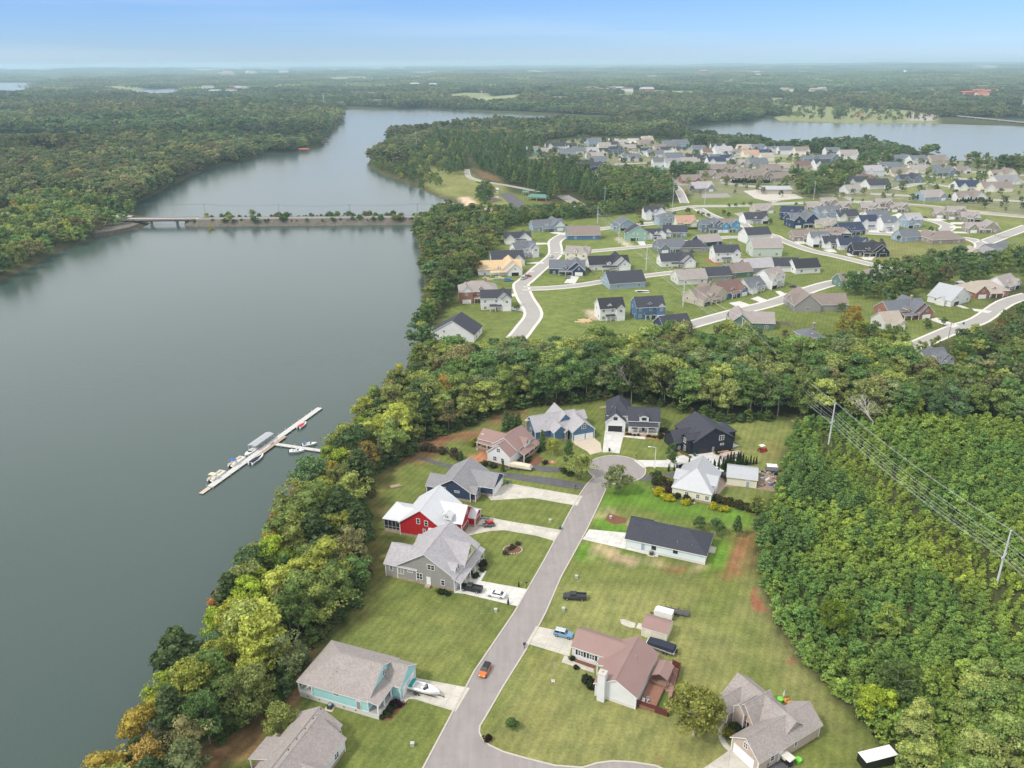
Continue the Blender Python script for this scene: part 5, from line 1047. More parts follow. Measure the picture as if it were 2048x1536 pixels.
SHORE = [(100,1900),(60,1700),(140,1560),(215,1480),(300,1385),(380,1310),(430,1235),(480,1155),(530,1085),(575,1025),(615,975),(660,920),(710,868),(755,815),(790,775),(820,745),(850,735),(1000,745),(1000,820),(985,826),(905,862),(850,876),
    (805,915),(745,945),(733,1010),(722,1100),(712,1180),(690,1235),(640,1275),(590,1340),(550,1400),(500,1450),(450,1490),(415,1540),(370,1750),(350,1900)]
WS = np.array([8,6,20,10,8,26,5,22,6,2.])
addw(SHORE, 6.5, 8.5, 15.5, w_=WS, bright=1.18, sdmin=.5, wood='shore')
_sd = lake_sd(np.array([t[0] for t in TR]), np.array([t[1] for t in TR])); _ye = [(.32,.40,.06),(.40,.40,.07),(.29,.38,.07),(.40,.32,.07),(.36,.46,.06)]
TR = [(t[0], t[1], t[2], t[3]*.85, 7, _ye[i % 5], t[6]) if _sd[i] < 9 and random.Random(i).random() < .5 else t for i, t in enumerate(TR)]
TR = [((t[0], t[1], 'p', t[3]*1.05, 1, (.105,.150,.060), t[6]) if random.Random(int(t[0]*31+t[1]*17)).random() < .13 else t) for t in TR]
BELT = [(840,745),(900,742),(1000,738),(1130,730),(1220,714),(1300,708),(1400,710),(1490,712),(1560,722),(1640,732),(1800,752),(1830,775),(1700,822),(1610,838),(1560,836),(1470,842),(1395,826),(1330,806),(1210,797),(1120,806),(1050,806),(1000,822),(950,822),(850,800)]
addw(BELT, 7.0, 11, 17.5, w_=np.array([18,18,16,12,12,9,14,3,7,.4]), bright=1.22, wood='belt')
RW = [(1700,822),(1820,778),(1860,772),(1960,760),(2000,730),(2100,690),(2300,700),(2400,900),(2100,870),(1900,850),(1750,840)]
addw(RW, 7.2, 9, 15, w_=np.array([18,14,18,10,10,12,10,5,6,.6]), bright=1.22, wood='right')
PR1 = [(1480,672),(1560,705),(1640,700),(1700,668),(1760,655),(1800,680),(1830,700),(1900,705),(1960,672),(2070,600),(2150,700),(1960,730),(1850,745),(1640,722),(1480,706)]
addw(PR1, 8.5, 6.5, 11, w_=np.array([14,14,16,10,16,12,8,6,5,2.]), wood='houses')
NR = [(838,700),(825,640),(822,560),(815,505),(812,450),(870,432),(900,425),(960,445),(1000,452),(1012,470),(990,490),(985,510),(940,560),(935,585),(925,590),(872,632),(848,672)]
addw(NR, 8.4, 9, 15, w_=np.array([12,10,14,14,12,6,16,2,8,.4]), wood='lakebank')
addw([(1000,440),(1040,432),(1230,415),(1300,412),(1290,424),(1190,436),(1060,452),(1010,462)], 8, 7, 11, w_=np.array([10,26,8,4,14,2,6,1,2,0.]), wood='hedge')
addw([c3(580,780),c3(700,720),c3(1100,640),c3(1250,800),c3(1100,900),c3(900,930),c3(720,900),c3(600,860)], 10, 10, 14, w_=np.array([10,18,8,4,14,2,6,0,2,0.]), wood='houses')
addw([c3(1080,600),c3(1300,540),c3(1500,540),c3(1800,590),c3(2048,540),c3(2300,600),c3(2048,700),c3(1900,660),c3(1850,640),c3(1650,720),c3(1450,740),c3(1200,800),c3(1100,640)], 10, 9, 14, w_=np.array([12,16,10,4,14,6,6,2,2,0.]), wood='houses')
addw([(828,745),(834,700),(838,650),(848,610),(880,596),(868,640),(858,690),(862,735)], 6.5, 7, 12, w_=WS, sdmin=.3, wood='lakebank', m_=.5)
# pines and mixed woods round the park
PK = np.array([8,22,8,4,20,2,4,0,1,0.])
for q in ([c7(830,680),c7(950,690),c7(1100,720),c7(1230,790),c7(1400,820),c7(1500,900),c7(1480,990),c7(1400,1000),c7(1230,940),c7(1060,880),c7(1000,840),c7(870,780)],
          [c7(1240,790),c7(1400,760),c7(1650,880),c7(1740,950),c7(1740,1010),c7(1600,1000),c7(1530,960),c7(1500,900)], [c7(670,740),c7(790,740),c7(800,800),c7(700,830)],
          [c7(560,560),c7(1000,560),c7(1350,600),c7(1230,700),c7(1060,690),c7(800,700),c7(640,640)]): addw(q, 9.5, 13, 18, 'p', PK, 1, c0, wood='park')
addw([c7(1700,830),c7(1900,820),c7(2048,860),c7(2048,1010),c7(1900,1020),c7(1770,1000),c7(1720,920)], 10, 11, 16, wood='grove', w_=np.array([14,20,8,8,10,1,12,0,6,.4]))
addw([c4(700,440),c4(900,430),c4(1200,440),c4(1230,470),c4(1370,560),c4(1360,620),c4(1200,640),c4(760,640),c4(720,560)], 10, 10, 15, wood='grove', w_=np.array([14,20,8,8,10,1,12,0,6,.4]))
addw([c4(1270,390),c4(1530,390),c4(1540,430),c4(1300,440)], 10, 12, 15, wood='grove', w_=np.array([4,30,2,2,10,0,4,0,0,0.]))
addw([c5(450,400),c5(640,370),c5(760,340),c5(900,300),c5(960,260),c5(1240,220),c5(1240,250),c5(1000,290),c5(950,330),c5(850,400),c5(760,470),c5(700,500),c5(560,500),c5(470,450)], 13, 12, 18, wood='grove', w_=np.array([12,16,6,10,12,2,14,0,4,0.]))
addw([c7(220,670),c7(400,620),c7(560,600),c7(700,700),c7(740,740),c7(600,760),c7(560,790),c7(430,770),c7(260,720)], 13, 8, 14, wood='park')
addw([c7(110,770),c7(200,720),c7(330,790),c7(440,860),c7(530,900),c7(520,920),c7(380,850),c7(230,800)], 11, 7, 11, wood='park', sdmin=0)
addw([c7(330,730),c7(470,780),c7(560,830),c7(640,870),c7(640,930),c7(560,890),c7(430,850),c7(320,780)], 12, 6, 11, wood='park', sdmin=0); addw([c7(560,760),c7(700,700),c7(760,790),c7(680,830),c7(600,800)], 13, 7, 12, wood='park'); addw([c7(860,950),c7(960,930),c7(980,1000),c7(900,1050)], 9, 9, 13, wood='park'); addw([c7(740,1080),c7(980,1060),c7(1200,1080),c7(1400,1100),c7(1680,1090),c7(1700,1120),c7(1200,1140),c7(700,1150)], 10, 6, 10, wood='park')
addw([c8(1460,560),c8(1530,540),c8(1600,560),c8(1500,575)], 16, 14, 18, wood='grove'); addw([c8(1670,590),c8(1800,600),c8(1860,625),c8(2048,600),c8(2200,600),c8(2200,660),c8(1990,640),c8(1700,610)], 14, 13, 19, wood='grove')
# left bank woods close to the bridge
addw([(-60,620),(10,575),(90,520),(180,486),(214,462),(268,445),(262,425),(200,412),(120,402),(40,412),(-20,445),(-80,560)], 9.5, 10, 16, wood='leftbank', bright=1.35, sdmin=.5, holes=([(-60,425),(40,428),(30,450),(-60,470)], [cW(430,910),cW(560,915),cW(820,945),cW(700,1000),cW(600,960),cW(450,940)]), w_=np.array([14,14,14,14,12,8,10,3,4,.6]))
# hand-placed garden and street trees: px, py, height, tint index, kind, label
GT = [(cA(755,755),9.,5,'b','bushy light green tree in the corner lawn before the cul-de-sac',1.4),(cA(690,690),10,1,'b','slim dark green tree behind the bushy corner tree',.5),(cA(970,835),9,6,'b','thin olive tree standing at the street edge below the cul-de-sac',1.25),
 (cA(1290,690),9.5,1,'b','narrow dark green tree beside the white drive of the navy house',.55),(cA(600,615),6.5,7,'b','rounded yellow green tree beside the blue house',1),(cA(540,585),7.5,1,'c','tall pointed evergreen before the blue house',1),
 (cA(330,470),8,1,'c','leftmost of three tall pointed evergreens behind the mauve roof',1.3),(cA(365,470),7.2,1,'c','middle of three tall pointed evergreens behind the mauve roof',1.2),(cA(400,465),7.0,1,'c','rightmost of three tall pointed evergreens behind the mauve roof',1.2),
 (cA(65,665),5,1,'c','pointed evergreen at the bend of the dark drive',1),(cA(310,710),4.2,1,'c','pointed evergreen left of the cream covered boat',1),(cD(990,950),11.5,7,'b','big round golden green tree beside the fenced deck',1.25),
 ((560,1462),6.5,5,'b','rounded green tree behind the grey roofed house at lower left',1.25),(cA(1460,1050),4,1,'b','left small dark evergreen behind the ice white house',1.2),(cA(1550,1080),5,1,'b','right small dark evergreen behind the ice white house',1.2),(cA(1675,1095),7,1,'p','dark cedar standing alone behind the ice white house',.95),
 (cA(1795,960),6.5,5,'b','small green tree below the cream outbuilding',.9),(cC(490,1010) if False else (1510,1030),5,2,'b','low green tree at the end of the brown hedge',1.0),((1452,705),10,8,'b','brown tinged tree before the green house beyond the woods',.8),
 (cD(60,920),2.6,1,'b','tiny dark tree alone on the lower lawn',1.3),((1023,1455),2.2,1,'b','tiny dark bush tree near the street junction lawn',1.3)]
COLN = ['mid green','deep green','fresh green','olive green','blue green','light green','grey green','yellow green','olive brown','orange']
NTH = ['nearest','second nearest','third nearest','fourth nearest','fifth nearest','sixth nearest','seventh nearest','eighth nearest','ninth nearest','tenth nearest','eleventh nearest','twelfth nearest']
LMS = [('the aqua blue house',-35,138),('the grey roofed corner house',-40,110),('the grey house',-22,175),('the red house',-22,196),('the navy house',-18,218),('the mauve roofed farmhouse',-3,243),('the mid blue house',16,258),('the black garage farmhouse',43,268),
 ('the dark navy house',68,248),('the cream outbuilding',73,222),('the jetty',-95,200),('the far end of the jetty',-68,232),('the near power pylon pole',*G(1992,1172)[:2]),('the middle power pole',*G(1657,889)[:2]),('the unfinished house',*G(1000,553)[:2]),
 ('the white house at the lake edge',*G(903,684)[:2]),('the green house with power pole',*G(1505,662)[:2]),('the red brick bungalow',*G(1830,641)[:2]),('the lower lawn',30,105),('the wide grass slope',*G(1530,880)[:2]),('the estate cul-de-sac',*G(1033,676)[:2]),
 ('the dark roof in the trees',*G(1885,738)[:2]),('the ochre trees',*G(1700,700)[:2])]
def place_tree(x, y, kind, ht, ti, tint, label, group, wid=1., name=None, z=None):
    z = float(ter(np.array([x]), np.array([y]))[0]) if z is None else z
    r = random.Random(int(x*13+y*7)); i = r.randrange(6)
    if kind == 'b': cm, tm, base = CROWN[i], TRUNK[i], 12.
    elif kind == 'p': cm, tm, base = PINE[i % 3], PTR, 13.
    else: cm, tm, base = CONE[i % 2], None, 5.
    nm = name or {'b': 'broadleaf_tree', 'p': 'pine_tree', 'c': 'cypress_tree'}[kind]
    e = empty(nm, (x, y, z), r.uniform(0, 6.28), label, {'b': 'tree', 'p': 'pine tree', 'c': 'evergreen'}[kind], group); s = ht/base; e.scale = (s*wid, s*wid, s)
    c = link('crown', cm, e); c.color = (*tint, 1)
    if tm: link('trunk', tm, e)
    else: MB().tube((0,0,-.2),(0,0,1), .12, .08).build('trunk', BARK, e)
    return e
for (px, py), ht, ti, k, lb, wd in GT:
    p = G(px, py); place_tree(p.x, p.y, k, ht, ti, (.25,.26,.065) if 'golden green' in lb else (.24,.27,.12) if 'thin olive' in lb else GRN[ti]*1.05, lb, None, wd)
A_ = np.array([(t[0], t[1]) for t in TR]); hz = np.hypot(A_[:, 0], A_[:, 1])
vis = np.abs(np.arctan2(A_[:, 0], A_[:, 1])) < math.radians(34)
order = [i for i in np.argsort(hz/np.array([t[3] for t in TR])*10) if vis[i]]
ind_b = [i for i in order if TR[i][2] == 'b'][:275]; ind_p = [i for i in order if TR[i][2] == 'p'][:120]
WOODN = dict(shore='in the shore wood', belt='in the tall wood', right='in the right hand wood', houses='among the house plots', lakebank='on the lake bank', hedge='in the long hedge', park='in the lakeside park', grove='in the grove', leftbank='on the left bank')
labs = {}
for i in ind_b+ind_p:
    x, y, k, ht, ti, tn, wd = TR[i]; L = min(LMS, key=lambda l: math.hypot(l[1]-x, l[2]-y)); dx, dy = x-L[1], y-L[2]
    rel = ('right of' if dx > 0 else 'left of') if abs(dx) > abs(dy) else ('behind' if dy > 0 else 'in front of')
    big = 'tall' if ht > 13 else 'low' if ht < 10 else 'medium'
    labs.setdefault('%s %s %s %s %s' % (big, COLN[ti], 'pine' if k == 'p' else 'tree', rel, L[0]), []).append(i)
for lb, L in labs.items():
    L.sort(key=lambda i: hz[i])
    for n, i in enumerate(L):
        x, y, k, ht, ti, tn, wd = TR[i]
        if len(L) == 1: l2 = lb
        else: l2 = lb+', '+('nearest' if n == 0 else nth(n)+' nearest')
        place_tree(x, y, k, ht, ti, tn, l2, 'trees '+WOODN[wd], rg.uniform(.8, 1.3)*(1.4 if k == 'p' and wd == 'shore' else 1))
used = set(ind_b+ind_p); rest = [i for i in range(len(TR)) if i not in used]
def put(name, idx, label, cat):
    P = []; vid = []; sc_ = []; tn = []
    for i in idx:
        x, y, k, ht, ti, t_, wd = TR[i]; P.append((x, y)); 
        if k == 'p': a_, b_ = TREE_IDX['pine']; base = 13.
        elif hz[i] < 330: a_, b_ = TREE_IDX['near']; base = 12.
        else: a_, b_ = TREE_IDX['mid']; base = 12.
        vid.append(rg.integers(a_, b_)); w_ = rg.uniform(.75, 1.25); sc_.append((ht/base*w_, ht/base*w_, ht/base)); tn.append(t_)
    P = np.array(P); z = ter(P[:, 0], P[:, 1]); scatter(name, np.column_stack([P, z]), vid, rg.uniform(0, 6.28, len(P)), sc_, np.array(tn), 'stuff', label, cat)
put('woodland', rest, 'mixed green woodland round the estate, the park and the belt of trees', 'woodland')
# ---- thicket of young trees on the right ----------------------------
TH = [(1592,848),(1572,895),(1568,930),(1560,985),(1535,1030),(1515,1080),(1512,1130),(1530,1190),(1552,1250),(1585,1310),(1640,1362),(1700,1420),(1765,1482),(1850,1570),(2000,1800),(2700,1800),(2700,900),(2150,860),(1900,842),(1750,832),(1680,835)]
Xp, Yp = fill(TH, 2.3, rg); Xp = Xp+rg.uniform(-1.2, 1.2, len(Xp)); Yp = Yp+rg.uniform(-1.2, 1.2, len(Yp)); k = inside(GP(TH), Xp, Yp); Xp, Yp = Xp[k], Yp[k]
lane = np.clip(1-segdist([G(1657,889)[:2], G(1992,1172)[:2], G(2300,1440)[:2]], Xp, Yp, False)/16, 0, 1)
edge = segdist([p[:2] for p in GP(TH[:15])], Xp, Yp, False)
nzz = vnoise(Xp, Yp, 9, 3)*.6+vnoise(Xp, Yp, 26, 4)*.6
ht = rg.choice([2.4,3.0,3.4,3.9,4.5,5.6], len(Xp), p=[.16,.24,.24,.2,.11,.05])*(1-.5*lane)*(.8+.45*nzz); yel = np.clip(nzz*1.0-.25+.5*lane+rg.normal(0, .14, len(Xp)), 0, 1)
tn = np.array((.175,.295,.085))*(1-yel[:, None])+np.array((.36,.44,.085))*yel[:, None]
tn *= rg.uniform(.8, 1.2, (len(Xp), 1))
d = np.hypot(Xp, Yp); vi = (np.abs(np.arctan2(Xp, Yp)) < math.radians(33.2)) & (d > 118)
SC = {}; TLM = [('the black enclosed trailer',*G(1750,1500)[:2]),('the bright green cedar',*G(1668,1262)[:2]),('the lime green tree',*G(1745,1440)[:2]),('the lower right corner',*G(1960,1500)[:2]),('the steel pole',*G(1992,1172)[:2]),('the red clay strip',*G(1560,1220)[:2]),('the wide lower lawn',*G(1650,1400)[:2])]
od = [i for i in np.argsort(d) if vi[i]][:300]; sset = set(od)
for i in od:
    o = link('sapling', SAP[int(rg.integers(0, 4))], None, (Xp[i], Yp[i], 0), rg.uniform(0, 6.28)); s = ht[i]/4.5; o.scale = (s*1.35, s*1.35, s); o.color = (*tn[i], 1)
    cn = 'yellow green' if yel[i] > .5 else 'mid green' if yel[i] > .2 else 'dark green'
    Lm = min(TLM, key=lambda l: math.hypot(l[1]-Xp[i], l[2]-Yp[i])); rel = 'left of' if Xp[i] < Lm[1] else 'right of'
    gk = cn+rel+Lm[0]; SC[gk] = SC.get(gk, -1)+1; tag(o, cn+' young tree in thicket '+rel+' '+Lm[0]+', '+('nearest' if SC[gk] == 0 else nth(SC[gk])+' nearest'), 'young tree', cn+' young trees in the thicket '+rel+' '+Lm[0])
k = [i for i in range(len(Xp)) if i not in sset]; a_, b_ = TREE_IDX['sap']
scatter('thicket', np.column_stack([Xp[k], Yp[k], np.zeros(len(k))]), rg.integers(a_, b_, len(k)), rg.uniform(0, 6.28, len(k)), np.stack([ht[k]/4.5*1.35, ht[k]/4.5*1.35, ht[k]/4.5], 1), tn[k], 'stuff', 'dense yellow green thicket of young trees under the power line', 'thicket')
# taller pines inside the thicket, darker near the lawn
Xq, Yq = fill([(1560,985),(1535,1030),(1515,1080),(1525,1150),(1640,1180),(1760,1120),(1720,1010),(1640,950),(1590,930)], 4.6, rg)
dd = np.hypot(Xq, Yq)
for n_, i in enumerate(np.argsort(dd)):
    if vnoise(Xq[i:i+1], Yq[i:i+1], 12, 2)[0] < .38: continue
    place_tree(Xq[i], Yq[i], 'p', rg.uniform(5, 8.2), 1, np.array((.16,.26,.085))*rg.uniform(.8, 1.3), 'young dark green pine among the saplings by the clay patch, '+('nearest' if n_ == 0 else nth(n_)+' nearest'), 'young pines in the thicket', 1.35, z=0)
for (px, py, h_, t_, lb) in ((1668,1262,7.5,(.15,.21,.03),'rounded bright green cedar standing out at the near thicket edge'),(1772,1262,7,(.28,.36,.08),'pale yellow green bushy tree right of the cedar in the thicket'),(1745,1440,8,(.34,.42,.05),'lime green tree at the lawn edge above the white trailer'),
                            (1790,1400,9,(.11,.16,.05),'dark green tree above the white trailer'),(1722,838,15,(.26,.29,.10),'large pale olive oak above the bare white branched tree')):
    p = G(px, py); place_tree(p.x, p.y, 'b', h_, 0, np.array(t_), lb, None, 1.35, z=0)
CRN = sorted([(rg.uniform(1800, 2100), rg.uniform(1380, 1640)) for _ in range(26)])
for k in range(26):
    p = G(*CRN[k]); place_tree(p.x, p.y, 'b', rg.uniform(6, 9), 0, GRN[int(rg.choice([0,2,3,5,2]))]*1.45, 'leafy green tree in the lower right corner thicket, '+LR(k), 'trees in the lower right corner', 1.2, z=0)
WHITEB = mat('bleached_bark', (.62,.58,.52), .9, 0, .15, 1.5)
# bare and autumn trees at the shore
for (px, py, h_, lb) in ((560,1245,11,'bare grey tree among the shore wood above the aqua blue house'),(590,1225,9,'smaller bare grey tree beside the taller bare one on the shore'),(1742,868,15,'bare white branched tree below the wood beside the power pole'),(1262,808,17,'tall pale trunked tree behind the black garage farmhouse'),(1328,808,15,'slender pale trunked tree right of the black garage farmhouse')):
    p = G(px, py); e = empty('bare_tree', p, 0, lb, 'bare tree'); link('branches', bare_mesh(int(px), h_, WHITEB if px == 1742 else BARKP), e)
    if px < 1000 or px > 1500: pass
    else:
        c = link('crown', CROWN[3], e, (0, 0, 1.5), 0, (h_/13, h_/13, h_/12)); c.color = (.07,.09,.03,1)
for (px, py, h_, t_, lb) in ((448,1222,9,(.46,.24,.09),'bright orange maple leaning over the water at the shore'),(470,1190,7.5,(.44,.32,.08),'amber tree right of the bright orange maple'),(600,985,8,(.40,.24,.08),'rust orange tree on the shore below the jetty boats'),(640,945,7,(.42,.32,.08),'golden tree on the shore beside the short jetty arm'),
                            (560,1050,8,(.36,.24,.08),'orange brown tree on the shore left of the red house'),(835,835,9,(.34,.20,.09),'rusty tree beside the brown soil at the top of the lawn'),(235,418,9,(.50,.42,.06),'golden yellow tree at the left end of the bridge'),(1705,655,11,(.36,.26,.06),'ochre tree behind the red brick bungalow'),
                            (1690,672,12,(.30,.28,.06),'yellowish tree in front of the ochre tree'),(420,452,8,(.36,.32,.09),'ochre tree at the causeway end')):
    p = G(px, py, 0 if py > 460 else 0); place_tree(p.x, p.y, 'b', h_, 9, t_, lb, None, 1.1)
for nm_, line, n_ in (('shore wood', [(452,1480),(552,1398),(592,1338),(642,1272),(692,1232),(714,1178),(724,1100),(735,1010),(748,945),(808,918),(852,878),(905,864),(985,828)], 85), ('tall wood', [(1000,826),(1050,812),(1120,808),(1210,800),(1330,810),(1395,830),(1470,845),(1560,840)], 60)):
    P = smooth_line(GP(line), 10); rr2 = random.Random(9)
    for k in range(n_):
        p = P[int(k/n_*(len(P)-1))]+Vector((rr2.uniform(-2.2, 1.2), rr2.uniform(-1.2, 2.2), 0)); s = rr2.uniform(2.2, 4.6)
        o = link('bush', SAP[k % 4], None, p, rr2.uniform(0, 6), (s/4.5*1.9, s/4.5*1.9, s/4.5)); o.color = (*(GRN[rr2.choice([0,0,1,2,4,6,8])]*rr2.uniform(.6, .95)), 1)
        tag(o, 'green bush at the lawn edge of the '+nm_+', '+('nearest the camera' if k == 0 else nth(k)+' along the edge'), 'bush', 'bushes at the edge of the '+nm_)
# ---- far woods --------------------------------------------------------
CLR = [[c7(800,330),c7(1000,290),c7(1200,275),c7(1210,300),c7(1080,345),c7(870,352)],[c7(1260,262),c7(1350,262),c7(1330,290),c7(1270,290)],[c7(1810,285),c7(1930,275),c7(1950,310),c7(1830,312)],
 [c8(560,300),c8(680,270),c8(1000,285),c8(1400,300),c8(1560,330),c8(1580,372),c8(1100,368),c8(700,355),c8(640,345),c8(780,322)],[c8(590,285),c8(660,280),c8(650,312),c8(580,308)],[c8(1400,325),c8(1580,325),c8(1560,360),c8(1420,360)],[c8(1950,290),c8(2048,288),c8(2048,312),c8(1960,315)],
 [(-60,425),(40,428),(30,450),(-60,470)],[cW(200,600),cW(420,598),cW(390,640),cW(210,640)],[cW(-100,520),cW(40,520),cW(50,585),cW(-100,590)],[c8(720,208),c8(1200,210),c8(1200,222),c8(720,220)],[c8(1690,228),c8(1900,235),c8(1900,262),c8(1690,255)]]
NEAREST = [(-60,620),(10,575),(90,520),(180,486),(214,462),(268,445),(262,425),(200,412),(120,402),(40,412),(-20,445),(-80,560)]
BIGL = [(-700,420),(-80,560),(-20,445),(40,412),(120,402),(200,412),(262,425),(330,376),(480,321),(640,291),(690,236),(690,213),(1000,221),(1340,238),(1360,252),(1530,244),(1545,232),(2900,240),(2900,60),(-900,60)]
MIDR = [(735,322),(782,266),(880,262),(1000,249),(1090,251),(1200,249),(1340,246),(1362,272),(1480,288),(1560,296),(1720,293),(1790,300),(1840,318),(1800,322),(1700,312),(1560,303),(1450,296),(1370,290),(1350,278),(1280,276),(1170,272),(1090,280),(1060,312),(1080,318),(1160,352),(1230,372),(1110,330),(1000,275+20),(900,275),(860,280),(800,330)]
def forest(poly, s, y0, y1, kind, hs, name, w_, lab, sdmin=.8):
    P = GP(poly); half = math.radians(37); out = []
    Xp, Yp = jgrid(-y1*math.sin(half), y1*math.sin(half), y0, y1, s, rg)
    r_ = np.hypot(Xp, Yp); k = (r_ >= y0) & (r_ < y1) & (np.abs(np.arctan2(Xp, Yp)) < half); Xp, Yp = Xp[k], Yp[k]
    k = inside(P, Xp, Yp)
    Xp, Yp = Xp[k], Yp[k]
    for c_ in CLR+[NEAREST]+RCLR:
        k = ~inside(GP(c_), Xp, Yp); Xp, Yp = Xp[k], Yp[k]
    sd = lake_sd(Xp, Yp); k = (sd > sdmin) & clear(Xp, Yp, 4); return Xp[k], Yp[k], sd[k]
acc = dict(P=[], vid=[], s=[], t=[])
def take(Xp, Yp, sd, kind, h0, h1, w_, wmul=1.):
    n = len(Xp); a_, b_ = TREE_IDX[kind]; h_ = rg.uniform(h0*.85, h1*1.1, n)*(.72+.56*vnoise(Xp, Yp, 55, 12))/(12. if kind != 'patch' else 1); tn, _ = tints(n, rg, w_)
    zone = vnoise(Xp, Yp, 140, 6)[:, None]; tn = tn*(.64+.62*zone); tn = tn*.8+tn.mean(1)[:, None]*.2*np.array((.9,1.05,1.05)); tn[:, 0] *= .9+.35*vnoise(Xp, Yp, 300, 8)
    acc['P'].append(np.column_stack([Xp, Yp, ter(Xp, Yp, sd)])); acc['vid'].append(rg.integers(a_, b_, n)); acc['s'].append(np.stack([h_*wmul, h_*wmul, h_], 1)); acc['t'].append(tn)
WF = np.array([20,18,12,18,18,3,14,1,8,.5])
for poly, nm in ((BIGL, 'l'), (MIDR, 'm')):
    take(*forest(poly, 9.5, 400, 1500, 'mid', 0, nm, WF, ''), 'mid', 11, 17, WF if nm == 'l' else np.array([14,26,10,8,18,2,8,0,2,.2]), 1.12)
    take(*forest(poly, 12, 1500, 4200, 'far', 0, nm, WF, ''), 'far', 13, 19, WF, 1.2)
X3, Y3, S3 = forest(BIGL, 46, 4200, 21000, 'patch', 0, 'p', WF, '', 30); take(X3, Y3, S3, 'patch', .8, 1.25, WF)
# scattered trees on the far shore park and among the village
Xp, Yp = fill([c8(560,290),c8(1000,285),c8(1560,330),c8(1580,372),c8(1100,366),c8(700,350)], 42, rg); take(Xp, Yp, lake_sd(Xp, Yp), 'mid', 10, 15, WF, 1.2)
Xp, Yp = fill([(1055,315),(1075,290),(1170,278),(1300,282),(1560,300),(1760,315),(1960,330),(2080,345),(2080,440),(1900,405),(1700,400),(1640,395),(1400,400),(1240,350)], 17, rg, m_=.5); k = rg.random(len(Xp)) < .62; Xp, Yp = Xp[k], Yp[k]; take(Xp, Yp, lake_sd(Xp, Yp), 'mid', 4, 8.5, WF)
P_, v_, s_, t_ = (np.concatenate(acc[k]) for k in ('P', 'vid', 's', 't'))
k = P_[:, 1] > 0; print('far forest', len(P_)); scatter('far_woods', P_, v_, rg.uniform(0, 6.28, len(P_)), s_, t_, 'stuff', 'forest covering the hills, the left peninsula and the country to the horizon', 'forest')

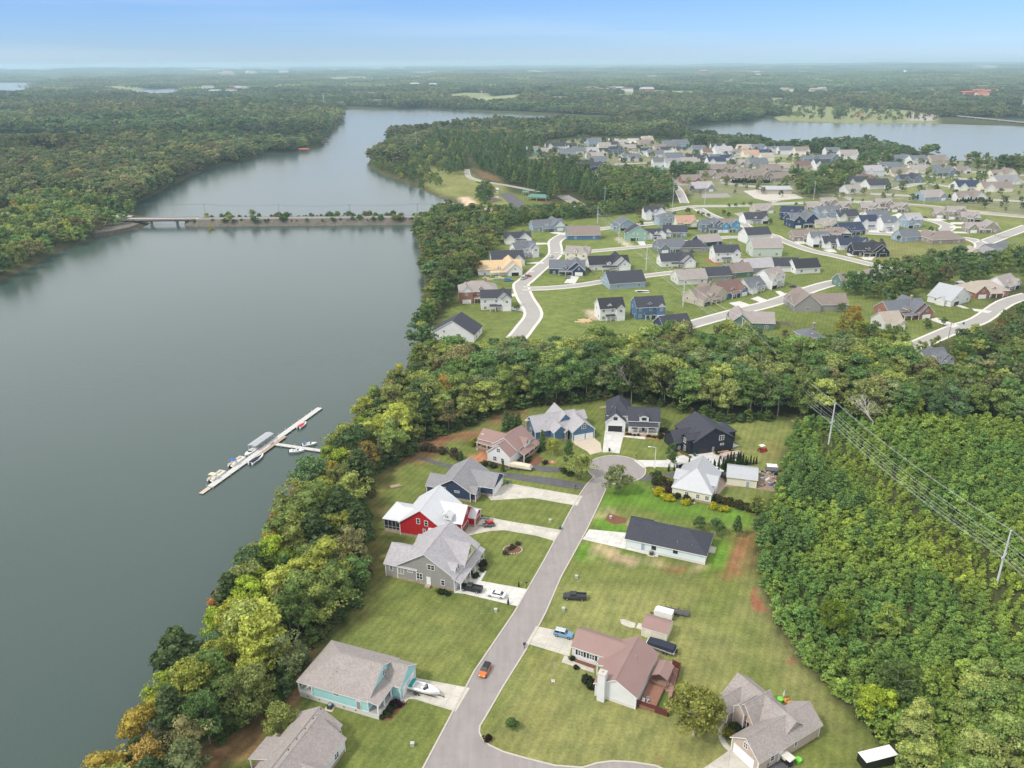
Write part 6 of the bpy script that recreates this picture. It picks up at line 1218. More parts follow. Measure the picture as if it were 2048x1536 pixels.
# ------------------------------------------------------------------ vehicles
def paintm(n, c=(.5,.5,.5), met=.0): return mat('paint_'+n, c, .28, met, .02, spec=.6)
def wheel(parent, x, y, r=.34):
    q = MB(); q.tube((0,-.12,0),(0,.12,0), r, n=14); w_ = q.build('wheel', TYRE, parent, (x, y, r)); MB().tube((0,-.13,0),(0,.13,0), r*.55, n=8).build('rim', CHROME, w_)
def body_loft(q, prof, wd, mi=0):
    "prof: (x, zlow, zhigh, half width factor)"
    secs = []
    for x, z0, z1, k in prof:
        w_ = wd/2*k; secs.append([(x,-w_,z0),(x,-w_*1.0,z0+(z1-z0)*.62),(x,-w_*.86,z1),(x,w_*.86,z1),(x,w_,z0+(z1-z0)*.62),(x,w_,z0)])
    q.loft(secs, mi)
def car(px, py, ang, label, pm, kind='sedan', roofm_=None, group=None, loc=None):
    p = G(px, py) if loc is None else Vector(loc); p.z = .06; e = empty('parked_'+kind if kind != 'suv' else 'parked_suv', p, math.radians(ang), label, {'sedan': 'car', 'suv': 'suv', 'pickup': 'pickup truck', 'hatchback': 'car'}[kind], group)
    L, W = dict(sedan=(4.8,1.85), suv=(4.6,1.9), pickup=(5.9,2.0), hatchback=(4.3,1.8))[kind]; h = L/2; q = MB(); g = MB(); rt = MB()
    if kind == 'pickup':
        body_loft(q, [(-h,.5,1.05,.93),(-h+.15,.4,1.12,1),(-.4,.38,1.12,1),(-.35,.38,1.12,1),(h-1.5,.38,1.15,1),(h-.4,.4,1.05,.97),(h,.45,.9,.85)], W)
        b_ = MB(); b_.box(-h+.15,-.6,-W/2+.18,W/2-.18,1.12,1.135); bed = (-h+.15, -.6)
        for y in (-1, 1): q.box(-h+.05, -.45, y*W/2-y*.2 if y > 0 else -W/2+.03, W/2-.03 if y > 0 else -W/2+.2, 1.1, 1.34)
        q.box(-h+.02, -h+.14, -W/2+.1, W/2-.1, 1.0, 1.34); c0_, c1_ = -.5, 1.45
        b_.build('truck_bed', BLACKM, e)
    elif kind == 'suv': body_loft(q, [(-h,.5,1.1,.9),(-h+.15,.38,1.15,1),(h-1.4,.36,1.12,1),(h-.3,.4,1.0,.96),(h,.45,.85,.82)], W); c0_, c1_ = -h+.1, h-1.3
    else: body_loft(q, [(-h,.5,.92,.82),(-h+.25,.36,1.0,.97),(-.5,.32,1.0,1),(h-1.3,.33,.96,1),(h-.3,.38,.82,.93),(h,.45,.7,.75)], W); c0_, c1_ = (-h+.5, h-1.35) if kind == 'sedan' else (-h+.15, h-1.3)
    zb = 1.1 if kind in ('pickup', 'suv') else .95; zt = dict(sedan=1.45, suv=1.75, pickup=1.85, hatchback=1.5)[kind]
    fr_, bk = (.75, .8) if kind == 'sedan' else (.6, .35 if kind == 'suv' else .2)
    w0 = W/2*.87; w1 = W/2*.70
    V = [(c0_,-w0,zb),(c1_,-w0,zb),(c1_,w0,zb),(c0_,w0,zb),(c0_+bk,-w1,zt-.06),(c1_-fr_,-w1,zt-.06),(c1_-fr_,w1,zt-.06),(c0_+bk,w1,zt-.06)]
    g.add(V, [(4,5,6,7),(0,1,5,4),(1,2,6,5),(2,3,7,6),(3,0,4,7)])
    rt.loft([[(c0_+bk-.08,-w1-.02,zt-.07),(c0_+bk-.08,w1+.02,zt-.07),(c0_+bk-.02,w1-.05,zt),(c0_+bk-.02,-w1+.05,zt)],[(c1_-fr_+.08,-w1-.02,zt-.07),(c1_-fr_+.08,w1+.02,zt-.07),(c1_-fr_+.0,w1-.05,zt),(c1_-fr_,-w1+.05,zt)]])
    for t_ in (0, .5, 1.0):   # pillars
        x0 = c0_+(c1_-c0_)*t_; x1 = (c0_+bk)+((c1_-fr_)-(c0_+bk))*t_
        for y in (-1, 1): rt.tube((x0, y*(w0+.01), zb), (x1, y*(w1+.01), zt-.03), .05, n=4)
    q.build('body', pm, e); g.build('windows', GLASS, e); rt.build('car_roof', roofm_ or pm, e)
    for y in (-1, 1):
        MB().box(h-.12, h-.02, -.17, .17, .66, .82).build('headlight', mat('lamp_clear', (.7,.7,.72), .1, 0, .02), e, (0, y*(W/2-.38), 0))
        MB().box(-h-.0, -h+.08, -.12, .12, .78, .95).build('tail_light', mat('lamp_red', (.35,.01,.01), .2, 0, .02), e, (0, y*(W/2-.28), 0))
    for x in (-h*.62, h*.64):
        for y in (-W/2+.1, W/2-.1): wheel(e, x, y, .34 if kind in ('sedan', 'hatchback') else .38)
    return e
RA = 70.3   # street direction
ORG = paintm('orange', (.62,.16,.03), .2)
p = cC(1667,570); car(p[0], p[1], -109, 'orange hatchback with a black roof driving down the near street', ORG, 'hatchback', BLACKM)
p = cB(745,1168); car(p[0], p[1], -18+180, 'black pickup truck parked on the drive of the grey house', BLACKM, 'pickup')
p = cB(900,1205); car(p[0], p[1], -18+180, 'white sedan parked behind the black pickup on the pale drive', paintm('white', (.72,.72,.73)), 'sedan')
p = cA(730,1455); car(p[0], p[1], 174, 'dark pickup truck parked on the grass beside the street', paintm('dark', (.035,.035,.04), .3), 'pickup')
p = cD(325,440); car(p[0], p[1], -20, 'light blue suv parked on the drive of the mauve roofed house', paintm('blue', (.16,.31,.46), .3), 'suv', paintm('pale', (.5,.55,.58), .3))
p = cF(855,930); car(p[0], p[1], -22, 'white car parked between the cream cottage and the outbuilding', paintm('white'), 'sedan')
p = cF(935,1000); car(p[0], p[1], -22, 'dark blue car beside the white car at the cream cottage', paintm('darkblue', (.02,.03,.06), .3), 'sedan')
for (f_, x, y, a_, nm, c_, kd, lb) in ((c1,1075,470,60,'white',None,'suv','white suv parked by the estate road bend'),(c1,850,648,60,'silver',(.5,.5,.52),'pickup','silver truck outside the unfinished house'),(c1,885,632,40,'red',(.4,.03,.02),'suv','red vehicle outside the unfinished house'),
    (c1,725,665,20,'skyblue',(.05,.22,.5),'pickup','bright blue machine on the dirt beside the unfinished house'),(c1,1215,640,70,'greyc',(.2,.2,.21),'sedan','grey car on the drive of the navy house in the estate'),(c2,1830,755,-10,'darkc',(.03,.035,.05),'sedan','dark car beside the white brown roofed house in the estate'),
    (c1,1075,262,-10,'darkc',None,'suv','dark suv before the slate roofed house'),(c3,1165,880,-8,'black',None,'pickup','black truck under the trees behind the brick bungalow'),(c3,1235,188,0,'darkc',None,'sedan','right of two dark cars by the townhouse road'),(c3,1185,184,0,'darkc',None,'sedan','left of two dark cars by the townhouse road')):
    p = f_(x, y); car(p[0], p[1], a_, lb, BLACKM if nm == 'black' else paintm(nm, c_ or (.5,.5,.5)), kd)
p = cW(755,950); car(p[0], p[1]-2, 0, 'white car driving on the bridge', paintm('white'), 'sedan', loc=(G(p[0], p[1], 2.6).x, G(p[0], p[1], 2.6).y, 0)).location.z = 2.75

# ------------------------------------------------------------------ boats and trailers
HULLW = mat('boat_white', (.74,.74,.73), .3, 0, .04, spec=.5); CREAMC = mat('cream_canvas', (.62,.53,.40), .8, 0, .08); NAVYC = mat('navy_canvas', (.022,.026,.045), .75, 0, .1); TEALC = mat('teal_canvas', (.02,.27,.28), .7); REDC = mat('red_canvas', (.52,.045,.075), .7); BLUEC = mat('blue_canvas', (.05,.12,.34), .7)
def hull_secs(L, W, z0, zt, n=9):
    S = []
    for k in range(n):
        t_ = k/(n-1); x = -L/2+L*t_; w_ = W/2*(1-max(0, (t_-.45)/.55)**2.3)*.98+.02; keel = z0+.28*max(0, (t_-.6)/.4)**2*(zt-z0)*1.6; S.append([(x,0,keel),(x,-w_*.8,z0+(zt-z0)*.35+keel*.1-z0*.1),(x,-w_,zt),(x,-w_*.86,zt+.05),(x,w_*.86,zt+.05),(x,w_,zt),(x,w_*.8,z0+(zt-z0)*.35)])
    return S
def trailer_under(e, L, W, z=.45, wheels=1):
    MB().box(-L/2, L/2*.9, -W*.3, -W*.3+.1, z-.1, z).box(-L/2, L/2*.9, W*.3-.1, W*.3, z-.1, z).box(L/2*.85, L/2+1.1, -.06, .06, z-.12, z-.02).tube((L/2+.9,0,0),(L/2+.9,0,z+.3), .05, n=5).build('trailer_frame', BLACKM, e)
    for k in range(wheels):
        for y in (-W/2+.05, W/2-.05): wheel(e, -L*.12-k*.75, y, .33)
def motorboat(loc, ang, label, cover=None, onland=False, L=6.6, W=2.4, interior=True, ctop=None):
    e = empty('motorboat', loc, math.radians(ang), label, 'boat'); b0 = .55 if onland else -.25
    q = MB(); q.loft(hull_secs(L, W, b0, b0+1.05)); q.build('hull', HULLW, e)
    zt = b0+1.11
    if cover:
        S = []
        for k in range(8):
            t_ = k/7; x = -L*.47+L*.86*t_; w_ = W/2*(1-max(0, (t_-.45)/.6)**2.3)*.97; S.append([(x,-w_,zt-.1),(x,-w_*.5,zt+.35*math.sin(math.pi*min(1, t_+.25))),(x,w_*.5,zt+.35*math.sin(math.pi*min(1, t_+.25))),(x,w_,zt-.1)])
        MB().loft(S).build('cover', cover, e)
    else:
        MB().box(-L*.36, L*.08, -W*.31, W*.31, zt-.04, zt+.02).build('cockpit', mat('cockpit_grey', (.42,.41,.40), .7), e)
        MB().box(-L*.36, -L*.28, -W*.3, W*.3, zt, zt+.3).box(-L*.05, L*.02, -W*.28, -W*.08, zt, zt+.35).box(-L*.05, L*.02, W*.08, W*.28, zt, zt+.35).build('seats', HULLW, e)
        MB().add([(L*.07,-W*.36,zt),(L*.16,0,zt),(L*.07,W*.36,zt),(L*.02,-W*.33,zt+.38),(L*.10,0,zt+.42),(L*.02,W*.33,zt+.38)], [(0,1,4,3),(1,2,5,4)]).build('windscreen', GLASS, e)
        if ctop: MB().loft([[(-L*.44,-W*.42,zt+.1),(-L*.44,W*.42,zt+.1),(-L*.40,W*.34,zt+.7),(-L*.40,-W*.34,zt+.7)],[(-L*.32,-W*.44,zt+.1),(-L*.32,W*.44,zt+.1),(-L*.30,W*.36,zt+.85),(-L*.30,-W*.36,zt+.85)]]).build('folded_top', ctop, e)
    MB().box(-L/2-.35, -L/2, -.22, .22, b0+.2, b0+1.2).tube((-L/2-.2,0,b0-.1),(-L/2-.2,0,b0+.3), .07).build('outboard_motor', BLACKM, e)
    if onland: trailer_under(e, L, W, .55, 2)
    return e
def pontoon(loc, ang, label, top=None, cover=None, onland=False, L=7.0, W=2.5):
    e = empty('pontoon_boat', loc, math.radians(ang), label, 'pontoon boat'); z = .75 if onland else .1; q = MB()
    for y in (-W*.36, W*.36): q.tube((-L/2, y, z), (L/2-.6, y, z), .3, n=10).tube((L/2-.6, y, z), (L/2, y, z+.12), .3, .06, n=10)
    q.build('pontoons', CHROME, e); MB().box(-L/2+.1, L/2-.3, -W/2, W/2, z+.3, z+.4).build('deck', HULLW, e); zt = z+.4
    if cover: MB().loft([[(-L/2+.2,-W/2,zt),(-L/2+.3,-W*.42,zt+.85),(-L/2+.3,0,zt+1.05),(-L/2+.3,W*.42,zt+.85),(-L/2+.2,W/2,zt)],[(0,-W/2,zt),(0,-W*.45,zt+.8),(0,0,zt+1.15),(0,W*.45,zt+.8),(0,W/2,zt)],[(L/2-.5,-W/2,zt),(L/2-.7,-W*.4,zt+.6),(L/2-.7,0,zt+.8),(L/2-.7,W*.4,zt+.6),(L/2-.5,W/2,zt)]]).build('cover', cover, e)
    else:
        f = MB()
        for y in (-W/2+.03, W/2-.03): f.box(-L/2+.3, L/2-.6, y-.02, y+.02, zt+.05, zt+.62)
        f.box(L/2-.62, L/2-.58, -W/2, W/2, zt+.05, zt+.62); f.build('side_panels', HULLW, e)
        s_ = MB(); s_.box(-L/2+.4, -L/2+2.2, -W/2+.1, -W/2+.75, zt, zt+.5).box(L/2-2.6, L/2-.8, -W/2+.1, -W/2+.7, zt, zt+.5).box(L/2-2.6, L/2-.8, W/2-.7, W/2-.1, zt, zt+.5).box(-.3, .3, .2, .8, zt, zt+.7).box(-L/2+.4, -L/2+1.4, W/2-.75, W/2-.1, zt, zt+.5); s_.build('seats', CREAMC, e)
        if top:
            c = MB(); c.loft([[(-L/2+1,-W/2+.05,zt+1.75),(-L/2+1,0,zt+1.95),(-L/2+1,W/2-.05,zt+1.75),(-L/2+1,0,zt+1.85)],[(-L/2+2.6,-W/2+.05,zt+1.8),(-L/2+2.6,0,zt+2.0),(-L/2+2.6,W/2-.05,zt+1.8),(-L/2+2.6,0,zt+1.92)]]); can = c.build('canopy', top, e)
            fr_ = MB(); [fr_.tube((-L/2+1.8, y, zt), (-L/2+1.0+k, y, zt+1.78), .025, n=4) for y in (-W/2+.08, W/2-.08) for k in (0, 1.6)]; fr_.build('canopy_frame', CHROME, e)
    MB().box(-L/2-.4, -L/2, -.2, .2, z, z+.9).build('outboard_motor', BLACKM, e)
    if onland: trailer_under(e, L, W, .45, 2)
    return e
p = G(*cC(1312,690)); motorboat(p, -20, 'white motorboat with a teal folded top on a trailer in the drive', None, True, 7.4, 2.6, ctop=TEALC)
p = G(*cM(1590,850)); pontoon(p, -18, 'cream covered pontoon boat parked beside the dark drive', cover=CREAMC, onland=True, L=8.0)
p = G(*cK(1340,660)); pontoon(p, 150, 'black covered boat on a trailer behind the mauve roofed house', cover=NAVYC, onland=True, L=7.2)
p = G(*cF(1060,740)); pontoon(p, 22, 'tan covered boat on a trailer beside the hedge of small cypresses', cover=mat('tan_canvas', (.42,.34,.31), .8), onland=True, L=8.5)
# cargo trailers
def cargo(px, py, ang, label, L, W, Hh, m, roof_):
    p = G(px, py); e = empty('enclosed_trailer', p, math.radians(ang), label, 'trailer'); q = MB(); q.add([(x, y, z) for x, z in ((-L/2,.5),(L/2-.1,.5),(L/2+.5,.9),(L/2+.5,Hh-.3),(L/2,Hh),(-L/2,Hh)) for y in (-W/2, W/2)], [(0,2,4,6,8,10),(1,3,5,7,9,11),(0,1,3,2),(2,3,5,4),(4,5,7,6),(6,7,9,8),(8,9,11,10),(10,11,1,0)])
    q.build('box_body', m, e); r_ = MB(); r_.box(-L/2-.03, L/2+.03, -W/2-.03, W/2+.03, Hh, Hh+.05)
    for i in range(7): x = -L/2+.3+i*(L-.6)/6; r_.box(x-.03, x+.03, -W/2, W/2, Hh+.05, Hh+.09)
    r_.build('trailer_roof', roof_, e); MB().box(-.25,.25,-.25,.25,Hh+.05,Hh+.2).build('roof_vent', roof_, e)
    MB().box(L/2, L/2+1.6, -.08, .08, .35, .48).tube((L/2+1.4,0,0),(L/2+1.4,0,.7), .05).build('drawbar', BLACKM, e)
    for k in (0, .85):
        for y in (-W/2, W/2): wheel(e, -.6-k, y, .36)
cargo(*cL(1715,960), 15, 'black enclosed trailer with a white roof at the lower right', 7.0, 2.5, 2.5, BLACKM, HULLW)
cargo(*cK(1395,235), 155, 'small white enclosed trailer behind the cream garden shed', 3.9, 2.0, 2.2, HULLW, HULLW)
def flat_trailer(px, py, ang, label, L=4.2, W=2.0, rails=True, m=BLACKM):
    p = G(px, py); e = empty('utility_trailer', p, math.radians(ang), label, 'trailer'); MB().box(-L/2, L/2, -W/2, W/2, .5, .58).build('bed', mat('trailer_bed', (.09,.085,.08), .9), e)
    q = MB()
    for y in (-W/2, W/2):
        q.tube((-L/2,y,1.05),(L/2,y,1.05), .035, n=5)
        for k in range(5): q.tube((-L/2+L*k/4,y,.5),(-L/2+L*k/4,y,1.05), .03, n=4)
    q.tube((L/2,-W/2,1.05),(L/2,W/2,1.05), .035, n=5); q.build('rails', m, e); MB().box(L/2, L/2+1.3, -.05, .05, .42, .52).build('drawbar', BLACKM, e)
    for y in (-W/2-.12, W/2+.12): wheel(e, -.2, y, .3)
    return e
flat_trailer(*cK(1560,175), 160, 'long black open trailer behind the white enclosed trailer', 6.0, 2.0)
def small_tractor(loc, ang, label, m, canopy=None, deck=True):
    e = empty('mower', loc, math.radians(ang), label, 'mower'); q = MB(); q.frus(-.2, .95, -.32, .32, .35, .85, .06, .05).frus(-.95, -.15, -.45, .45, .35, .62, .05, .05); q.build('body', m, e)
    MB().box(-.75, -.35, -.25, .25, .6, .75).box(-.8, -.68, -.25, .25, .7, 1.1).build('seat', BLACKM, e); MB().tube((.0,0,.8),(-.2,0,1.1), .03).tube((-.2,-.18,1.1),(-.2,.18,1.1), .03).build('steering_wheel', BLACKM, e)
    for x, r_ in ((.7,.22),(-.65,.33)):
        for y in (-.5, .5): wheel(e, x, y, r_)
    if canopy:
        MB().box(-.9, .3, -.5, .5, 1.75, 1.8).build('sun_canopy', canopy, e); MB().tube((-.8,-.4,.6),(-.8,-.4,1.76),.03,n=4).tube((-.8,.4,.6),(-.8,.4,1.76),.03,n=4).build('canopy_post', BLACKM, e)
    if deck: MB().box(-.2, .6, -.65, .65, .12, .28).build('mower_deck', m, e)
    return e
REDM = paintm('redm', (.5,.03,.02)); small_tractor(G(*cF(1500,645)), 20, 'red riding mower with a white canopy on the upper lawn', REDM, HULLW).scale = (1.5, 1.5, 1.3)
tr = flat_trailer(*cB(852,775), -170, 'low mesh trailer standing on the drive of the red house', 3.6, 1.9, m=mat('grey_post'))
q_ = small_tractor(G(*cB(855,772)), 10, 'red riding tractor loaded on the mesh trailer by the red house', REDM, None, False); q_.location.z = .6; q_.scale = (1.3, 1.3, 1.2)
p = G(*cB(815,728)); e = empty('boat_trailer', p, math.radians(-18), 'empty black boat trailer behind the mesh trailer', 'trailer'); trailer_under(e, 4.5, 1.9, .45, 1)
MB().tube((-2,-.6,.45),(2,-.3,.55), .05).tube((-2,.6,.45),(2,.3,.55), .05).build('rollers', BLACKM, e)

# ------------------------------------------------------------------ jetty
DK = mat('jetty_deck', (.52,.51,.485), .8, 0, .06, .8)
A0 = G(*cS(265,1290), WZ+.5); A1 = G(*cS(1735,235), WZ+.5); d_ = (A1-A0); Lj = d_.length; aj = math.atan2(d_.y, d_.x)
def jetty(org, ang, L, W, label, piles=True):
    e = empty('jetty', (org.x, org.y, WZ), ang, label, 'jetty'); q = MB(); n = int(L/3)
    for k in range(n): q.box(L*k/n+.03, L*(k+1)/n-.03, -W/2, W/2, .32, .5)
    q.build('deck', DK, e); MB().box(0, L, -W/2+.1, W/2-.1, -.1, .3).build('float', DARK, e)
    for k in range(int(L/4.5)+1):
        for y in (-W/2-.12, W/2+.12): MB().tube((0,0,-2),(0,0,1.1), .09, n=6).build('pile', DK, e, (k*4.5, y, 0))
    return e
jetty(A0, aj, Lj, 2.3, 'long white floating jetty running diagonally over the lake')
B0 = G(*cS(1090,712), WZ+.5); B1 = G(*cS(1560,780), WZ+.5); d2 = B1-B0; jetty(B0, math.atan2(d2.y, d2.x), d2.length+6, 1.8, 'short white jetty arm leading to the shore')
E0 = G(*cS(150,1380), WZ+.4); e = empty('swim_platform', (E0.x, E0.y, WZ), aj, 'tan end platform at the lower end of the jetty', 'platform'); MB().box(0, 4.2, -.7, .9, .2, .38).build('boards', mat('tan_boards', (.50,.43,.34), .8, 0, .15, 2), e)
MB().box(0, 4.2, -.6, .8, -.15, .2).build('float', DARK, e)
def jp(t_, off, z=0): u = d_.normalized(); nrm = Vector((-u.y, u.x, 0)); p = A0+u*(Lj*t_)+nrm*off; p.z = WZ+z; return p
deg = math.degrees(aj)
e = empty('boat_shelter', jp(.475, 2.7), aj, 'white metal roofed boat shelter over a slip on the jetty', 'boat shelter'); e.scale = (.82, .9, .9); MB().add([(-6.8,-1.9,2.7),(6.8,-1.9,2.7),(6.8,1.9,2.7),(-6.8,1.9,2.7),(-6.8,0,3.2),(6.8,0,3.2),(-6.8,-1.9,2.55),(6.8,-1.9,2.55),(6.8,1.9,2.55),(-6.8,1.9,2.55)], [(0,1,5,4),(3,4,5,2),(0,4,3,9,6),(1,7,8,2,5),(0,6,7,1),(3,2,8,9),(6,9,8,7)]).build('roof', roofm('silver'), e)
for x in (-6.5, -2.2, 2.2, 6.5):
    for y in (-1.75, 1.75): MB().tube((0,0,-1.5),(0,0,2.8), .08, n=6).build('post', DK, e, (x, y, 0))
e = empty('jetty_platform', jp(.42, -1.2), aj, 'brown boarded platform widening the middle of the jetty', 'platform'); MB().box(-4, 12, -1.3, .2, .42, .53).build('boards', mat('brown_boards', (.36,.27,.22), .8, 0, .15, 2), e)
motorboat(jp(.375, 2.6), deg+180, 'white motorboat tucked under the shelter end of the jetty', None, L=6.5)
pontoon(jp(.26, 2.5), deg, 'grey pontoon boat with a small blue canopy at the jetty', BLUEC, L=7.5); pontoon(jp(.10, 2.5), deg, 'open pontoon boat nearest the lower end of the jetty', CREAMC, L=7.5).location.z = WZ
motorboat(jp(.40-.08, -2.8), deg, 'boat with a dark navy cover moored on the shore side of the jetty', NAVYC, L=7.6)
motorboat(jp(.755, -2.4), deg, 'small white boat with a red cover moored near the far jetty end', REDC, L=5.4, W=2.1)
motorboat(G(*cS(1430,830), WZ), 10, 'white boat moored below the short jetty arm under the trees', None, L=5.2, W=2.0); motorboat(G(*cS(1600,740), WZ), 20, 'white boat with a blue folded top above the short jetty arm', None, L=5.2, W=2.0, ctop=BLUEC)
MB().tube((0,0,-1),(0,0,7), .06, .04).build('flagpole', CHROME, None, jp(1.0, -.4)); tag(bpy.data.objects['flagpole'], 'thin pale pole standing on the far tip of the jetty', 'pole')

# ------------------------------------------------------------------ bridge and causeway
ROCK = mat('riprap', (.14,.125,.10), .95, 0, .45, .7, bump=.8)
ca, cb = G(*c0(392,442)), G(*c0(905,437)); L = (cb-ca).length; an = math.atan2(cb.y-ca.y, cb.x-ca.x)
rgk = random.Random(3); secs = []; n = 60
for k in range(n+1):
    t_ = k/n; x = -9+(L+40)*t_; wv_ = .7*math.sin(k*1.3)+rgk.uniform(-.6, .6); tip = 0 if k > 3 else (3-k)*2.2
    secs.append([(x,-13+tip-wv_,WZ-2),(x,-10.5+tip-wv_*.6,WZ+.4),(x,-6.2+tip*.8,2.0-(tip*.25)),(x,7.2-tip*.8,2.0-tip*.25),(x,11.5-tip+wv_*.4,WZ+.4),(x,14-tip,WZ-2)])
e = MB().loft(secs).build('causeway_bank', ROCK, None, (ca.x, ca.y, 0), an); tag(e, kind='structure')
rd = MB(); rd.box(-8, L+60, -4.3, 4.3, 1.9, 2.12); tag(rd.build('road', mat('causeway_asphalt', (.24,.225,.215), .9, 0, .08, .3), None, (ca.x, ca.y, 0), an), kind='structure')
ra = G(*c0(150,425)); rb = G(*c0(255,436))
P = smooth_line([G(-80,418), G(60,420), G(170,430), G(262,438)], 5); mb = MB(); Lq, Rq = offset(P, 4.3); nn = len(P); zz = [.4+1.7*min(1, k/(nn-1)*1.2) for k in range(nn)]
mb.add([(p.x, p.y, z_+4.0*(k < nn-7)*0) for k, (p, z_) in enumerate(zip(Lq, zz))]+[(p.x, p.y, z_) for p, z_ in zip(Rq, zz)]+[(p.x, p.y, -2.5) for p in Lq]+[(p.x, p.y, -2.5) for p in Rq], [(i, i+1, nn+i+1, nn+i) for i in range(nn-1)]+[(i, i+1, 2*nn+i+1, 2*nn+i) for i in range(nn-1)]+[(nn+i, nn+i+1, 3*nn+i+1, 3*nn+i) for i in range(nn-1)])
tag(mb.build('road', PALE), kind='structure'); ROADS.append(([(p.x, p.y) for p in P], 6))
ab = G(*c0(262,441)); Lb = (ca-ab).length; e = empty('bridge', (ca.x, ca.y, 0), an+math.pi, 'long flat concrete road bridge across the lake neck', 'bridge')
MB().box(-2, Lb+8, -4.6, 4.6, 1.75, 2.16).build('deck', mat('bridge_concrete', (.42,.395,.365), .85, 0, .1, .3), e)
for y in (-4.6, 4.35): MB().box(-2, Lb+8, y, y+.25, 2.16, 3.0).build('parapet', mat('bridge_parapet', (.27,.255,.245), .85), e)
for y in (-3.2, -1.1, 1.1, 3.2): MB().box(-2, Lb+8, y-.25, y+.25, .5, 1.75).build('girder', mat('girder_brown', (.11,.09,.085), .7), e)
for t_ in (.28, .66, .95): MB().box(-.9, .9, -4.0, 4.0, -.5, .5).box(-.7, .7, -1.5, 1.5, -6, -.5).build('pier', mat('bridge_concrete'), e, (Lb*t_, 0, 0))
# bank at the left bridge end
slab('riprap_bank', [cW(545,1045),cW(640,975),cW(760,985),cW(815,990),cW(760,1010),cW(640,1035)], ROCK, c0, .6, 4)
# poles along the causeway, shrubs on it
def utility_pole(loc, h_, label, grp=None, m=BARK, arm=True):
    e = empty('utility_pole', loc, 0, label, 'utility pole', grp); MB().tube((0,0,-1),(0,0,h_), .2, .13).build('pole', m, e)
    if arm: MB().box(-1.3, 1.3, -.06, .06, h_-.9, h_-.75).build('crossarm', m, e)
    return e
tops = []
for i, (px, py, top) in enumerate(((412,438,408),(560,440,411),(701,440,413),(836,438,412))):
    p = G(px, py); p.z = 1.5; utility_pole(p, 12, 'wooden utility pole beside the causeway road, '+ORDN[i], 'poles along the causeway'); tops.append(Vector((p.x, p.y, 13)))
def wire(name, pts, label, r_=.035, sag=.03, grp=None, m=None):
    q = MB()
    for a_, b_ in zip(pts[:-1], pts[1:]):
        n_ = 14; prev = a_
        for k in range(1, n_+1):
            t_ = k/n_; c = a_.lerp(b_, t_); c.z -= 4*sag*(b_-a_).length*t_*(1-t_); q.tube(prev, c, r_, n=4, cap=False); prev = c
    o = q.build(name, m or mat('wire_metal', (.62,.63,.64), .5, .1, .05)); tag(o, label, 'wire', grp)
wire('overhead_wire', [G(150,425)+Vector((0,0,13))]+tops+[G(980,430)+Vector((0,0,12))], 'thin wire strung between the causeway poles', .06, .02, m=mat('wire_dark', (.05,.05,.05)))
def tiny_shrub(p, s, tn, label, grp, kind=None, cat='shrub'):
    o = link('shrub', SHRUB[int(abs(p.x*7)) % 3], None, p, p.x % 6, (s*1.05, s*1.05, s)); o.color = (*tn, 1); tag(o, label, cat, grp); return o
for i in range(90):
    t_ = (i+.5)/90+rgk.uniform(-.01, .01); side = rgk.random() < .55; p = ca.lerp(cb, t_); nrm = Vector((-math.sin(an), math.cos(an), 0)); p = p+nrm*(rgk.uniform(5.8, 8) if side else rgk.uniform(-9.5, -5.6)); p.z = .6 if not side else 1.6
    if i in (2, 13, 18, 70, 82, 86) or (t_ > .8 and not side and rgk.random() < .6): place_tree(p.x, p.y, 'b', rgk.uniform(4.5, 8), 0, GRN[rgk.choice([0,3,5,7,8])]*1.1, 'small round tree growing on the rocky causeway bank, '+LR(i), 'small trees on the causeway', 1.15, z=.3)
    else: tiny_shrub(p, rgk.choice([1.2,1.6,2.2,3.2,4.6]), GRN[rgk.choice([0,1,1,4,8])], ('dark shrub behind the causeway road, ' if side else 'dark shrub on the rocky bank before the causeway road, ')+LR(i), 'shrubs behind the causeway road' if side else 'shrubs on the front causeway bank')

# ------------------------------------------------------------------ steel power line
def pylon(px, py, h_, label):
    p = G(px, py); e = empty('power_pole', p, math.radians(-52), label, 'power pole', 'steel power line poles'); st = mat('galvanised_steel', (.58,.60,.62), .6, .1, .06)
    MB().tube((0,0,-1),(0,0,h_), .30, .18, n=10).build('pole', st, e); q = MB(); q.box(-.08,.08,-1.5,1.5,h_*.55,h_*.55+.16).box(-.09,.09,-1.5,1.5,h_*.55-.35,h_*.55-.2); q.build('crossarm', st, e)
    q = MB(); [q.tube((0, 0, h_*z), (0, y, h_*z+.25), .05, n=5) for z, y in ((.97, .9), (.78, -1.4), (.72, 1.4))]; q.build('insulator', mat('insulator', (.3,.3,.32)), e)
    return p, h_
PY = [pylon(2420, 1560, 17, 'steel power pole outside the frame at the lower right')] if False else []
PY += [pylon(1992,1172,16.6,'tall grey steel power pole at the right edge of the thicket'), pylon(1657,889,16,'tall grey steel power pole beside the bare white branched tree'), pylon(1479,700,15.5,'steel power pole in the trees behind the green house'),
       pylon(1365.8,612.6,14.8,'steel power pole on the big green lawn of the estate'), pylon(1292,541,14.5,'steel power pole behind the black roofed blue house'), pylon(1237,487,14.5,'steel power pole beside the straw plot'), pylon(1195,447,14,'steel power pole farthest up the grass slope')]
P0 = PY[0][0]; dv = (P0-PY[1][0]); first = (P0+dv, 16.6); allp = [first]+PY
ua = math.radians(-52)
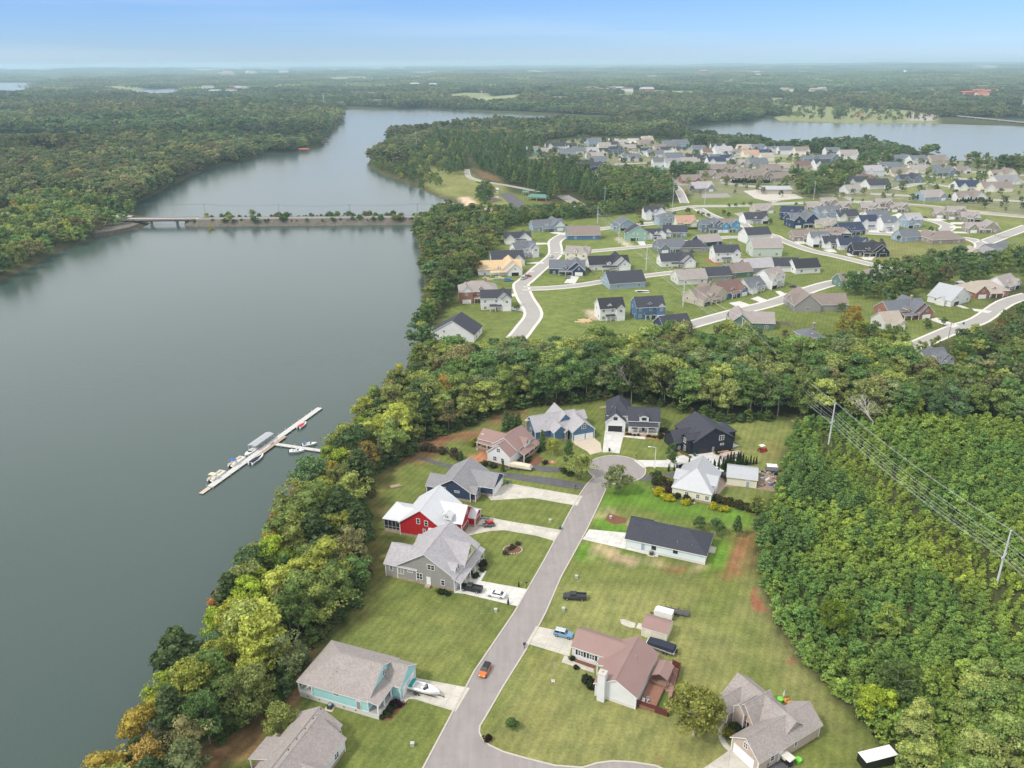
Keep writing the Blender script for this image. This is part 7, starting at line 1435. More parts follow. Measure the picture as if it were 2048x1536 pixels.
for i, (zf, off) in enumerate(((.99,0),(.78,-1.4),(.72,1.4),(.97,.9),(.56,-1.4),(.56,1.4),(.52,-.9),(.52,.9))):
    wire('overhead_wire', [Vector((p.x-math.sin(ua)*off, p.y+math.cos(ua)*off, h_*zf+.3)) for p, h_ in allp], ['topmost wire of the steel power line','upper left conductor wire of the steel power line','upper right conductor wire of the steel power line','second highest wire of the steel power line','lower outer left wire of the steel power line','lower outer right wire of the steel power line','lower inner left wire of the steel power line','lower inner right wire of the steel power line'][i], .025, .022)
for i, (x, y, h_) in enumerate(((732,700,24),(1290,675,26),(1553,655,24))):
    utility_pole(G(*c4(x, y)), h_*.85, 'tall utility pole behind the grass slope road, '+ORDN[i], None, mat('galvanised_steel'))
for i, (x, y, h_) in enumerate(((808,500,16),(1365,538,18),(610,510,18),(1805,320,20))): utility_pole(G(*c5(x, y)), h_, 'pale utility pole in the village, '+ORDN[i], None, mat('galvanised_steel'))
utility_pole(G(*c7(455,665)), 30, 'tall pale pole among the lakeside park trees', None, mat('galvanised_steel')); utility_pole(G(1430,690) if False else G(*c3(1425,1190)), 9, 'dark utility pole beside the street at the right', None)

# ------------------------------------------------------------------ street furniture and yard things
p = G(*cA(1197,690)); e = empty('street_lamp', p, 0, 'tall white street lamp at the cul-de-sac', 'street lamp'); MB().tube((0,0,0),(0,0,7.6), .11, .07).tube((0,0,7.6),(-1.9,0,7.9), .06).build('pole', TRIM, e); MB().frus(-2.6,-1.8,-.18,.18,7.82,8.0,.06,.05).build('lamp_head', TRIM, e); MB().box(-.3,.3,-.3,.3,0,.25).build('base', CONC, e)
def bin_(px, py, m, label, ang=0):
    e = empty('wheelie_bin', G(px, py), math.radians(ang), label, 'bin'); MB().frus(-.32,.32,-.36,.36,1.0,.1,-.0,-.0).add([], []).build('bin_body', m, e) if False else None
    q = MB(); q.add([(-.26,-.28,.08),(.26,-.28,.08),(.26,.28,.08),(-.26,.28,.08),(-.33,-.37,1.02),(.33,-.37,1.02),(.33,.37,1.02),(-.33,.37,1.02)], [(3,2,1,0),(4,5,6,7),(0,1,5,4),(1,2,6,5),(2,3,7,6),(3,0,4,7)]); q.build('bin_body', m, e)
    MB().frus(-.36,.36,-.4,.42,1.02,1.12,.05,.06).build('lid', m, e); MB().tube((-.34,.3,.14),(.34,.3,.14), .14, n=8).build('wheels', TYRE, e)
for (f_, x, y, m, lb) in ((cM,1380,1085,GREENBIN,'green wheelie bin at the corner of the navy house drive'),(cB,748,745,GREENBIN,'green wheelie bin by the garage of the red house'),(cB,1292,795,GREENBIN,'green wheelie bin at the kerb below the red house drive'),(cE,1208,785,BLACKM,'black wheelie bin at the foot of the white drive'),
    (cF,557,715,GREENBIN,'green wheelie bin by the dark navy house garage'),(cE,60,915,GREENBIN,'green wheelie bin under the mauve roofed porch'),(cL,645,990,GREENBIN,'right green wheelie bin beside the pink brick house'),(cL,615,1000,GREENBIN,'left green wheelie bin beside the pink brick house'),(c3,1552,1060,GREENBIN,'green wheelie bin beside the street right of the brick bungalow')): bin_(*f_(x, y), m, lb)
def mailbox(px, py, label):
    e = empty('mailbox', G(px, py), .3, label, 'mailbox'); MB().tube((0,0,0),(0,0,1.1), .06, n=5).build('post', BLACKM, e); MB().box(-.28,.28,-.13,.13,1.05,1.3).build('box', BLACKM, e)
for (f_, x, y, lb) in ((cB,1085,1145,'black mailbox by the drive of the grey house'),(cA,1090,632,'black mailbox near the street lamp'),(cB,1415,485,'mailbox at the dark drive mouth'),(cB,1385,548,'mailbox beside the navy house drive mouth'),(cD,125,498,'black mailbox opposite the empty lawn'),(cC,1898,430,'mailbox by the pale drive edge'),(cA,1340,720,'mailbox at the cream cottage drive')): mailbox(*f_(x, y), lb)
def ac(px, py, label, ang=-20, pad=False):
    e = empty('air_conditioner', G(px, py), math.radians(ang), label, 'air conditioner'); MB().frus(-.5,.5,-.5,.5,.1,1.0,.03,.03).build('casing', mat('dark_casing', (.05,.055,.06), .6), e); MB().tube((0,0,1.0),(0,0,1.04), .38, n=12).build('fan_grille', CHROME, e)
    MB().box(-.95,.95,-.95,.95,0,.1).build('pad', mat('pad_tan', (.52,.45,.33)), e)
ac(*cH(515,1000), 'dark air conditioner on a tan pad beside the aqua blue house'); ac(*cA(1178,1198), 'dark air conditioner below the ice white house wall'); ac(*cA(1417,888), 'air conditioner below the cream cottage wall'); ac(*cE(1893,500), 'air conditioner beside the black garage farmhouse')
def marker(px, py, label, kind='box'):
    e = empty('utility_box', G(px, py), 0, label, 'utility box'); MB().box(-.35,.35,-.3,.3,0,.8).build('cabinet', mat('cabinet_green_grey', (.42,.45,.42)), e); MB().box(-.4,.4,-.35,.35,.8,.86).build('lid', mat('cabinet_green_grey'), e)
for (f_, x, y, lb) in ((cC,1243,1000,'pale utility box on the lowest left lawn'),(cD,325,310,'pale utility box on the grass below the dark pickup'),(cA,940,985,'pale utility box in the round mulch bed'),(cA,585,1005,'pale utility box on the lawn opposite the ice white house'),(cB,895,1300,'pale utility box on the empty lawn left of the street'),(cA,740,1335,'white utility box alone on the grass right of the street')): marker(*f_(x, y), lb)
# fences
def fence(pts, h_, label, m, z=0., close=False, post=True, rail=False, name='fence'):
    P = pts; e = empty(name, P[0], 0, label, 'fence'); q = MB(); pq = MB()
    for a_, b_ in zip(P[:-1], P[1:]):
        a2 = a_-P[0]; b2 = b_-P[0]; d = b2-a2; nn_ = Vector((-d.y, d.x, 0)).normalized()*.04
        if rail:
            for zz_ in (h_*.45, h_*.92): q.tube(a2+Vector((0,0,zz_)), b2+Vector((0,0,zz_)), .06, n=4)
        else:
            q.add([a2-nn_, b2-nn_, b2+nn_, a2+nn_]+[v+Vector((0,0,h_)) for v in (a2-nn_, b2-nn_, b2+nn_, a2+nn_)], [(4,5,6,7),(0,1,5,4),(1,2,6,5),(2,3,7,6),(3,0,4,7)])
        n_ = max(1, int(d.length/2.4))
        for k in range(n_+1): c = a2.lerp(b2, k/n_); pq.box(c.x-.07, c.x+.07, c.y-.07, c.y+.07, -.2, h_+.1)
    q.build('rails' if rail else 'boards', m, e); pq.build('posts', m, e)
FR = mat('red_fence', (.125,.035,.03), .8, 0, .2, 2)
fence([G(*cK(985,1405)), G(*cK(1440,1560)), G(*cK(1600,930)), G(*cK(1500,880))], 1.8, 'dark red brown wooden fence round the back deck', FR)
o = (16.8, 130.93); a = -26.87
def k12(u, v, z=0): c = centre(o, a, u, v); return Vector((c[0], c[1], z))
e = empty('gazebo', k12(11.7, 11.4), math.radians(a), 'open garden pavilion with a mauve gable roof behind the fenced deck', 'gazebo'); q = House.__new__(House)
r_ = MB(); r_.add([(-1.9,-2.5,2.3),(-1.9,2.5,2.3),(1.9,-2.5,2.3),(1.9,2.5,2.3),(0,-2.5,3.3),(0,2.5,3.3)]+[(-1.9,-2.5,2.15),(-1.9,2.5,2.15),(1.9,-2.5,2.15),(1.9,2.5,2.15),(0,-2.5,3.15),(0,2.5,3.15)], [(0,1,5,4),(2,4,5,3),(6,10,11,7),(8,9,11,10),(0,4,10,6),(4,2,8,10),(1,7,11,5),(5,11,9,3),(0,6,7,1),(2,3,9,8)]); r_.build('roof', roofm('mauve'), e)
for x in (-1.7, 1.7):
    for y in (-2.3, 2.3): MB().box(-.09,.09,-.09,.09,0,2.3).build('post', WOODM, e, (x, y, 0))
MB().box(-1.9,1.9,-2.5,2.5,0,.3).build('floor', WOODM, e)
e = empty('deck', k12(9.8, 1.2), math.radians(a), 'red brown wooden deck with railing beside the white house wall', 'deck'); MB().box(0, 3.4, 0, 7.0, 0, .8).build('boards', mat('deck_red', (.25,.125,.085), .8, 0, .25, 2), e); rl = MB()
for a_, b_ in (((3.4,0),(3.4,7)),((0,7),(3.4,7))): 
    for zz_ in (1.25, 1.7): rl.tube((*a_, zz_), (*b_, zz_), .05, n=4)
rl.build('railing', WOODM, e)
for k, (u, v) in enumerate(((10.4,2.0),(11.2,2.9),(11.6,1.7))):
    e = empty('garden_chair', k12(u, v, .8), math.radians(a+40*k), ['white','grey cushioned','tan'][k]+' garden chair on the red brown deck', 'chair'); cm_ = [TRIM, mat('grey_post'), CREAMC][k]; MB().box(-.3,.3,-.3,.3,.35,.45).build('seat', cm_, e); MB().box(-.3,.3,.25,.33,.45,1.0).build('backrest', cm_, e)
    for x in (-.26,.26):
        for y in (-.26,.26): MB().box(-.03,.03,-.03,.03,0,.35).build('leg', cm_, e, (x, y, 0))
for k, (x, y) in enumerate(((830,355),(865,380),(895,405))):
    e = empty('patio_chair', G(*cL(x, y)), math.radians(30), 'orange patio chair behind the pink brick house, '+ORDN[k], 'chair', 'orange patio chairs'); cm_ = mat('orange_plastic', (.62,.30,.11), .5); MB().box(-.45,.45,-.45,.45,.3,.5).build('seat', cm_, e); MB().box(-.45,.45,.35,.5,.5,1.1).build('backrest', cm_, e)
    for x_ in (-.4,.4):
        for y_ in (-.4,.4): MB().box(-.04,.04,-.04,.04,0,.3).build('leg', cm_, e, (x_, y_, 0))
e = empty('umbrella', G(*cL(812,335)), .3, 'closed pale garden umbrella on the patio of the pink brick house', 'umbrella'); MB().tube((0,0,0),(0,0,2.6), .03).build('pole', CHROME, e); MB().tube((0,0,1.2),(0,0,2.5), .28, .05, n=8).build('canopy', mat('pale_cloth', (.5,.62,.62)), e)
for (x, y, lb) in ((780,355,'lime green garden tub by the orange patio chairs'),(957,945,'lime green garden tub right of the pink brick house')):
    e = empty('garden_tub', G(*cL(x, y)), 0, lb, 'tub'); lm = mat('lime_plastic', (.16,.55,.05), .4); MB().tube((0,0,0),(0,0,.7), .5, .62, n=12).build('tub', lm, e); MB().tube((0,0,.7),(0,0,.78), .66, n=12).build('rim', lm, e)
e = empty('golf_cart', G(*cL(840,955)), math.radians(-55), 'golf cart with a pale roof beside the pink brick house', 'golf cart'); MB().frus(-1.2,1.2,-.6,.6,.3,.8,.1,.05).build('body', BLACKM, e); MB().box(-.9,.0,-.5,.5,.8,1.0).build('seat', CREAMC, e); MB().frus(-1.6,1.3,-.95,.95,1.85,1.95,.1,.1).build('canopy', mat('pale_roof', (.58,.55,.5)), e)
for x in (-1.0, .9):
    for y in (-.55, .55): MB().tube((0,0,.8),(0,0,1.86), .03, n=4).build('canopy_post', BLACKM, e, (x*.9, y, 0)); wheel(e, x*.8, y, .26)
slab('driveway', [cL(600,1000),cL(740,950),cL(900,960),cL(960,1100),cL(600,1100)], ASPHD, c0, .06)
# flag pole on the lower lawn
e = empty('flagpole', G(*cD(272,672)), 0, 'pole with a hanging flag on the lower lawn', 'flagpole'); MB().tube((0,0,0),(0,0,5.5), .05, .03).build('pole', CHROME, e); MB().add([(.05,0,5.3),(.5,.15,4.9),(.45,.1,3.9),(.05,0,4.2),(.05,.03,5.3),(.5,.18,4.9),(.45,.13,3.9),(.05,.03,4.2)], [(0,1,2,3),(7,6,5,4),(0,4,5,1),(1,5,6,2),(2,6,7,3),(3,7,4,0)]).build('flag', mat('flag_cloth', (.5,.42,.42)), e); MB().box(-.4,.4,-.4,.4,0,.15).build('base', CONC, e)
# junk yard by the outbuilding
rj = random.Random(8)
JM = [mat('junk_white', (.6,.58,.56)), mat('junk_pink', (.42,.26,.24)), mat('junk_grey', (.25,.24,.24)), BLACKM, mat('junk_blue', (.10,.16,.26)), mat('junk_tan', (.38,.30,.22))]
for k in range(34):
    p = G(*cF(rj.uniform(1440, 1690), rj.uniform(930, 1130))); s = rj.uniform(.3, .75); q = MB(); q.frus(-s, s, -s*.7, s*.7, 0, s*rj.uniform(.6, 1.3), s*.15, s*.1).box(-s*.3, s*.6, -s*.3, s*.2, s*.5, s*1.2)
    tag(q.build('yard_junk', JM[k % 6], None, p, rj.uniform(0, 3)), ['white','reddish','grey','black','dark blue','tan'][k % 6]+' boxes and scrap heaped in the bare yard right of the outbuilding', 'junk', ['white','reddish','grey','black','dark blue','tan'][k % 6]+' junk in the bare yard')
cargo(*cF(1625,920), -10, 'small white roofed trailer at the back of the junk yard', 3.2, 2.2, 2.0, mat('junk_grey'), HULLW)
# log piles, debris
for (f_, x, y, lb) in ((cE,1140,225,'pale fallen log pile at the wood edge behind the upper lawn'),(c0,1592,842,'log pile where the upper lawn meets the thicket'),(cB,285,530,'pallet boards lying in the upper left lawn')):
    e = empty('log_pile', G(*f_(x, y)), .4, lb, 'log pile'); 
    for k in range(5): MB().tube((-1.8,0,0),(1.6,0,.1), .16, .12).build('log', mat('dry_wood', (.40,.31,.23), .9), e, (rj.uniform(-.3,.3), k*.34-.7, .15), rj.uniform(-.15,.15))
# shrubs round the houses
def shrubs(f_, pts, s, tn, label, grp, name='shrub'):
    for k, (x, y) in enumerate(pts):
        p = G(*f_(x, y)); o = link(name, SHRUB[k % 3], None, p, k*1.3, (s*1.1, s*1.1, s)); o.color = (*tn, 1)
        tag(o, label if len(pts) == 1 else label+', '+ORDN[sorted(range(len(pts)), key=lambda j: pts[j][0]).index(k)], 'shrub', grp if len(pts) > 1 else None)
YS = (.42,.40,.025); DS = (.04,.055,.022); MS = (.06,.085,.03)
shrubs(cF, [(20,1230),(70,1210),(60,1270),(140,1310),(215,1335),(420,1385),(815,1450),(950,1480)], 2.0, YS, 'round bright yellow shrub before the cream cottage', 'round yellow shrubs')
shrubs(cF, [(30,1070),(90,1060),(150,1070),(200,1085)], 1.9, (.26,.30,.03), 'yellow green hedge shrub left of the cream cottage', 'yellow green hedge shrubs')
shrubs(cF, [(295,1290),(440,1320)], 1.9, DS, 'round dark shrub against the cream cottage wall', 'dark shrubs at the cottage wall')
shrubs(cF, [(180,1150),(200,1210),(160,1100)], 2.2, (.07,.05,.035), 'brown red shrub left of the cream cottage', 'brown shrubs')
shrubs(cF, [(1000,1050),(870,1330),(930,1370),(990,1380),(1060,1400),(1120,1420),(1180,1440),(1250,1455),(1320,1465),(1390,1480)], 2.3, (.075,.072,.032), 'dull green shrub of the hedge below the cottage yard', 'hedge below the cottage yard')
def cyps(f_, pts, h_, label, grp):
    for k, (x, y) in enumerate(pts):
        p = G(*f_(x, y)); place_tree(p.x, p.y, 'c', h_*random.Random(k).uniform(.85, 1.15), 1, (.035,.065,.022), label+', '+ORDN[sorted(range(len(pts)), key=lambda j: pts[j][0]).index(k)], grp, .75, 'cypress_tree', 0)
cyps(cF, [(940,930),(970,925),(1000,880),(1050,810),(1090,815),(1150,830),(1180,835),(1220,840)], 4.6, 'dense dark cypress behind the cream outbuilding', 'cypress screen behind the outbuilding')
cyps(cF, [(1262,838),(1290,835),(1330,832),(1373,828),(1412,822)], 3.0, 'slim young cypress in the row on the upper lawn', 'row of slim cypresses on the upper lawn')
cyps(cF, [(820,890),(835,895),(885,880),(735,860),(770,890),(475,855)], 3.2, 'small cypress beside the roof of the cream cottage', 'cypresses by the cottage roof')
cyps(cF, [(190,925),(265,920),(300,925)], 2.6, 'small cypress beside the dark cottage drive', 'cypresses by the dark cottage drive')
shrubs(cF, [(340,868),(368,866),(398,864),(440,862)], 1.0, DS, 'tiny clipped ball shrub along the navy house drive', 'clipped ball shrubs')
shrubs(cF, [(345,650),(370,670),(400,690),(430,700),(455,715),(360,640),(400,655),(440,680),(490,735)], .8, (.20,.20,.05), 'small golden plant in the bed of the navy house', 'golden bed plants')
shrubs(cF, [(845,650),(895,640),(950,620),(1005,610),(1050,640),(1080,655),(860,685),(895,690),(945,685)], .8, DS, 'small dark plant in the bark bed of the navy house', 'dark bed plants')
shrubs(cE, [(1425,570),(1455,572),(1485,580),(1532,585),(1582,585),(1690,600),(1725,603),(1760,608),(1795,612)], .8, DS, 'small shrub in the orange mulch before the black garage farmhouse', 'shrubs before the farmhouse')
shrubs(cE, [(1845,620),(1870,590),(1880,540),(1925,525)], 1.5, DS, 'shrub at the right corner of the black garage farmhouse', 'corner shrubs of the farmhouse')
shrubs(cH, [(1255,1010),(1225,1065),(1295,1062),(1190,1125),(1265,1110),(1330,1000)], .9, MS, 'small green plant in the mulch beside the aqua porch', 'plants by the aqua porch')
shrubs(cH, [(1290,960),(1340,965),(1380,955),(1420,965)], 1.1, (.045,.014,.028), 'dark purple shrub by the aqua porch', 'purple shrubs')
shrubs(cN, [(1380,1060),(1360,1100),(1410,1095),(1385,1165),(1225,1215),(1270,1245),(1300,1240)], 1.2, DS, 'porch bed shrub before the yellow gable', 'porch bed shrubs')
shrubs(cN, [(820,1440),(860,1450),(900,1460),(940,1470)], 1.2, DS, 'low shrub along the side wall of the grey house', 'shrubs by the grey wall')
shrubs(cM, [(830,480),(870,460),(905,450)], 2.0, (.22,.24,.04), 'yellow green shrub left of the mauve roofed farmhouse', 'yellow green shrubs at the farmhouse')
shrubs(cM, [(60,540),(150,540),(210,580),(370,600),(545,640),(575,690)], 2.6, (.10,.08,.05), 'brownish bush along the dark drive', 'brown bushes along the dark drive')
shrubs(cM, [(1000,800),(1155,820)], 2.0, (.07,.085,.035), 'grey green bush between the drive and the farmhouse', 'bushes by the farmhouse')
shrubs(cM, [(1640,720),(1680,700),(1720,680),(1700,740),(1840,590),(1880,560)], 1.6, (.03,.055,.02), 'dark hedge shrub before the farmhouse porch', 'hedge by the farmhouse porch')
shrubs(cM, [(1960,770)], 1.5, (.06,.035,.03), 'dark red shrub alone beside the stone ring', None)
shrubs(cA, [(665,715),(700,730)], 2.2, (.06,.08,.03), 'low bush under the corner lawn trees', 'low bushes at the corner lawn')
shrubs(cA, [(1200,745),(1230,765),(1215,790)], 2.4, (.07,.09,.03), 'green bush left of the cottage drive', 'bushes by the cottage drive')
shrubs(cD, [(365,560),(390,605)], 1.0, DS, 'small shrub in the red mulch bed below the mauve roof', 'shrubs in the red mulch'); shrubs(cK, [(390,1150),(430,1160),(380,1110)], 1.8, (.04,.05,.022), 'dark bush beside the chimney wall', 'bushes beside the chimney')
shrubs(cL, [(290,620),(275,660),(270,700),(300,690)], 1.5, (.20,.19,.03), 'golden shrub beside the curved footpath', 'golden shrubs by the path'); shrubs(cL, [(350,610),(380,640),(340,650)], 1.6, MS, 'green shrub beside the curved footpath', 'green shrubs by the path')
shrubs(cB, [(980,920),(1000,905),(960,950),(1035,890)], 1.2, (.09,.085,.05), 'bushy plant in the stone ringed lawn bed', 'plants in the ringed bed')
cyps(cB, [(972,1255),(1037,1147)], 1.9, 'small cone shaped cypress at the grey house drive', 'cone cypresses at the drive')
shrubs(cC, [(1678,965)], 1.3, (.04,.02,.018), 'dark red bush beside the kerb at the street junction', None)
shrubs(cL, [(1700,690)], .8, (.01,.01,.01), 'small black heap at the thicket edge above the white roofed trailer', None)
# round bed edging
e = empty('stone_edging', G(*cB(1000,920)), 0, 'pale stone edging round the lawn bed', 'edging'); q = MB()
for k in range(22): a_ = k/22*6.283; q.box(-.2+2.6*math.cos(a_), .2+2.6*math.cos(a_), -.15+2.0*math.sin(a_), .15+2.0*math.sin(a_), 0, .16)
q.build('stones', mat('pale_stone', (.45,.40,.34)), e); MB().tube((0,0,-.1),(0,0,.05), 2.3, n=20).build('soil', MULCH, e)
e = empty('fire_ring', G(*cE(478,925)), 0, 'round mulch ring with a small shrub before the farmhouse', 'ring bed'); MB().tube((0,0,-.1),(0,0,.06), 1.3, n=20).build('mulch', mat('orange_mulch'), e); MB().tube((0,0,.05),(0,0,.3), .5, .4, n=8).build('stones', mat('pale_stone'), e)
# estate small things
for k_, (f_, x, y, s) in enumerate(((c2,965,160,2.3),(c2,1050,165,1.4),(c2,1085,180,1.6),(c2,1130,190,1.6),(c2,1258,165,1.8),(c2,1298,185,1.8),(c2,1300,100,1.5),(c2,1357,100,1.5),(c2,1415,95,1.7),(c2,1478,95,1.7),(c2,855,175,1.8),(c2,790,120,2.2),(c2,565,180,2.6),(c2,580,260,2.0),(c2,1000,495,1.7),(c2,1640,240,1.8),
    (c3,180,90,1.3),(c3,248,85,1.3),(c3,640,60,1.4),(c3,722,60,1.3),(c3,1280,310,2.0),(c3,1330,300,1.2),(c3,875,400,1.5),(c3,1020,380,1.7),(c1,795,910,1.4),(c1,1385,550,1.2),(c1,1200,230,1.3),(c3,85,1170,1.6),(c3,1250,1090,2.0),(c3,1385,1070,1.8),(c3,550,960,2.0))):
    p = G(*f_(x, y)); place_tree(p.x, p.y, 'b', s*2.6, 1, GRN[rj.choice([0,1,1,4,8])], 'small dark garden tree by the estate streets, number '+nth(k_)+' going outward', 'small garden trees in the estate', 1.15, 'garden_tree', 0)
for k in range(40):
    x = 1650+k*17; p = G(*c3(900+k*12 if k < 12 else 1150+(k-12)*24, 1 and (95 if k >= 12 else 62)))
for k in range(30):
    p = G(*c5(1300+k*18 if k < 16 else 1590+(k-16)*18, 510 if k < 16 else 535)); place_tree(p.x, p.y, 'p', rj.uniform(4, 6), 1, (.03,.06,.025), 'small dark evergreen in the row behind the village fence, '+LR(k), 'evergreens behind the village fence', 1.2, z=0)
for k in range(26):
    p = G(*c4(1780+k*12, 488)); place_tree(p.x, p.y, 'p', rj.uniform(5, 7), 1, (.03,.06,.028), 'dark evergreen in the screen row below the stone houses, '+LR(k), 'evergreen screen below the stone houses', 1.2, z=0)
fence([G(*c3(-80,60)), G(*c3(300,35)), G(*c3(700,15)), G(*c3(1100,60)), G(*c3(1400,85)), G(*c3(1700,110)), G(*c3(2100,150))], 1.4, 'long dark rail fence along the upper street', BARK, rail=True)
fence([G(*c3(1100,88)), G(*c3(1400,112)), G(*c3(1700,142)), G(*c3(2100,185))], 1.4, 'long white block wall behind the townhouses', mat('pale_stone'), name='garden_wall')
fence([G(*c2(920,285)), G(*c2(1075,280))], 1.6, 'dark hedge like fence beside the orange roofed house', mat('hedge_green', (.03,.06,.02), .9, 0, .4, 3)); fence([G(*c2(1420,465)), G(*c2(1500,505)), G(*c2(1560,500))], 1.3, 'brown yard fence below the pale green house', BARK, rail=True)
fence([G(*c1(1345,545)), G(*c1(1425,610))], 1.3, 'dark yard fence beside the white black roofed house', BARK)
fence([G(*c3(1790,330)), G(*c3(1880,355)), G(*c3(2020,340))], 1.2, 'brown split rail fence at the right hand street end', BARK, rail=True); fence([G(*c3(560,1020) if False else c3(0,1050)), G(*c3(120,1060)), G(*c3(160,1090))], 1.3, 'dark wooden yard fence behind the green house', BARK)
# park buildings, gas station, tower, far structures
def pavilion(px, py, L_, W_, rm, label, h_=3, ang=0, wall=None, nm='pavilion'):
    p = G(px, py); e = empty(nm, p, math.radians(ang), label, nm.replace('_', ' ')); r_ = MB(); zr = h_+W_*.22
    r_.add([(-L_/2,-W_/2,h_),(L_/2,-W_/2,h_),(L_/2,W_/2,h_),(-L_/2,W_/2,h_),(-L_/2+W_*.2,0,zr),(L_/2-W_*.2,0,zr),(-L_/2,-W_/2,h_-.25),(L_/2,-W_/2,h_-.25),(L_/2,W_/2,h_-.25),(-L_/2,W_/2,h_-.25)], [(0,1,5,4),(2,3,4,5),(0,4,3),(1,2,5),(0,6,7,1),(1,7,8,2),(2,8,9,3),(3,9,6,0),(6,9,8,7)]); r_.build('roof', rm, e)
    if wall is not None: MB().box(-L_/2+.8, L_/2-.8, -W_/2+.8, W_/2-.8, 0, h_-.25).build('wall', wall, e)
    else:
        for x in (-L_/2+.5, 0, L_/2-.5):
            for y in (-W_/2+.5, W_/2-.5): MB().box(-.15,.15,-.15,.15,0,h_-.2).build('post', CONC, e, (x, y, 0))
    return e
pavilion(*c7(1285,990), 20, 11, roofm('green'), 'green roofed picnic pavilion in the lakeside park', 3.4, -20); pavilion(*c7(1202,955), 8, 6, roofm('green'), 'small green roofed shelter in the lakeside park', 3, -20)
pavilion(*c7(972,995), 14, 9, roofm('tan'), 'low park building with a pale roof', 3, 0, wallm('tan'), 'park_building'); pavilion(*c7(880,1085), 26, 10, roofm('tan'), 'white roofed park building beside the beach', 3.2, 0, wallm('white'), 'park_building'); pavilion(*c7(995,935), 7, 6, roofm('white'), 'tiny white roofed park hut', 3, 0, wallm('white'), 'park_building')
pavilion(*c5(350,465), 32, 13, roofm('silver'), 'white roofed filling station building beside the upper street', 4.5, -2, wallm('tan'), 'service_building')
pavilion(*c3(1515,748), 4.5, 4, roofm('silver'), 'little tan shed among the trees at the right', 2.6, 10, wallm('tan'), 'shed'); pavilion(*c8(1142,340), 16, 10, mat('far_red_roof', (.45,.10,.06)), 'small red roofed shelter on the far shore', 5, 0)
pavilion(*cW(1655,505), 14, 10, TRIM, 'white house on the wooded left peninsula', 7, 0, wallm('white'), 'lake_house'); pavilion(*cW(1780,556), 16, 6, mat('far_red_roof'), 'red roofed boathouse at the left peninsula shore', 1.5, 0); bpy.data.objects['pavilion.003'] if False else None
for k, (x, y) in enumerate(((1925,442),(1905,500),(1950,420),(1985,395),(1885,520))):
    p = G(*cW(x, y), WZ); e = empty('boat_dock', p, .2, 'small private boat dock on the left peninsula shore, '+ORDN[k], 'boat dock'); MB().box(-8, 8, -2, 2, .3, .6).build('deck', DK, e); MB().box(-5, 5, -3, 3, 3, 3.3).build('roof', roofm('taupe'), e)
    for x_ in (-4.5, 4.5): MB().box(-.2,.2,-.2,.2,-1,3).build('post', DK, e, (x_, 0, 0))
rf = random.Random(21)
FB = sorted([rf.choice([(rf.uniform(430,570), rf.uniform(152,160)),(rf.uniform(1560,1740), rf.uniform(186,190)),(rf.uniform(1920,1990), rf.uniform(192,203)),(rf.uniform(400,500), rf.uniform(183,192)),(rf.uniform(800,2000), rf.uniform(140,200)),(rf.uniform(1180,1300), rf.uniform(186,190))]) for k in range(38)])
FBC = {}
for px, py in FB:
    col = rf.choice(['white','cream','brick','tan']); r2 = rf.choice(['taupe','taupe','redbrown','silver']); red = 1920 <= px <= 1990 and py > 190
    if lake_sd(np.array([G(px, py).x]), np.array([G(px, py).y]))[0] < 20: continue
    nm_ = 'red roofed' if red else RN[r2]+' roofed'; FBC[nm_] = FBC.get(nm_, -1)+1
    sc2 = max(1, G(px, py).y/2200); e = pavilion(px, py, rf.uniform(18, 40)*sc2, 12*sc2, mat('far_red_roof') if red else roofm(r2), 'distant '+nm_+' building among the far woods, '+LR(FBC[nm_]), 7*sc2, rf.uniform(-15, 15), wallm(col), 'far_building')
    e['group'] = 'distant '+nm_+' buildings'; e['category'] = 'building'; e.location.z = float(ter(np.array([e.location.x]), np.array([e.location.y]))[0])+8
def lattice(px, py, h_, label, z=0):
    p = G(px, py); e = empty('lattice_tower', p, .4, label, 'pylon'); q = MB(); n_ = 7
    for k in range(n_):
        z0, z1 = h_*k/n_, h_*(k+1)/n_; w0 = 5*(1-k/n_)+.8; w1 = 5*(1-(k+1)/n_)+.8
        C = [(sx*w0/2, sy*w0/2, z0) for sx, sy in ((-1,-1),(1,-1),(1,1),(-1,1))]; D_ = [(sx*w1/2, sy*w1/2, z1) for sx, sy in ((-1,-1),(1,-1),(1,1),(-1,1))]
        for j in range(4): q.tube(C[j], D_[j], .28, n=4).tube(C[j], D_[(j+1) % 4], .16, n=4)
    q.build('lattice', mat('galvanised_steel'), e); a_ = MB()
    for zf in (.72, .84, .96): a_.box(-7, 7, -.3, .3, h_*zf, h_*zf+.5)
    a_.build('crossarm', mat('galvanised_steel'), e)
lattice(*cW(1898,312), 44, 'steel lattice pylon above the tip of the left peninsula'); lattice(*c7(899,308), 34, 'pale lattice pylon on the far shore field'); lattice(*cW(937,322), 30, 'faint lattice pylon in the left woods'); lattice(*c8(2035,310), 36, 'lattice pylon at the right edge beyond the road bridge')
p = G(*c8(1398,75)); s = p.y/1600*1.0; e = empty('water_tower', (p.x*.5, p.y*.5, 0), 0, 'pale water tower on the horizon at the right', 'water tower')
MB().tube((0,0,0),(0,0,34), 2.2, n=10).build('stem', TRIM, e)
hd = MB(); S_ = [[(r_*math.cos(k/14*6.283), r_*math.sin(k/14*6.283), z_) for k in range(14)] for r_, z_ in ((3,33),(9,36),(12,41),(11,46),(6,50),(.5,51))]; hd.loft(S_); hd.build('tank', TRIM, e, smooth=True)
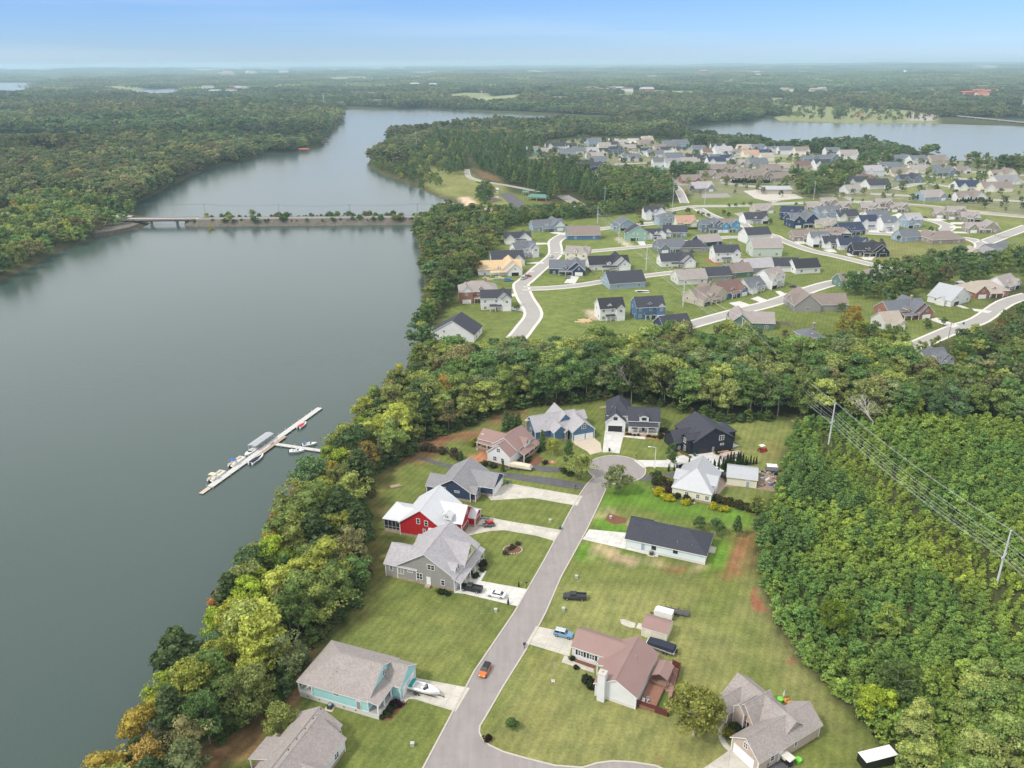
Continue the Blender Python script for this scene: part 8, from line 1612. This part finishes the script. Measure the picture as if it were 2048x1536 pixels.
# road bridge at the far right
A_ = G(*c8(1690,340)); B_ = G(*c8(2048,376)); e = empty('road_bridge', (A_.x, A_.y, WZ), math.atan2(B_.y-A_.y, B_.x-A_.x), 'long low road bridge at the far right end of the lake', 'bridge'); Lr = (B_-A_).length
MB().box(0, Lr*1.4, -5, 5, 5, 6).build('deck', mat('bridge_concrete'), e); MB().box(0, Lr*1.4, -5.2, -4.9, 6, 7.2).build('parapet', mat('bridge_concrete'), e)
for k in range(9): MB().box(-1, 1, -4, 4, -3, 5).build('pier', mat('bridge_concrete'), e, (12+k*Lr/8, 0, 0))
# building materials by the unfinished house
for k, (x, y) in enumerate(((540,645),(575,655),(625,650),(665,645),(640,635))):
    p = G(*c1(x, y)); e = empty('lumber_stack', p, rj.uniform(-.5,.5), ('turquoise wrapped' if k == 2 else 'orange brown')+' stack of building boards beside the unfinished house'+('' if k == 2 else ', '+ORDN[k if k < 2 else k-1]), 'lumber'); MB().box(-2,2,-.7,.7,0,.7).build('boards', mat('turquoise_wrap', (.15,.45,.42)) if k == 2 else roofm('wood'), e); MB().box(-2.1,2.1,-.1,.1,-.1,0).build('bearer', BARK, e)
e = empty('construction_debris', G(*c1(1340,1000)), 0, 'heap of orange building boards left of the small white farmhouse', 'debris')
for k in range(7): MB().box(-3,3,-.5,.5,0,.5+.2*(k % 3)).build('board', roofm('wood'), e, (rj.uniform(-3,3), rj.uniform(-2,2), 0), rj.uniform(0,3))

# ------------------------------------------------------------------ haze
hm = bpy.data.materials.new('haze'); hm.use_nodes = True; t = hm.node_tree; t.nodes.clear(); o_ = t.nodes.new('ShaderNodeOutputMaterial'); pv = t.nodes.new('ShaderNodeVolumePrincipled')
pv.inputs['Color'].default_value = (.60,.83,1.0,1); pv.inputs['Density'].default_value = 8.5e-5; pv.inputs['Anisotropy'].default_value = .15
t.links.new(pv.outputs[0], o_.inputs['Volume'])
q = MB(); q.box(-29000, 29000, -29000, 29000, -10.5, 160); hz_ = q.build('haze', hm); tag(hz_, 'pale blue haze hanging over the whole country', 'haze', None, 'stuff'); hz_.display_type = 'BOUNDS'
